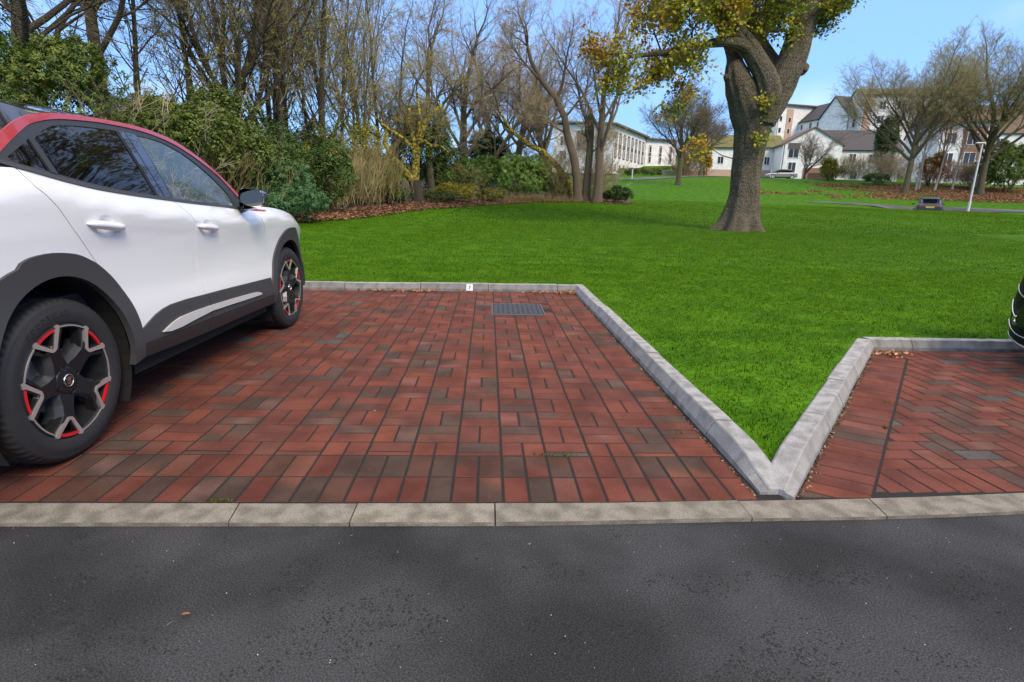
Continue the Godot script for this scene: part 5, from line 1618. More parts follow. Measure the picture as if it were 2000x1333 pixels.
# a thick limb with a knobbly, ridged surface
func bole(mb: MB, pts: Array, rad: Array, sides := 28, rough := 0.06, flare := 0.0) -> void:
	var fine := FastNoiseLite.new()
	fine.frequency = 1.0
	fine.seed = 4
	var per := 9
	var cp := PackedVector3Array()
	var cr := PackedFloat32Array()
	for i in pts.size() - 1:
		for k in per:
			cp.append(along(pts, (i + float(k) / per) / (pts.size() - 1)))
			cr.append(lerpf(rad[i], rad[i + 1], float(k) / per))
	cp.append(pts[pts.size() - 1]); cr.append(rad[rad.size() - 1])
	var a := any_perp((cp[1] - cp[0]).normalized())
	var rows := []
	for i in cp.size():
		var d := (cp[mini(i + 1, cp.size() - 1)] - cp[maxi(i - 1, 0)]).normalized()
		a = (a - d * a.dot(d)).normalized()
		var b := d.cross(a)
		var row := PackedVector3Array()
		for s in sides:
			var w := TAU * s / sides
			var nn := a * cos(w) + b * sin(w)
			var r := cr[i]
			r *= 1.0 + rough * fine.get_noise_3d(cos(w) * 1.6, sin(w) * 1.6, cp[i].y * 0.5 + cp[i].x * 0.2) * 2.0 + rough * 0.6 * fine.get_noise_3d(cos(w) * 7.0, sin(w) * 7.0, cp[i].y * 1.2)
			r *= 1.0 + 0.35 * rough * fine.get_noise_3d(cos(w) * 19.0, sin(w) * 19.0, cp[i].y * 2.6)
			if flare > 0.0:
				var f := exp(-(cp[i].y - cp[0].y) / 0.34)
				r += flare * f * (0.75 + 0.5 * sin(w * 5.0 + 0.6) + 0.25 * sin(w * 9.0))
			row.append(cp[i] + nn * r)
		rows.append(row)
	var k0 := mb.v.size()
	for i in rows.size():
		for s in sides:
			var du: Vector3 = rows[i][(s + 1) % sides] - rows[i][(s + sides - 1) % sides]
			var dv: Vector3 = rows[mini(i + 1, rows.size() - 1)][s] - rows[maxi(i - 1, 0)][s]
			mb.vert(rows[i][s], du.cross(dv).normalized())
	for i in rows.size() - 1:
		for s in sides:
			var s2 := (s + 1) % sides
			mb.face(k0 + i * sides + s, k0 + i * sides + s2, k0 + (i + 1) * sides + s2)
			mb.face(k0 + i * sides + s, k0 + (i + 1) * sides + s2, k0 + (i + 1) * sides + s)
	var e := mb.vert(cp[cp.size() - 1], (cp[cp.size() - 1] - cp[cp.size() - 2]).normalized())
	for s in sides: mb.face(k0 + (rows.size() - 1) * sides + s, k0 + (rows.size() - 1) * sides + (s + 1) % sides, e)

func build_oak() -> void:
	var oak := thing("oak_tree", "massive old oak on the lawn with yellowing leaves and a thick forked trunk", "tree", on_ground(8.63, 19.4))
	oak.scale = Vector3.ONE * 1.048
	var o := Vector3(-8.23, -0.50, 0)
	var f := func(x: float, y: float, z: float) -> Vector3: return Vector3(x, y, z) + o
	var mb := MB.new()
	bole(mb, [f.call(8.23, 0.30, 0), f.call(8.25, 0.97, 0), f.call(8.26, 1.62, 0), f.call(8.22, 2.25, 0), f.call(8.22, 2.87, 0), f.call(8.24, 3.48, 0), f.call(8.34, 4.1, 0), f.call(8.48, 4.5, 0)], [0.60, 0.51, 0.455, 0.44, 0.45, 0.50, 0.56, 0.48], 84, 0.09, 0.48)
	part("trunk", mb.mesh(), M.bark_oak, oak)
	var limbs := [
		[[f.call(8.45, 3.9, 0), f.call(8.72, 4.45, 0.02), f.call(9.02, 5.05, 0), f.call(9.28, 5.7, -0.05), f.call(9.42, 6.35, -0.1), f.call(9.62, 7.3, -0.1), f.call(9.9, 8.4, 0), f.call(9.8, 9.8, 0.3)], [0.46, 0.46, 0.43, 0.40, 0.37, 0.33, 0.27, 0.16]],
		[[f.call(8.3, 3.5, 0), f.call(8.02, 4.15, 0.1), f.call(7.72, 4.72, 0.15), f.call(7.52, 5.2, 0.1), f.call(7.40, 5.55, 0.1)], [0.50, 0.50, 0.43, 0.34, 0.20]],
		[[f.call(8.42, 3.9, 0.2), f.call(8.45, 4.55, 0.42), f.call(8.25, 5.05, 0.5), f.call(7.95, 5.5, 0.45), f.call(7.62, 5.98, 0.3), f.call(7.2, 6.5, 0.2), f.call(6.95, 7.2, 0.1), f.call(6.6, 8.6, 0)], [0.42, 0.38, 0.31, 0.27, 0.25, 0.22, 0.18, 0.11]],
		[[f.call(7.80, 5.78, 0.35), f.call(7.15, 5.92, 0.6), f.call(6.4, 5.82, 0.8), f.call(5.6, 5.62, 0.9), f.call(4.7, 5.47, 0.9), f.call(3.85, 5.38, 0.8)], [0.17, 0.14, 0.10, 0.085, 0.07, 0.035]],
		[[f.call(9.30, 5.7, 0), f.call(9.52, 5.45, 0.05), f.call(9.68, 5.36, 0.05)], [0.2, 0.19, 0.17]],
		[[f.call(7.62, 4.9, 0.1), f.call(7.28, 5.02, 0.15), f.call(7.12, 5.12, 0.2)], [0.2, 0.13, 0.05]],
		[[f.call(9.05, 5.1, -0.1), f.call(8.9, 5.9, -0.9), f.call(8.6, 6.9, -1.6), f.call(8.3, 8.2, -2.0)], [0.32, 0.27, 0.22, 0.14]],
		[[f.call(7.5, 5.3, 0.0), f.call(7.6, 6.0, -0.6), f.call(7.3, 7.0, -1.2), f.call(6.6, 8.0, -1.6)], [0.26, 0.22, 0.18, 0.1]]]
	for l in limbs:
		mb = MB.new()
		bole(mb, l[0], l[1], 48, 0.10)
		part("limb", mb.mesh(), M.bark_oak, oak)
	# boughs, twigs and the leaves on them
	var P := {"levels": 3, "seg": [4, 6, 5, 3], "wig": [0.1, 0.2, 0.26, 0.3], "up": [0.0, 0.0, 0.0, 0.0], "n": [5, 5, 5, 0], "start": [0.3, 0.3, 0.25, 0], "ang": [0.7, 0.75, 0.75, 0], "len": [0.7, 0.55, 0.6, 0], "rr": [0.5, 0.55, 0.6, 0], "taper": [0.5, 0.4, 0.4, 0.4], "sides": [8, 6, 4, 3]}
	var out := [MB.new(), MB.new()]
	var tips := []
	var starts := [
		[3, 0.95, Vector3(-1, 0.05, 0), 0.9, 0.025], [3, 0.75, Vector3(-0.5, 0.9, 0.3), 1.1, 0.03], [3, 0.55, Vector3(-0.3, 1, -0.3), 1.3, 0.035], [3, 0.45, Vector3(-0.4, -0.6, 0.5), 1.0, 0.03], [3, 0.2, Vector3(-0.5, 0.8, 0.5), 1.2, 0.035], [3, 0.88, Vector3(-0.5, -0.5, 0.2), 0.9, 0.025], [3, 0.65, Vector3(-0.2, -0.7, -0.3), 0.7, 0.02],
		[2, 0.55, Vector3(-1, 0.3, 0.5), 1.6, 0.05], [2, 0.68, Vector3(-1, 0.4, -0.2), 1.9, 0.06], [2, 0.8, Vector3(-1, 0.1, 0.3), 2.2, 0.06], [2, 0.9, Vector3(-0.9, 0.1, -0.5), 2.2, 0.05], [2, 0.75, Vector3(0.7, 0.8, 0.4), 1.5, 0.05], [2, 0.98, Vector3(-0.7, -0.2, 0.3), 2.0, 0.05], [2, 0.85, Vector3(0.8, 0.3, 0.3), 1.4, 0.04],
		[0, 0.5, Vector3(-0.8, 0.4, 0.6), 1.2, 0.05], [0, 0.6, Vector3(-0.7, 0.5, -0.4), 1.4, 0.05], [0, 0.66, Vector3(0.8, 0.3, 0.3), 0.9, 0.04], [0, 0.78, Vector3(0.7, 0.1, 0.6), 1.0, 0.04], [0, 0.72, Vector3(-0.9, 0.2, 0.5), 1.2, 0.05], [0, 0.9, Vector3(-0.8, 0.2, 0.3), 2.0, 0.05], [0, 0.97, Vector3(0.6, 0.5, 0.2), 1.6, 0.05], [0, 0.62, Vector3(0.6, 0.6, -0.5), 0.8, 0.03],
		[6, 0.6, Vector3(-0.6, 0.3, 0.5), 1.2, 0.05], [6, 0.9, Vector3(0.3, 0.5, 0.5), 1.6, 0.05], [6, 0.75, Vector3(0.5, 0.2, 0.6), 1.0, 0.04], [7, 0.7, Vector3(-0.9, 0.1, 0.3), 1.6, 0.05], [7, 0.95, Vector3(-0.8, 0.2, 0.2), 1.8, 0.05], [7, 0.5, Vector3(-1, 0.0, 0.1), 1.4, 0.04]]
	for s in starts:
		var q: Vector3 = along(limbs[s[0]][0], s[1])
		limb(out, q, (s[2] as Vector3).normalized(), s[3], s[4], 1, P, tips)
	for q in [[0, 0.93, Vector3(0.8, 0.9, 0.4), 3.4, 0.09], [0, 0.98, Vector3(-0.3, 1, 0.2), 3.6, 0.1], [0, 0.88, Vector3(-0.6, 1, -0.6), 3.2, 0.09], [2, 0.97, Vector3(-0.6, 1, 0.3), 3.4, 0.1], [2, 0.93, Vector3(0.5, 1, 0.5), 3.2, 0.09], [6, 0.97, Vector3(0.2, 1, -0.4), 3.4, 0.1], [7, 0.97, Vector3(-0.7, 1, -0.3), 3.2, 0.1], [7, 0.9, Vector3(0.2, 1, 0.2), 3.0, 0.09]]:
		limb(out, along(limbs[q[0]][0], q[1]), (q[2] as Vector3).normalized(), q[3], q[4], 0, P, tips)
	# little leafy shoots straight from the bark, and hanging sprays
	for q in [[8.2, 3.2, 0.46], [8.05, 4.3, 0.6]]:
		limb(out, f.call(q[0], q[1], q[2]), Vector3(rng.randfn() * 0.6, 0.1, 1).normalized(), 0.26, 0.012, 2, P, tips)
	for q in [[5.75, 4.75, 0.6], [5.6, 4.4, 0.6], [5.5, 4.1, 0.5], [6.0, 4.55, 0.6], [4.6, 4.9, 0.7], [4.3, 4.6, 0.6], [6.6, 3.15, 0.3], [6.2, 2.9, 0.2], [6.9, 2.8, 0.2]]:
		limb(out, f.call(q[0], q[1], q[2]), Vector3(rng.randfn() * 0.5, -0.2, rng.randfn() * 0.5).normalized(), 0.30, 0.010, 2, P, tips)
	out[1].tube(PackedVector3Array([f.call(6.0, 5.75, 0.85), f.call(5.85, 5.2, 0.7), f.call(5.65, 4.6, 0.6), f.call(5.5, 4.1, 0.5)]), PackedFloat32Array([0.025, 0.018, 0.014, 0.008]), 5)
	out[1].tube(PackedVector3Array([f.call(4.6, 5.45, 0.9), f.call(4.5, 5.0, 0.75), f.call(4.3, 4.6, 0.6)]), PackedFloat32Array([0.02, 0.014, 0.008]), 5)
	out[1].tube(PackedVector3Array([f.call(7.8, 2.7, 0.1), f.call(7.3, 2.8, 0.2), f.call(6.7, 3.1, 0.25), f.call(6.2, 2.9, 0.2)]), PackedFloat32Array([0.02, 0.015, 0.010, 0.006]), 5)
	part("branches", out[1].mesh(), M.bark_dark, oak)
	twigs_at(oak, tips, spray_fan, M.twig_dark, 1, 0.35)
	var where: Array[Transform3D] = []
	var tint := PackedColorArray()
	var cn := FastNoiseLite.new()
	cn.frequency = 0.5
	cn.seed = 12
	var cols := [Color(0.30, 0.33, 0.045), Color(0.46, 0.41, 0.05), Color(0.54, 0.36, 0.045), Color(0.50, 0.24, 0.04), Color(0.34, 0.17, 0.05), Color(0.20, 0.27, 0.045)]
	for q in tips:
		for k in 2:
			var p: Vector3 = q[0] + Vector3(rng.randfn(), rng.randfn(), rng.randfn()) * 0.14
			var s := rng.randf_range(0.11, 0.185)
			where.append(Transform3D(Basis.from_euler(Vector3(rng.randfn() * 0.6, rng.randf() * TAU, rng.randfn() * 0.6)).scaled(Vector3.ONE * s), p))
			var w := cn.get_noise_3dv(p) * 3.0 + rng.randf_range(-1.0, 1.0) + 1.6
			if p.x > -0.2: w -= 0.8                                     # the right-hand boughs are still greener
			elif p.x < -2.4: w += 0.7
			tint.append((cols[posmod(clampi(int(w), -1, 4), 6)] as Color) * rng.randf_range(0.8, 1.25))
	scatter("leaves", leaf_oak, M.leaf, where, tint, oak)

# ---------------------------------------------------------------- shrubs
func shrub(called: String, label: String, x: float, d: float, rx: float, ry: float, rz: float, count: int, size: float, lo: Color, hi: Color, leaf: ArrayMesh, group := "", category := "bush", lumps := 15, stems := 6, loose := 0.35) -> Node3D:
	var t := thing(called, label, category, on_ground(x, d, -0.03), 0.0, group)
	var mb := MB.new()
	for i in stems:
		var a := rng.randf() * TAU
		var e := Vector3(cos(a) * rx * rng.randf_range(0.2, 0.75), ry * rng.randf_range(0.9, 1.65), sin(a) * rz * rng.randf_range(0.2, 0.75))
		var m := e * 0.5 + Vector3(rng.randfn(), 0, rng.randfn()) * 0.15 * rx
		m.y = e.y * 0.6
		var r := 0.018 + 0.012 * ry
		mb.tube(PackedVector3Array([Vector3(e.x * 0.15, 0, e.z * 0.15), m, e]), PackedFloat32Array([r, r * 0.7, r * 0.3]), 5)
	part("stem", mb.mesh(), M.bark_dark, t)
	var balls := [[Vector3(0, ry * 0.85, 0), 0.72]]
	for i in lumps:
		var a := rng.randf() * TAU
		var h := rng.randf_range(-0.55, 0.8)
		var c := sqrt(1 - h * h)
		balls.append([Vector3(cos(a) * c * rx * 0.62, ry * (1.0 + h * 0.62), sin(a) * c * rz * 0.62), rng.randf_range(0.2, 0.44)])
	var where: Array[Transform3D] = []
	var tint := PackedColorArray()
	var dims := Vector3(rx, ry, rz)
	var guard := 0
	while where.size() < count and guard < count * 6:
		guard += 1
		var b: Array = balls[rng.randi() % balls.size()]
		var n := Vector3(rng.randfn(), rng.randfn() + 0.25, rng.randfn()).normalized()
		var p: Vector3 = b[0] + n * dims * b[1] * (1.0 - absf(rng.randfn()) * 0.13 + rng.randfn() * loose * 0.4)
		if p.y < 0.02: continue
		var deep := false
		for o in balls:
			if ((p - o[0]) / dims).length() < o[1] * 0.70:
				deep = true
				break
		if deep: continue
		var up := (n * 0.8 + Vector3.UP * 0.7 + Vector3(rng.randfn(), rng.randfn(), rng.randfn()) * 0.4).normalized()
		where.append(Transform3D(along_y(up, rng.randf() * TAU).scaled(Vector3.ONE * size * rng.randf_range(0.7, 1.3)), p))
		tint.append(lo.lerp(hi, clampf(rng.randf() * 0.75 + (0.25 if b[1] < 0.4 else 0.0), 0, 1)) * rng.randf_range(0.8, 1.2))
	scatter("foliage", leaf, M.leaf, where, tint, t)
	return t

# a thicket of thin bare stems
func brush(called: String, label: String, x: float, d: float, rx: float, h: float, rz: float, count: int, s: float, m: Material, spray: ArrayMesh, tilt := 0.25, category := "shrub") -> Node3D:
	var t := thing(called, label, category, on_ground(x, d, -0.03))
	var where: Array[Transform3D] = []
	var tint := PackedColorArray()
	for i in count:
		var q := Vector3(rng.randfn() * rx * 0.45, 0, rng.randfn() * rz * 0.45)
		q.y = rng.randf() * maxf(0.0, h - s * 0.9)
		var dd := (Vector3.UP + Vector3(rng.randfn() + q.x / rx * 0.8, 0, rng.randfn()) * tilt).normalized()
		where.append(Transform3D(along_y(dd, rng.randf() * TAU).scaled(Vector3.ONE * s * rng.randf_range(0.6, 1.2)), q))
		tint.append(Color.WHITE)
	scatter("stems", spray, m, where, tint, t)
	return t

func build_shrubs() -> void:
	var g0 := Color(0.030, 0.062, 0.014)
	var g1 := Color(0.13, 0.215, 0.045)
	var gy := Color(0.20, 0.25, 0.05)
	var blue := Color(0.10, 0.20, 0.075)
	var bank := "evergreen bushes of the bank behind the car"
	shrub("evergreen_bush", "tall dark evergreen at the far left edge above the car's roof", -12.8, 14.0, 2.6, 2.7, 2.2, 5200, 0.105, g0, g1, leaf_long, bank)
	shrub("evergreen_bush", "tallest glossy evergreen mound of the bank, above the rear window", -9.4, 14.6, 2.5, 2.35, 2.2, 5600, 0.105, g0, gy, leaf_long, bank)
	shrub("evergreen_bush", "evergreen mound sloping down above the front window", -7.9, 16.0, 2.3, 1.95, 2.0, 4600, 0.09, g0, gy, leaf_small, bank)
	shrub("evergreen_bush", "lower twiggy evergreen left of the door mirror", -7.0, 17.0, 1.7, 1.45, 1.7, 3200, 0.08, g0, g1, leaf_small, bank)
	shrub("evergreen_bush", "bluish-green bush just past the bonnet at the lawn's edge", -5.35, 15.9, 1.05, 0.55, 1.0, 2000, 0.09, Color(0.06, 0.14, 0.05), blue, leaf_long, bank)
	shrub("evergreen_bush", "bluish-green bush behind the car's door mirror", -6.1, 16.8, 1.2, 1.0, 1.1, 2000, 0.09, Color(0.06, 0.14, 0.05), blue, leaf_long, bank)
	shrub("evergreen_bush", "dark bush with yellow leaves left of the reeds", -5.9, 20.0, 1.4, 1.35, 1.3, 2600, 0.085, g0, g1, leaf_small, bank)
	shrub("evergreen_bush", "shadowy tall evergreen behind the low-forked dark tree", -10.5, 21.0, 2.6, 2.0, 2.0, 1800, 0.14, g0, g1, leaf_long, bank)
	shrub("ivy_mass", "ivy-covered mass low on the upright trees", -8.0, 24.5, 2.4, 1.9, 1.6, 2800, 0.09, Color(0.03, 0.06, 0.012), gy, leaf_small, "", "ivy")
	shrub("ivy_mass", "yellowish scrub between the broom-like trees", -6.6, 27.0, 2.0, 2.1, 1.5, 2600, 0.085, Color(0.14, 0.18, 0.03), Color(0.42, 0.38, 0.06), leaf_small, "", "ivy", 9, 8, 0.9)
	brush("twiggy_shrub", "tangle of pale bare twigs before the evergreen bank, above the car's windscreen", -7.0, 15.4, 1.5, 2.2, 0.8, 150, 0.8, M.twig_reed, spray_up, 0.5)
	brush("twiggy_shrub", "bare brown twigs sticking out of the evergreen bank over the car's roof", -8.6, 13.8, 2.2, 3.4, 1.0, 120, 0.9, M.twig_brown, spray_fan, 0.7)
	brush("reed_clump", "tall clump of brownish-yellow reeds left of the mossy tree", -5.2, 24.8, 1.8, 2.7, 1.3, 190, 1.2, M.twig_reed, spray_up, 0.22, "reeds")
	brush("reed_clump", "lower olive reeds between the dark bush and the tall clump", -5.7, 22.8, 1.2, 2.0, 1.0, 260, 1.2, M.twig_olive, spray_up, 0.25, "reeds")
	shrub("evergreen_bush", "dark evergreen mass behind the mossy tree", -4.3, 34.5, 2.4, 2.9, 1.8, 4200, 0.13, g0, Color(0.13, 0.21, 0.04), leaf_small, bank)
	shrub("evergreen_bush", "green undergrowth behind the reeds, left of the mossy tree", -6.1, 29.0, 2.0, 1.25, 1.4, 2200, 0.1, g0, gy, leaf_small, bank)
	shrub("evergreen_bush", "yellow-green scrub standing among the reeds", -5.3, 25.6, 1.5, 1.25, 1.0, 1900, 0.085, Color(0.09, 0.12, 0.02), Color(0.27, 0.27, 0.05), leaf_small, "", "bush", 12, 8, 0.8)
	shrub("evergreen_bush", "small dark bush at the foot of the reeds", -4.6, 26.5, 1.2, 0.6, 0.9, 1100, 0.09, g0, g1, leaf_small, bank)
	shrub("yellow_bush", "loose yellow-leaved bush behind the dark bush, left of the reeds", -6.6, 21.8, 1.2, 1.3, 1.0, 1300, 0.075, Color(0.18, 0.2, 0.03), Color(0.5, 0.44, 0.06), leaf_small, "", "bush", 9, 8, 0.9)
	shrub("evergreen_bush", "dark green bush right of the mossy tree's trunk", -2.5, 35.5, 1.8, 1.5, 1.4, 1500, 0.14, g0, g1, leaf_small, bank)
	brush("twiggy_shrub", "dry brown twigs among the mossy tree's limbs on the right", -1.6, 34.5, 1.2, 2.3, 1.0, 110, 0.8, M.twig_reed, spray_fan, 0.8)
	shrub("rhododendron", "wide dark rhododendron left of the brightest bush", -0.6, 41.0, 2.1, 1.65, 1.6, 1800, 0.16, Color(0.05, 0.11, 0.02), Color(0.17, 0.27, 0.05), leaf_long, "rhododendrons in the middle of the tree line")
	shrub("rhododendron", "bright green rounded rhododendron in the middle of the tree line", 2.3, 39.5, 2.1, 1.62, 1.6, 2000, 0.16, Color(0.09, 0.19, 0.035), Color(0.26, 0.38, 0.07), leaf_long, "rhododendrons in the middle of the tree line")
	shrub("rhododendron", "smaller bluish-dark rhododendron left of the curving trunk", 4.4, 39.2, 1.1, 1.1, 1.0, 900, 0.15, Color(0.05, 0.12, 0.04), Color(0.13, 0.22, 0.08), leaf_long, "rhododendrons in the middle of the tree line")
	shrub("dwarf_pine", "dark round evergreen under the leaning slim trunk", -0.2, 47.0, 1.6, 2.4, 1.4, 1300, 0.2, Color(0.02, 0.045, 0.015), Color(0.05, 0.09, 0.025), leaf_small)
	shrub("yellow_bush", "low bush with yellow-variegated leaves in front of the rhododendrons", -1.85, 32.0, 1.25, 0.55, 0.9, 1100, 0.10, Color(0.16, 0.17, 0.02), Color(0.46, 0.38, 0.04), leaf_small)
	shrub("yellow_bush", "small yellowish bush right of the yellow-variegated one", 0.15, 34.8, 1.0, 0.45, 0.8, 600, 0.10, Color(0.10, 0.13, 0.02), Color(0.28, 0.27, 0.05), leaf_small)
	shrub("ground_cover", "low green ground cover under the mossy tree", -2.6, 30.0, 1.3, 0.36, 0.8, 900, 0.08, Color(0.05, 0.08, 0.02), Color(0.14, 0.17, 0.04), leaf_small)
	brush("dead_brush", "low brown dead brush along the lawn under the bright rhododendron", 2.6, 37.0, 2.6, 0.6, 0.7, 520, 0.5, M.twig_reed, spray_fan, 1.2, "brush")
	brush("dead_brush", "tangle of pale drooping twigs left of the curving trunk", 4.6, 38.6, 1.0, 3.3, 0.8, 300, 0.9, M.twig_reed, spray_droop, 0.9, "brush")
	brush("dead_brush", "tangle of pale drooping twigs round the tall grey tree's foot", 7.3, 38.8, 1.0, 3.0, 0.8, 320, 0.9, M.twig_reed, spray_droop, 0.9, "brush")
	shrub("evergreen_bush", "dark round bush at the right end of the planted bed", 8.5, 38.2, 1.1, 0.65, 0.9, 900, 0.14, g0, Color(0.06, 0.11, 0.03), leaf_long, bank)
	brush("dead_brush", "pale twig tangle hiding the terrace end wall behind the tall grey tree", 8.0, 46.0, 2.6, 5.5, 1.2, 420, 1.3, M.twig_brown, spray_fan, 0.7, "brush")
	brush("dead_brush", "dark bare thicket between the curving trunk and the terrace", 3.6, 49.0, 4.0, 4.0, 1.5, 330, 1.3, M.twig_brown, spray_fan, 0.6, "brush")
	# beyond the lawn
	for q in [[22.5, 94.0, "leftmost low rounded bush before the white terrace"], [26.4, 98.0, "second low rounded bush before the white terrace"], [30.2, 102.0, "third low rounded bush before the white terrace"], [33.4, 107.0, "rightmost low rounded bush before the white terrace"]]:
		shrub("clipped_bush", q[2], q[0], q[1], 2.0, 0.62, 1.2, 420, 0.22, Color(0.05, 0.09, 0.02), Color(0.16, 0.22, 0.04), leaf_small, "low bushes before the white terrace")
	brush("beech_hedge", "brown leafless thicket between the lone round tree and the oak", 29.8, 88.0, 2.6, 6.0, 2.0, 520, 1.6, M.twig_red, spray_up, 0.5, "hedge")
	shrub("autumn_shrub", "small orange-leaved shrub left of the oak trunk", 31.0, 84.0, 1.2, 1.8, 1.0, 500, 0.22, Color(0.3, 0.15, 0.01), Color(0.5, 0.3, 0.03), leaf_small)
	shrub("yellow_shrub", "small yellow-green tree right of the gabled house", 38.45, 65.0, 0.9, 1.45, 0.8, 700, 0.16, Color(0.12, 0.13, 0.012), Color(0.36, 0.32, 0.03), leaf_small, "", "tree", 10, 7, 0.8)
	brush("shrub_row", "olive half-bare shrubs left of the large spreading tree", 41.6, 66.0, 2.6, 2.9, 1.2, 380, 1.2, M.twig_olive, spray_up, 0.45)
	brush("shrub_row", "dense brown bare shrubs behind the large spreading tree", 46.0, 66.0, 3.2, 3.6, 1.2, 480, 1.3, M.twig_brown, spray_fan, 0.5)
	brush("shrub_row", "dense reddish-brown shrubs behind the birches", 50.5, 63.0, 3.4, 3.0, 1.2, 460, 1.2, M.twig_red, spray_fan, 0.5)
	shrub("golden_shrub", "golden-orange bush glowing behind the birches", 47.2, 61.0, 1.3, 1.9, 1.0, 1100, 0.13, Color(0.22, 0.08, 0.012), Color(0.42, 0.2, 0.02), leaf_small, "", "bush", 10, 8, 0.9)
	shrub("evergreen_bush", "low dark evergreen at the foot of the large spreading tree", 41.8, 61.5, 1.6, 0.7, 1.0, 600, 0.15, g0, g1, leaf_small, bank)
	shrub("olive_scrub", "yellow-green scrub beside the small many-stemmed tree", 40.2, 67.0, 1.6, 0.95, 1.0, 700, 0.14, Color(0.08, 0.09, 0.012), Color(0.2, 0.2, 0.03), leaf_small)
	shrub("ivy_column", "dark ivy column in the crown of the large spreading tree", 49.4, 72.0, 1.3, 4.6, 1.2, 1500, 0.24, Color(0.02, 0.05, 0.012), Color(0.07, 0.12, 0.025), leaf_small, "", "ivy")
	shrub("laurel", "large dark laurel at the right edge beyond the far road", 52.9, 57.5, 3.3, 2.8, 2.0, 5200, 0.2, Color(0.045, 0.10, 0.02), Color(0.2, 0.28, 0.055), leaf_long)
	brush("shrub_row", "bare shrubs between the lamp post tree and the laurel", 51.6, 60.5, 1.6, 3.0, 1.0, 420, 1.2, M.twig_brown, spray_fan, 0.6)

# ---------------------------------------------------------------- houses
func rect_window(parent: Node3D, t: Transform3D, w: float, h: float, bars := 1) -> void:       # t: x along the wall, z out of it, origin at the window's centre
	var mb := MB.new()
	var f := 0.07
	for s in [-1.0, 1.0]:
		mb.box(t * Transform3D(Basis.IDENTITY, Vector3(s * (w / 2 - f / 2), 0, 0.02)), Vector3(f, h, 0.10))
		mb.box(t * Transform3D(Basis.IDENTITY, Vector3(0, s * (h / 2 - f / 2), 0.02)), Vector3(w - 2 * f, f, 0.10))
	for i in bars: mb.box(t * Transform3D(Basis.IDENTITY, Vector3(-w / 2 + w * (i + 1) / (bars + 1), 0, 0.02)), Vector3(0.06, h - 2 * f, 0.09))
	var win := part("window", mb.mesh(), M.frame, parent)
	mb = MB.new()
	mb.box(t * Transform3D(Basis.IDENTITY, Vector3(0, 0, 0.01)), Vector3(w - f, h - f, 0.05))
	part("pane", mb.mesh(), M.pane, win)

func house(called: String, label: String, x: float, d: float, yaw: float, w: float, dep: float, eave: float, ridge: float, kind: String, roof_m: Material, windows: Array, panels := [], side_windows := []) -> Node3D:
	var base := ground_height(x, d) - 0.8
	var t := thing(called, label, "house", Vector3(x, base, -d), deg_to_rad(yaw))
	var h := eave - base
	var rh := ridge - eave
	var mb := MB.new()
	mb.box(Transform3D(Basis.IDENTITY, Vector3(0, h / 2, -dep / 2)), Vector3(w, h, dep))
	var roof := MB.new()
	var o := 0.45
	var th := 0.22
	if kind == "x":
		for s in [-1.0, 1.0]:
			var a := Vector3(s * w / 2, h, 0)
			var b := Vector3(s * w / 2, h, -dep)
			var c := Vector3(s * w / 2, h + rh, -dep / 2)
			if s > 0: mb.tri(a, b, c)
			else: mb.tri(b, a, c)
		var sl := Vector2(dep / 2, rh)
		for s in [-1.0, 1.0]:
			var len := sl.length() + o
			var ang := atan2(rh, dep / 2)
			var mid := Vector3(0, h + rh, -dep / 2) + Vector3(0, -sin(ang), cos(ang) * s) * (len / 2) + Vector3(0, th / 2 + 0.02, 0)
			roof.box(Transform3D(Basis(Vector3.RIGHT, ang * s), mid), Vector3(w + 0.5, th, len))
	elif kind == "z":
		mb.tri(Vector3(-w / 2, h, 0), Vector3(w / 2, h, 0), Vector3(0, h + rh, 0))
		mb.tri(Vector3(w / 2, h, -dep), Vector3(-w / 2, h, -dep), Vector3(0, h + rh, -dep))
		var sl := Vector2(w / 2, rh)
		for s in [-1.0, 1.0]:
			var len := sl.length() + o
			var ang := atan2(rh, w / 2)
			var mid := Vector3(0, h + rh, -dep / 2) + Vector3(cos(ang) * s, -sin(ang), 0) * (len / 2) + Vector3(0, th / 2 + 0.02, 0)
			roof.box(Transform3D(Basis(Vector3(0, 0, 1), -ang * s), mid), Vector3(len, th, dep + 0.5))
	else:
		roof.box(Transform3D(Basis(Vector3.RIGHT, 0.06), Vector3(0, h + rh * 0.5 + 0.2, -dep / 2)), Vector3(w + 1.2, 0.3, dep + 1.4))
		mb.box(Transform3D(Basis.IDENTITY, Vector3(0, h + rh * 0.25, -dep / 2)), Vector3(w - 0.04, rh * 0.5, dep - 0.04))
	part("wall", mb.mesh(), M.render_white, t)
	part("roof", roof.mesh(), roof_m, t)
	var gut := MB.new()
	gut.box(Transform3D(Basis.IDENTITY, Vector3(-w / 2 + 0.25, h / 2, 0.06)), Vector3(0.09, h, 0.09))
	part("downpipe", gut.mesh(), M.pipe, t)
	for q in panels:
		var pm := MB.new()
		pm.box(Transform3D(Basis.IDENTITY, Vector3(q[0], h + q[1], 0.03)), Vector3(q[2], q[3], 0.12))
		part(q[4], pm.mesh(), q[5], t)
	for q in windows: rect_window(t, Transform3D(Basis.IDENTITY, Vector3(q[0], h + q[1], 0.0 if q.size() < 5 else 0.09)), q[2], q[3], 1 if q[2] > 0.8 else 0)
	for q in side_windows:
		var s: float = q[0]
		rect_window(t, Transform3D(Basis(Vector3.UP, s * PI / 2), Vector3(s * w / 2, h + q[2], q[1])), q[3], q[4], 1 if q[3] > 0.8 else 0)
	return t

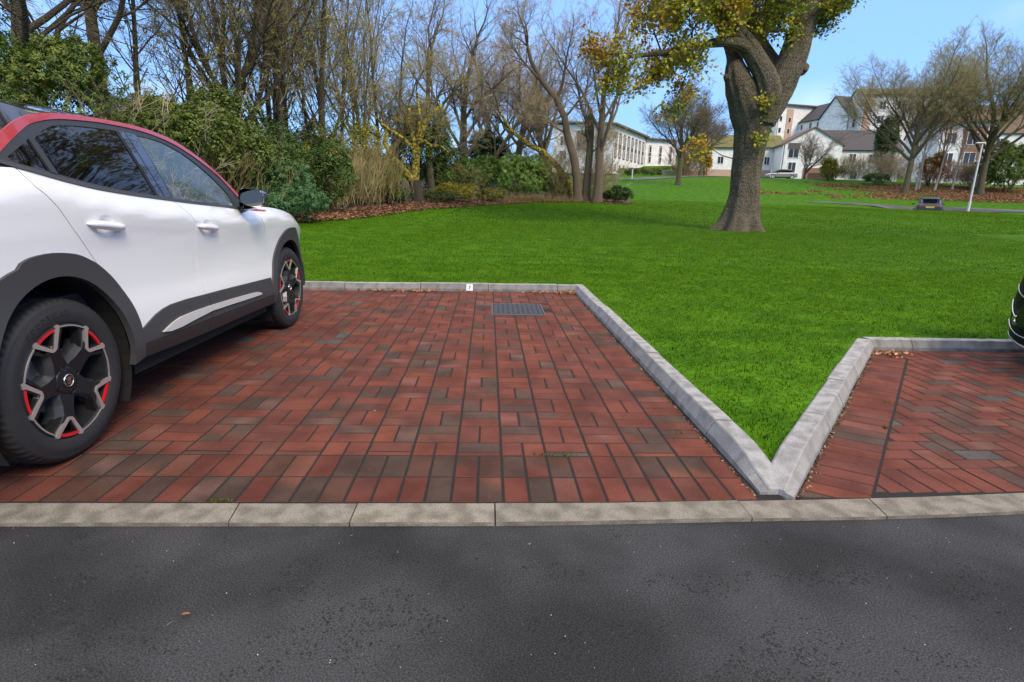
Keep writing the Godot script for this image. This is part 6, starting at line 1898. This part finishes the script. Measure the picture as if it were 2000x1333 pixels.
func build_buildings() -> void:
	M.render_white = grain(mat(lin(0.86, 0.85, 0.83), 0.9), noise_tex(0.02, grey(0.86), grey(1.0), 256, FastNoiseLite.TYPE_SIMPLEX_SMOOTH, 4, 71), 0.2)
	M.render_peach = grain(mat(lin(0.66, 0.45, 0.33), 0.9), M.speck, 0.8)
	M.brick_brown = grain(mat(lin(0.34, 0.19, 0.12), 0.9), M.speck, 0.8)
	M.roof_dark = grain(mat(lin(0.085, 0.08, 0.08), 0.85), M.speck, 0.6)
	M.roof_brown = grain(mat(lin(0.20, 0.135, 0.095), 0.9), M.speck, 0.6)
	M.roof_moss = grain(mat(Color.WHITE, 0.95), noise_tex(0.02, lin(0.10, 0.10, 0.03), lin(0.19, 0.16, 0.06), 256, FastNoiseLite.TYPE_SIMPLEX_SMOOTH, 4, 73), 0.3)
	M.frame = mat(lin(0.72, 0.72, 0.72), 0.5)
	M.pane = mat(lin(0.035, 0.04, 0.05), 0.08)
	M.pipe = mat(lin(0.12, 0.12, 0.12), 0.6)
	M.dark_panel = mat(lin(0.10, 0.085, 0.08), 0.8)
	# curved white terrace, left of the oak
	var w := []
	var pn := []
	for i in 8:
		var x := -8.8 + i * 2.5
		pn.append([x, -2.9, 1.15, 4.2, "window_band", M.dark_panel])
		w.append([x, -1.9, 1.0, 1.5, 1]); w.append([x, -4.1, 1.0, 1.4, 1]); w.append([x + 0.35, -6.6, 1.0, 1.3])
	house("terrace_house", "long white three-storey terrace with tall dark window bands, running back at an angle", 26.1, 109.0, 60.0, 20.8, 11.0, 13.5, 14.4, "flat", M.roof_brown, w, pn, [[-1.0, -2.5, -2.2, 1.3, 1.6], [-1.0, -2.5, -4.6, 1.3, 1.6], [-1.0, -5.5, -2.2, 2.2, 3.4], [-1.0, -9.0, -2.2, 1.3, 1.6], [-1.0, -9.0, -4.6, 1.3, 1.6]])
	w = []
	pn = []
	for i in 3:
		pn.append([-2.6 + i * 2.6, -2.7, 0.62, 3.4, "window_band", M.dark_panel])
		w.append([-2.6 + i * 2.6, -1.8, 0.6, 1.3, 1]); w.append([-2.6 + i * 2.6, -3.7, 0.6, 1.2, 1]); w.append([-2.2 + i * 2.6, -6.3, 1.0, 1.3])
	house("terrace_house", "end of the white terrace facing the lawn, behind the lone round tree", 34.9, 119.6, 22.0, 8.2, 10.0, 13.3, 14.0, "flat", M.roof_brown, w, pn)
	# white houses round the oak and to its right
	house("white_house", "white house with mossy roof and peach ground floor, half hidden behind the oak trunk", 42.6, 104.0, -8.0, 9.6, 8.0, 11.0, 13.3, "x", M.roof_moss, [[-3.4, -2.2, 1.1, 1.3], [-1.2, -2.2, 1.1, 1.3], [1.6, -2.2, 1.1, 1.3], [3.6, -2.2, 1.0, 1.3], [-3.2, -4.6, 1.4, 1.0], [3.5, -4.6, 1.2, 1.2]], [[0.0, -4.9, 9.5, 2.2, "peach_panel", M.render_peach]])
	house("white_house", "low white wing with a mossy roof right of the oak trunk", 49.2, 104.5, -6.0, 7.6, 8.0, 11.2, 13.5, "x", M.roof_moss, [[-2.2, -2.3, 1.2, 1.5], [0.8, -2.3, 1.0, 1.4], [2.6, -2.4, 0.9, 1.9], [-1.6, -4.9, 1.5, 1.6, 1]], [[0.0, -5.0, 7.5, 2.2, "peach_panel", M.render_peach], [-2.6, -5.0, 1.0, 1.9, "dark_door", M.dark_panel]])
	house("gabled_house", "white gabled house with brick-brown garage floor and a wide eave, facing the lawn", 54.5, 98.0, -12.0, 9.4, 9.0, 11.2, 13.9, "z", M.roof_brown, [[-2.9, -1.4, 1.7, 1.5], [-2.9, -3.6, 1.3, 1.6]], [[-2.9, -0.2, 1.9, 1.0, "dark_panel", M.dark_panel], [1.3, -4.9, 4.6, 2.4, "garage_front", M.brick_brown], [1.3, -5.2, 3.0, 1.4, "garage_door", M.dark_panel]], [[1.0, -2.0, -1.6, 1.3, 1.4]])
	house("white_house", "white house under a wide dark roof right of the gabled house", 65.0, 100.5, -10.0, 12.4, 9.0, 10.9, 14.4, "x", M.roof_dark, [[-4.6, -1.6, 1.5, 1.6], [-1.6, -1.4, 1.2, 1.5], [1.6, -1.4, 1.2, 1.5], [4.5, -1.4, 1.2, 1.5], [-4.4, -4.2, 1.2, 1.6], [-1.0, -4.2, 1.2, 1.5]], [[-4.6, -1.5, 2.2, 2.4, "brown_panel", M.brick_brown]], [[-1.0, -2.0, -1.5, 1.2, 1.4]])
	# the upper row on the hill
	house("flat_block", "farthest white block with peach corner strip at the top left of the hill", 74.0, 141.0, 12.0, 12.0, 10.0, 23.4, 25.6, "flat", M.roof_brown, [[-5.0, -2.2, 0.8, 1.2], [-5.0, -4.8, 0.8, 1.2], [-2.6, -2.4, 0.8, 1.2, 1], [-2.6, -4.9, 0.8, 1.2, 1]], [[-2.6, -4.2, 1.8, 8.4, "peach_panel", M.render_peach]])
	house("gabled_house", "tall white hill house turning its gable to the right, slate roof on the left", 79.5, 133.0, 6.0, 8.6, 10.0, 20.6, 24.4, "z", M.roof_dark, [], [], [[-1.0, -1.6, -1.2, 0.8, 1.2], [-1.0, -4.2, -1.2, 0.9, 1.4], [-1.0, -7.4, -1.2, 0.8, 1.2]])
	house("white_house", "white house on the hill with dark roof and peach bay, left of the tallest block", 81.6, 124.0, 6.0, 13.0, 9.0, 20.2, 24.2, "x", M.roof_dark, [[-4.6, -1.8, 1.4, 1.8], [-1.6, -1.4, 1.0, 1.4], [-4.6, -4.4, 1.4, 1.8], [-1.6, -4.0, 1.0, 1.4], [2.8, -1.4, 1.1, 1.5, 1], [2.8, -4.2, 1.1, 1.5, 1]], [[2.8, -3.0, 3.2, 6.4, "peach_panel", M.render_peach]])
	w = []
	for i in 5:
		for k in 3: w.append([-6.0 + i * 3.4, -2.0 - k * 2.7, 1.3, 1.5])
	house("tall_block", "tallest white block behind the large spreading tree, gable at its right end", 85.5, 118.0, -14.0, 19.0, 10.0, 23.4, 25.2, "x", M.roof_moss, w, [[-8.6, -3.8, 1.5, 7.4, "peach_panel", M.render_peach]], [[1.0, -3.0, -2.0, 1.1, 1.4], [1.0, -6.5, -2.0, 1.1, 1.4]])
	house("balcony_house", "white house with brown panel and pale balcony rails behind the lamp post tree", 70.5, 85.0, -14.0, 7.5, 8.0, 13.2, 14.6, "flat", M.roof_brown, [[-2.2, -1.8, 1.4, 1.6], [0.6, -1.8, 1.6, 1.8, 1], [-2.2, -4.6, 1.4, 1.6], [0.6, -4.6, 1.6, 1.8, 1]], [[0.8, -2.4, 3.0, 4.6, "brown_panel", M.brick_brown], [0.8, -2.9, 3.2, 0.25, "balcony_rail", M.frame], [0.8, -5.6, 3.2, 0.25, "balcony_rail", M.frame]])
	house("brown_roofed_house", "house with a broad brown tiled roof at the right edge above the laurel", 90.5, 102.0, -16.0, 22.0, 11.0, 14.6, 19.8, "x", M.roof_brown, [[-7.0, -1.6, 1.3, 1.4], [-3.5, -1.6, 1.3, 1.4], [0.0, -1.6, 1.3, 1.4]])
	# low timber fence beside the terrace road
	var fence := thing("timber_fence", "low brown timber fence between the terrace and the oak", "fence", on_ground(31.6, 90.0))
	for i in 12:
		var mb := MB.new()
		mb.box(Transform3D(Basis.IDENTITY, Vector3(-2.2 + i * 0.4, 0.45, 0)), Vector3(0.34, 0.95, 0.05))
		part("plank", mb.mesh(), M.brick_brown, fence)
	var shed := MB.new()
	shed.box(Transform3D(Basis.IDENTITY, Vector3(0, 0.42, 0)), Vector3(1.9, 0.9, 1.2), 0.06)
	var bin := top("storage_bin", shed.mesh(), mat(lin(0.22, 0.24, 0.12), 0.7), "low olive storage box left of the timber fence", "box")
	bin.position = on_ground(28.2, 91.0)

# ---------------------------------------------------------------- other vehicles
# a plain car: body and cabin as rings of rounded sections, forward along +x
func ring_body(stations: Array, power := 4.0) -> MB:        # [x, half width low, half width high, y low, y high]
	var mb := MB.new()
	var m := 32
	for s in stations:
		for i in m:
			var w := TAU * i / m
			var cx := signf(cos(w)) * pow(absf(cos(w)), 2.0 / power)
			var sy := signf(sin(w)) * pow(absf(sin(w)), 2.0 / power)
			var hw: float = lerpf(s[1], s[2], sy * 0.5 + 0.5)
			mb.vert(Vector3(s[0], lerpf(s[3], s[4], sy * 0.5 + 0.5), cx * hw), Vector3(0, signf(sin(w)) * pow(absf(sin(w)), 2.0 - 2.0 / power), signf(cos(w)) * pow(absf(cos(w)), 2.0 - 2.0 / power)).normalized())
	for k in stations.size() - 1:
		for i in m:
			var j := (i + 1) % m
			mb.face(k * m + i, (k + 1) * m + j, k * m + j)
			mb.face(k * m + i, (k + 1) * m + i, (k + 1) * m + j)
	for e in [0, stations.size() - 1]:
		var c := mb.vert(Vector3(stations[e][0], (stations[e][3] + stations[e][4]) / 2, 0), Vector3(-1 if e == 0 else 1, 0, 0))
		var k0 := mb.v.size()
		for i in m: mb.vert(mb.v[e * m + i], Vector3(-1 if e == 0 else 1, 0, 0))
		for i in m:
			if e == 0: mb.face(c, k0 + i, k0 + (i + 1) % m)
			else: mb.face(c, k0 + (i + 1) % m, k0 + i)
	return mb

func plain_car(label: String, paint: Material, ms: Dictionary, at: Vector3, turn: float, low := true) -> Node3D:
	var car := thing("parked_car", label, "car", at, turn)
	part("body", ring_body([[-2.22, 0.70, 0.66, 0.34, 0.78], [-2.16, 0.80, 0.76, 0.26, 0.95], [-1.9, 0.88, 0.80, 0.22, 1.0], [-1.3, 0.90, 0.80, 0.2, 0.98], [0.0, 0.90, 0.80, 0.2, 0.94], [0.9, 0.90, 0.78, 0.2, 0.92], [1.6, 0.88, 0.74, 0.2, 0.84], [2.0, 0.83, 0.68, 0.2, 0.76], [2.18, 0.76, 0.62, 0.22, 0.66], [2.28, 0.62, 0.52, 0.28, 0.56]], 5.0).mesh(), paint, car)
	part("windows", ring_body([[-1.95, 0.62, 0.5, 0.92, 0.98], [-1.35, 0.76, 0.58, 0.90, 1.32], [-0.9, 0.77, 0.60, 0.88, 1.41], [0.2, 0.77, 0.60, 0.88, 1.42], [0.6, 0.76, 0.58, 0.88, 1.34], [1.35, 0.70, 0.52, 0.86, 0.90]], 5.0).mesh(), ms.black, car)
	part("roof", ring_body([[-1.42, 0.54, 0.50, 1.30, 1.33], [-0.9, 0.60, 0.55, 1.36, 1.435], [0.2, 0.60, 0.55, 1.37, 1.445], [0.62, 0.55, 0.5, 1.32, 1.36]], 4.0).mesh(), paint, car)
	for q in [[-1.38, 1.0], [1.38, 1.0], [-1.38, -1.0], [1.38, -1.0]]:
		var w := Node3D.new()
		w.name = "wheel"
		car.add_child(w, true)
		w.transform = Transform3D(Basis(Vector3(1, 0, 0), Vector3(0, 1, 0), Vector3(0, 0, q[1])), Vector3(q[0], 0.33, 0.88 * q[1]))
		var mb := MB.new()
		mb.lathe(Transform3D.IDENTITY, p2([0.2, -0.2, 0.31, -0.2, 0.33, -0.17, 0.33, -0.03, 0.31, 0.0, 0.23, 0.005, 0.22, -0.02]), 32)
		part("tyre", mb.mesh(), ms.tyre, w)
		mb = MB.new()
		mb.lathe(Transform3D.IDENTITY, p2([0.0, -0.01, 0.10, -0.01, 0.2, -0.03, 0.22, -0.005, 0.23, -0.01]), 24)
		part("rim", mb.mesh(), ms.silver, w)
	for s in [-1.0, 1.0]:
		var mb := MB.new()
		mb.box(Transform3D(Basis(Vector3.UP, 0.35 * s), Vector3(-2.17, 0.80, 0.57 * s)), Vector3(0.06, 0.13, 0.30), 0.02)
		part("tail_light", mb.mesh(), ms.lamp, car)
		mb = MB.new()
		mb.box(Transform3D(Basis(Vector3.UP, -0.55 * s), Vector3(2.13, 0.60, 0.60 * s)), Vector3(0.08, 0.10, 0.26), 0.02)
		part("headlight", mb.mesh(), ms.headlamp, car)
		mb = MB.new()
		mb.box(Transform3D(Basis.IDENTITY, Vector3(0.65, 0.98, 0.93 * s)), Vector3(0.12, 0.13, 0.2), 0.03)
		part("door_mirror", mb.mesh(), ms.black, car)
	var pl := MB.new()
	pl.box(Transform3D(Basis.IDENTITY, Vector3(-2.225, 0.72, 0)), Vector3(0.012, 0.11, 0.52))
	part("number_plate", pl.mesh(), ms.plate, car)
	var bp := MB.new()
	bp.box(Transform3D(Basis.IDENTITY, Vector3(-2.19, 0.36, 0)), Vector3(0.1, 0.16, 1.3), 0.03)
	part("rear_bumper", bp.mesh(), ms.trim, car)
	return car

func build_other_vehicles() -> void:
	var ms := car_materials()
	var grey_paint := mat(lin(0.035, 0.030, 0.036), 0.2, 0.3)
	grey_paint.clearcoat_enabled = true
	grey_paint.clearcoat = 1.0
	plain_car("dark saloon seen from behind in its bay beside the far road", grey_paint, ms, Vector3(33.25, ground_height(33.2, 42.6) - 0.03, -42.5), deg_to_rad(55.0))
	var silver := mat(lin(0.30, 0.31, 0.33), 0.3, 0.5)
	plain_car("small silver car parked in front of the low white wing, right of the oak trunk", silver, ms, on_ground(44.6, 88.0), deg_to_rad(172.0))
	# the black car whose nose reaches into the picture at the right
	var car := plain_car("glossy black car at the right edge, only the corner of its grille showing", ms.black, ms, Vector3(6.27, 0.0, -3.42), PI)
	var nose := func(y: float, z: float) -> Vector3: return Vector3(2.31 - 0.26 * pow(absf(z) / 0.87, 3.6) - 0.55 * pow(y - 0.40, 2.0), y, z)
	var mb := MB.new()
	for i in 24:
		for k in 8:
			var z0 := lerpf(-0.87, 0.87, i / 24.0)
			var z1 := lerpf(-0.87, 0.87, (i + 1) / 24.0)
			var y0 := lerpf(0.16, 0.66, k / 8.0)
			var y1 := lerpf(0.16, 0.66, (k + 1) / 8.0)
			mb.quad(nose.call(y0, z1), nose.call(y0, z0), nose.call(y1, z0), nose.call(y1, z1))
	for s in [-1.0, 1.0]:                        # wrapped round to the sides
		for k in 8:
			var y0 := lerpf(0.16, 0.66, k / 8.0)
			var y1 := lerpf(0.16, 0.66, (k + 1) / 8.0)
			mb.quad(nose.call(y0, 0.87 * s), nose.call(y1, 0.87 * s), Vector3(1.75, y1, 0.89 * s), Vector3(1.75, y0, 0.89 * s))
	part("front_bumper", mb.mesh(), mat(lin(0.004, 0.004, 0.0045), 0.5, 0.0, 0.25), car)
	mb = MB.new()
	for s in [-1.0, 1.0]:
		for q in [[0.33, 0.46, 0.30, 0.36], [0.22, 0.30, 0.21, 0.24], [0.14, 0.20, 0.165, 0.19], [0.50, 0.58, 0.50, 0.53]]:
			var pts := PackedVector3Array()
			var rad := PackedFloat32Array()
			for i in 9:
				var f := i / 8.0
				pts.append((nose.call(lerpf(lerpf(q[0], q[2], f), lerpf(q[3], q[1], f), f * f), lerpf(0.42, 0.80, f) * s) as Vector3) + Vector3(0.006, 0, 0.004 * s))
				rad.append(0.0055)
			mb.tube(pts, rad, 8, true)
	part("chrome_trim", mb.mesh(), ms.chrome, car)
	mb = MB.new()
	for i in 5: mb.box(Transform3D(Basis.IDENTITY, Vector3(2.30, 0.28 + i * 0.05, 0)), Vector3(0.04, 0.02, 0.8), 0.004)
	part("grille", mb.mesh(), ms.trim, car)

# ---------------------------------------------------------------- street furniture
func build_street_things() -> void:
	var white := mat(lin(0.62, 0.62, 0.60), 0.45)
	var lamp := thing("street_lamp", "slim pale lamp post by the far road, right of the dark saloon", "lamp post", on_ground(33.76 + 1.3, 40.9, -0.05))
	var mb := MB.new()
	mb.tube(PackedVector3Array([Vector3(0, 0, 0), Vector3(0, 1.1, 0), Vector3(0, 1.12, 0), Vector3(0, 5.1, 0)]), PackedFloat32Array([0.085, 0.085, 0.06, 0.05]), 14, true)
	part("post", mb.mesh(), white, lamp)
	mb = MB.new()
	mb.box(Transform3D(Basis(Vector3(0, 0, 1), 0.04), Vector3(-0.16, 5.12, 0)), Vector3(0.62, 0.09, 0.22), 0.03)
	part("lantern", mb.mesh(), white, lamp)
	for q in [["sign_post", "thin white marker post at the lawn's far edge by the terrace road, left", 17.0, 69.0, 1.05], ["sign_post", "thin white marker post right of the oak trunk before the silver car", 37.15, 76.0, 1.1]]:
		var post := thing(q[0], q[1], "post", on_ground(q[2], q[3]))
		mb = MB.new()
		mb.tube(PackedVector3Array([Vector3.ZERO, Vector3(0, q[4], 0)]), PackedFloat32Array([0.06, 0.06]), 10, true)
		part("post", mb.mesh(), white, post)
		mb = MB.new()
		mb.tube(PackedVector3Array([Vector3(0, q[4], 0), Vector3(0, q[4] + 0.06, 0)]), PackedFloat32Array([0.07, 0.05]), 10, true)
		part("cap", mb.mesh(), white, post)
	# number plate on the back kerb
	var plate := thing("bay_number_plate", "small white plate with a black 7 on the bay's back kerb", "number plate", Vector3(-0.222, 0.0, -6.985))
	plate.rotation = Vector3(-0.26, deg_to_rad(-2.9), 0)
	mb = MB.new()
	mb.box(Transform3D(Basis.IDENTITY, Vector3(0, 0.047, 0.002)), Vector3(0.082, 0.082, 0.006), 0.002)
	part("plate", mb.mesh(), mat(lin(0.78, 0.78, 0.76), 0.5), plate)
	var font := SystemFont.new()
	font.font_names = PackedStringArray(["Droid Sans"])
	font.font_weight = 700
	var tm := TextMesh.new()
	tm.text = "7"
	tm.font = font
	tm.font_size = 48
	tm.pixel_size = 0.00125
	tm.depth = 0.002
	var dig := part("digit", tm, mat(lin(0.01, 0.01, 0.01), 0.5), plate)
	dig.position = Vector3(0, 0.047, 0.0065)
	# access cover in the paving
	var cover := thing("access_cover", "grey steel access cover with raised lugs set in the bricks near the back kerb", "cover", Vector3(0.322, 0.0, -5.882))
	cover.rotation.y = deg_to_rad(-0.6)
	var steel := mat(lin(0.10, 0.103, 0.11), 0.5, 0.3)
	mb = MB.new()
	mb.box(Transform3D(Basis.IDENTITY, Vector3(0, -0.008, 0)), Vector3(0.51, 0.016, 0.58), 0.002)
	part("lid", mb.mesh(), mat(lin(0.03, 0.031, 0.034), 0.55, 0.3), cover)
	mb = MB.new()
	for s in [-1.0, 1.0]:
		mb.box(Transform3D(Basis.IDENTITY, Vector3(0.268 * s, -0.007, 0)), Vector3(0.018, 0.018, 0.62), 0.003)
		mb.box(Transform3D(Basis.IDENTITY, Vector3(0, -0.007, 0.303 * s)), Vector3(0.516, 0.018, 0.018), 0.003)
	part("frame", mb.mesh(), steel, cover)
	mb = MB.new()
	for i in 10:
		for k in 12:
			var t := Transform3D(Basis(Vector3.UP, 0.8 if (i + k) % 2 == 0 else -0.8), Vector3(-0.232 + i * 0.0515, 0.002, -0.268 + k * 0.0487))
			mb.box(t, Vector3(0.046, 0.007, 0.017), 0.002)
	part("lugs", mb.mesh(), mat(lin(0.075, 0.078, 0.085), 0.55, 0.2), cover).set_meta("kind", "stuff")

# ---------------------------------------------------------------- fallen leaves and grit
func dead_leaf() -> ArrayMesh:
	var mb := MB.new()
	var pts := [Vector3(-0.5, 0.02, 0), Vector3(-0.2, 0.10, 0.26), Vector3(0.25, 0.12, 0.24), Vector3(0.55, 0.03, 0), Vector3(0.25, 0.10, -0.25), Vector3(-0.2, 0.14, -0.27)]
	for i in 6: mb.tri(Vector3(0, 0.0, 0), pts[i], pts[(i + 1) % 6])
	return mb.mesh()

func strew(called: String, label: String, m: Mesh, material: Material, spots: Array, cols: Array, s0: float, s1: float, flat := 0.35) -> MultiMeshInstance3D:
	var where: Array[Transform3D] = []
	var tint := PackedColorArray()
	for p in spots:
		var s := rng.randf_range(s0, s1)
		where.append(Transform3D(Basis.from_euler(Vector3(rng.randfn() * flat, rng.randf() * TAU, rng.randfn() * flat)).scaled(Vector3.ONE * s), p))
		tint.append((cols[rng.randi() % cols.size()] as Color) * rng.randf_range(0.75, 1.25))
	var o := scatter(called, m, material, where, tint, self)
	tag(o, label, "litter")
	return o

func build_litter() -> void:
	var leaf := dead_leaf()
	var browns := [Color(0.20, 0.085, 0.035), Color(0.26, 0.12, 0.05), Color(0.15, 0.06, 0.03), Color(0.30, 0.17, 0.08), Color(0.11, 0.05, 0.03)]
	# along the edge of the bed
	var spots := []
	for i in bed_shape.size() - 5:
		var a := bed_shape[i + 1]
		var b := bed_shape[i + 2]
		if i > 8: continue
		var m := int(a.distance_to(b) * 330)
		for k in m:
			var q := a.lerp(b, rng.randf())
			var n := (b - a).normalized()
			q += Vector2(-n.y, n.x) * (absf(rng.randfn()) * 1.0 - 0.35)
			spots.append(on_ground(q.x, q.y, 0.045))
	strew("leaf_litter", "brown fallen leaves along the edge of the planted bed on the left", leaf, M.litter, spots, browns, 0.06, 0.13)
	# on the slope beyond the far road
	spots = []
	var cn := FastNoiseLite.new()
	cn.frequency = 0.16
	cn.seed = 31
	while spots.size() < 26000:
		var q := Vector2(rng.randf_range(24.0, 62.0), rng.randf_range(49.5, 62.0))
		var w := cn.get_noise_2d(q.x, q.y * 2.2) + 0.25 + 0.35 * smoothstep(36.0, 46.0, q.x)
		if q.x < 34.0: w -= absf(q.y - 52.5) * 0.14
		if w < rng.randf_range(0.0, 0.55): continue
		spots.append(on_ground(q.x, q.y, 0.04))
	strew("leaf_litter", "carpet of reddish-brown leaves on the slope beyond the far road", leaf, M.litter, spots, [Color(0.24, 0.095, 0.045), Color(0.30, 0.13, 0.06), Color(0.19, 0.075, 0.04), Color(0.33, 0.17, 0.08)], 0.10, 0.19, 0.5)
	# drifts in the corners of the bays
	spots = []
	for g in [[1.02, 6.98, 0.10, 0.05, 120], [0.8, 6.98, 0.16, 0.03, 60], [-0.80, 6.92, 0.10, 0.035, 110], [-1.35, 6.89, 0.08, 0.03, 30], [-1.1, 6.90, 0.05, 0.03, 24], [3.2, 4.24, 0.08, 0.06, 60], [-0.30, 6.93, 0.03, 0.015, 10]]:
		for k in g[4]: spots.append(Vector3(g[0] + rng.randfn() * g[2], 0.006 + absf(rng.randfn()) * 0.010, -(g[1] - absf(rng.randfn()) * g[3])))
	strew("leaf_drift", "dry leaves drifted into the corners at the foot of the back kerbs", leaf, M.litter, spots, [Color(0.33, 0.17, 0.07), Color(0.42, 0.25, 0.12), Color(0.22, 0.10, 0.04), Color(0.36, 0.14, 0.04)], 0.016, 0.045, 0.5)
	# crumbs along kerb feet and joints
	spots = []
	for k in 900:
		var t := rng.randf()
		spots.append(Vector3(1.092 - absf(rng.randfn()) * 0.008, 0.0, -lerpf(2.0, 7.0, t)))
		var q := Vector2(1.252, 1.99) + Vector2(0.6335, 0.7737) * rng.randf() * 3.0 + Vector2(0.7737, -0.6335) * absf(rng.randfn()) * 0.012
		spots.append(Vector3(q.x, 0.0, -q.y))
	strew("kerb_crumbs", "dark crumbs of leaf and soil along the feet of the kerbs", leaf, M.litter, spots, [Color(0.10, 0.055, 0.03), Color(0.20, 0.13, 0.07), Color(0.06, 0.04, 0.025), Color(0.3, 0.24, 0.16)], 0.006, 0.017, 0.7)
	# moss and weeds in joints
	spots = []
	for g in [[-1.02, 1.952, 0.03, 0.004, 26], [0.33, 2.36, 0.06, 0.004, 26], [2.12, 2.70, 0.010, 0.010, 14], [2.42, 3.10, 0.015, 0.03, 12], [0.99, 2.62, 0.010, 0.012, 10]]:
		for k in g[4]: spots.append(Vector3(g[0] + rng.randfn() * g[2], 0.0, -(g[1] + rng.randfn() * g[3])))
	strew("joint_moss", "moss and tiny weeds growing in the joints of the bricks", tuft_mesh(6, 0.3, 1.0, 0.10, 99), M.grass, spots, [Color(0.12, 0.15, 0.02), Color(0.2, 0.2, 0.03)], 0.006, 0.015, 0.2)
	# scuffed asphalt: patches of loosened chips, and a few pale bits
	var chip := MB.new()
	for i in 5:
		var a := TAU * i / 5
		var b := TAU * (i + 1) / 5
		chip.tri(Vector3(cos(a) * 0.62, 0, sin(a) * 0.42), Vector3(cos(b) * 0.4, 0.42, sin(b) * 0.26), Vector3(cos(a) * 0.4, 0.40, sin(a) * 0.26))
		chip.tri(Vector3(cos(a) * 0.62, 0, sin(a) * 0.42), Vector3(cos(b) * 0.62, 0, sin(b) * 0.42), Vector3(cos(b) * 0.4, 0.42, sin(b) * 0.26))
		chip.tri(Vector3(0, 0.45, 0), Vector3(cos(a) * 0.4, 0.40, sin(a) * 0.26), Vector3(cos(b) * 0.4, 0.42, sin(b) * 0.26))
	var cm := chip.mesh()
	spots = []
	var pn := FastNoiseLite.new()
	pn.frequency = 2.4
	pn.fractal_octaves = 3
	pn.seed = 5
	var guard := 0
	while spots.size() < 12000 and guard < 400000:
		guard += 1
		var q := Vector2(rng.randf_range(-2.4, 2.4), rng.randf_range(0.75, 1.78))
		var w := pn.get_noise_2d(q.x * 0.9, q.y * 1.5) + 0.55 * pn.get_noise_2d(q.x * 4.0 + 9.0, q.y * 5.0)
		w += 0.26 * exp(-pow((q.y - 1.50 - 0.02 * sin(q.x * 3.0)) / 0.035, 2.0)) + 0.06 * smoothstep(1.45, 1.1, q.y) - 0.22 * smoothstep(1.53, 1.66, q.y)
		if w < rng.randf_range(0.12, 0.75): continue
		spots.append(Vector3(q.x, -0.0135, -q.y))
	var dk := [Color(0.008, 0.008, 0.008), Color(0.014, 0.014, 0.014), Color(0.006, 0.006, 0.006), Color(0.025, 0.025, 0.025), Color(0.010, 0.010, 0.010)]
	var ch := strew("asphalt_chips", "loosened dark chips in scuffed patches on the asphalt lane", cm, tinted(0.8), spots, dk, 0.003, 0.009, 0.6)
	spots = []
	for k in 260: spots.append(Vector3(rng.randf_range(-2.4, 2.6), -0.011, -rng.randf_range(0.75, 1.80)))
	strew("pale_grit", "pale grit scattered over the asphalt lane", cm, tinted(0.85), spots, [Color(0.4, 0.38, 0.34), Color(0.25, 0.24, 0.22), Color(0.5, 0.47, 0.42)], 0.0012, 0.004, 0.5)
	spots = []
	for k in 70: spots.append(Vector3(rng.randf_range(-2.2, 2.4), -0.008, -rng.randf_range(0.8, 1.80)))
	for k in 40: spots.append(Vector3(rng.randf_range(-1.8, 2.4), 0.004, -rng.randf_range(1.84, 4.5)))
	strew("straw_bits", "bits of straw and stalk lying on the lane and bricks", tuft_mesh(1, 0.05, 1.0, 0.05, 7), M.litter, spots, [Color(0.45, 0.40, 0.28), Color(0.35, 0.30, 0.2), Color(0.12, 0.15, 0.04), Color(0.3, 0.12, 0.05)], 0.008, 0.024, 1.5)
	spots = []
	for q in [[-0.82, 1.36], [0.0, 0.9], [0.35, 1.0], [-0.12, 1.02], [1.95, 1.2], [-1.0, 1.7], [2.55, 2.9], [0.2, 3.4], [-0.6, 2.9]]:
		spots.append(Vector3(q[0], -0.004, -q[1]))
	strew("stray_leaf", "single stray dry leaves lying on the lane and bricks", leaf, M.litter, spots, [Color(0.34, 0.10, 0.035), Color(0.28, 0.15, 0.06), Color(0.4, 0.3, 0.14)], 0.012, 0.024, 0.4)
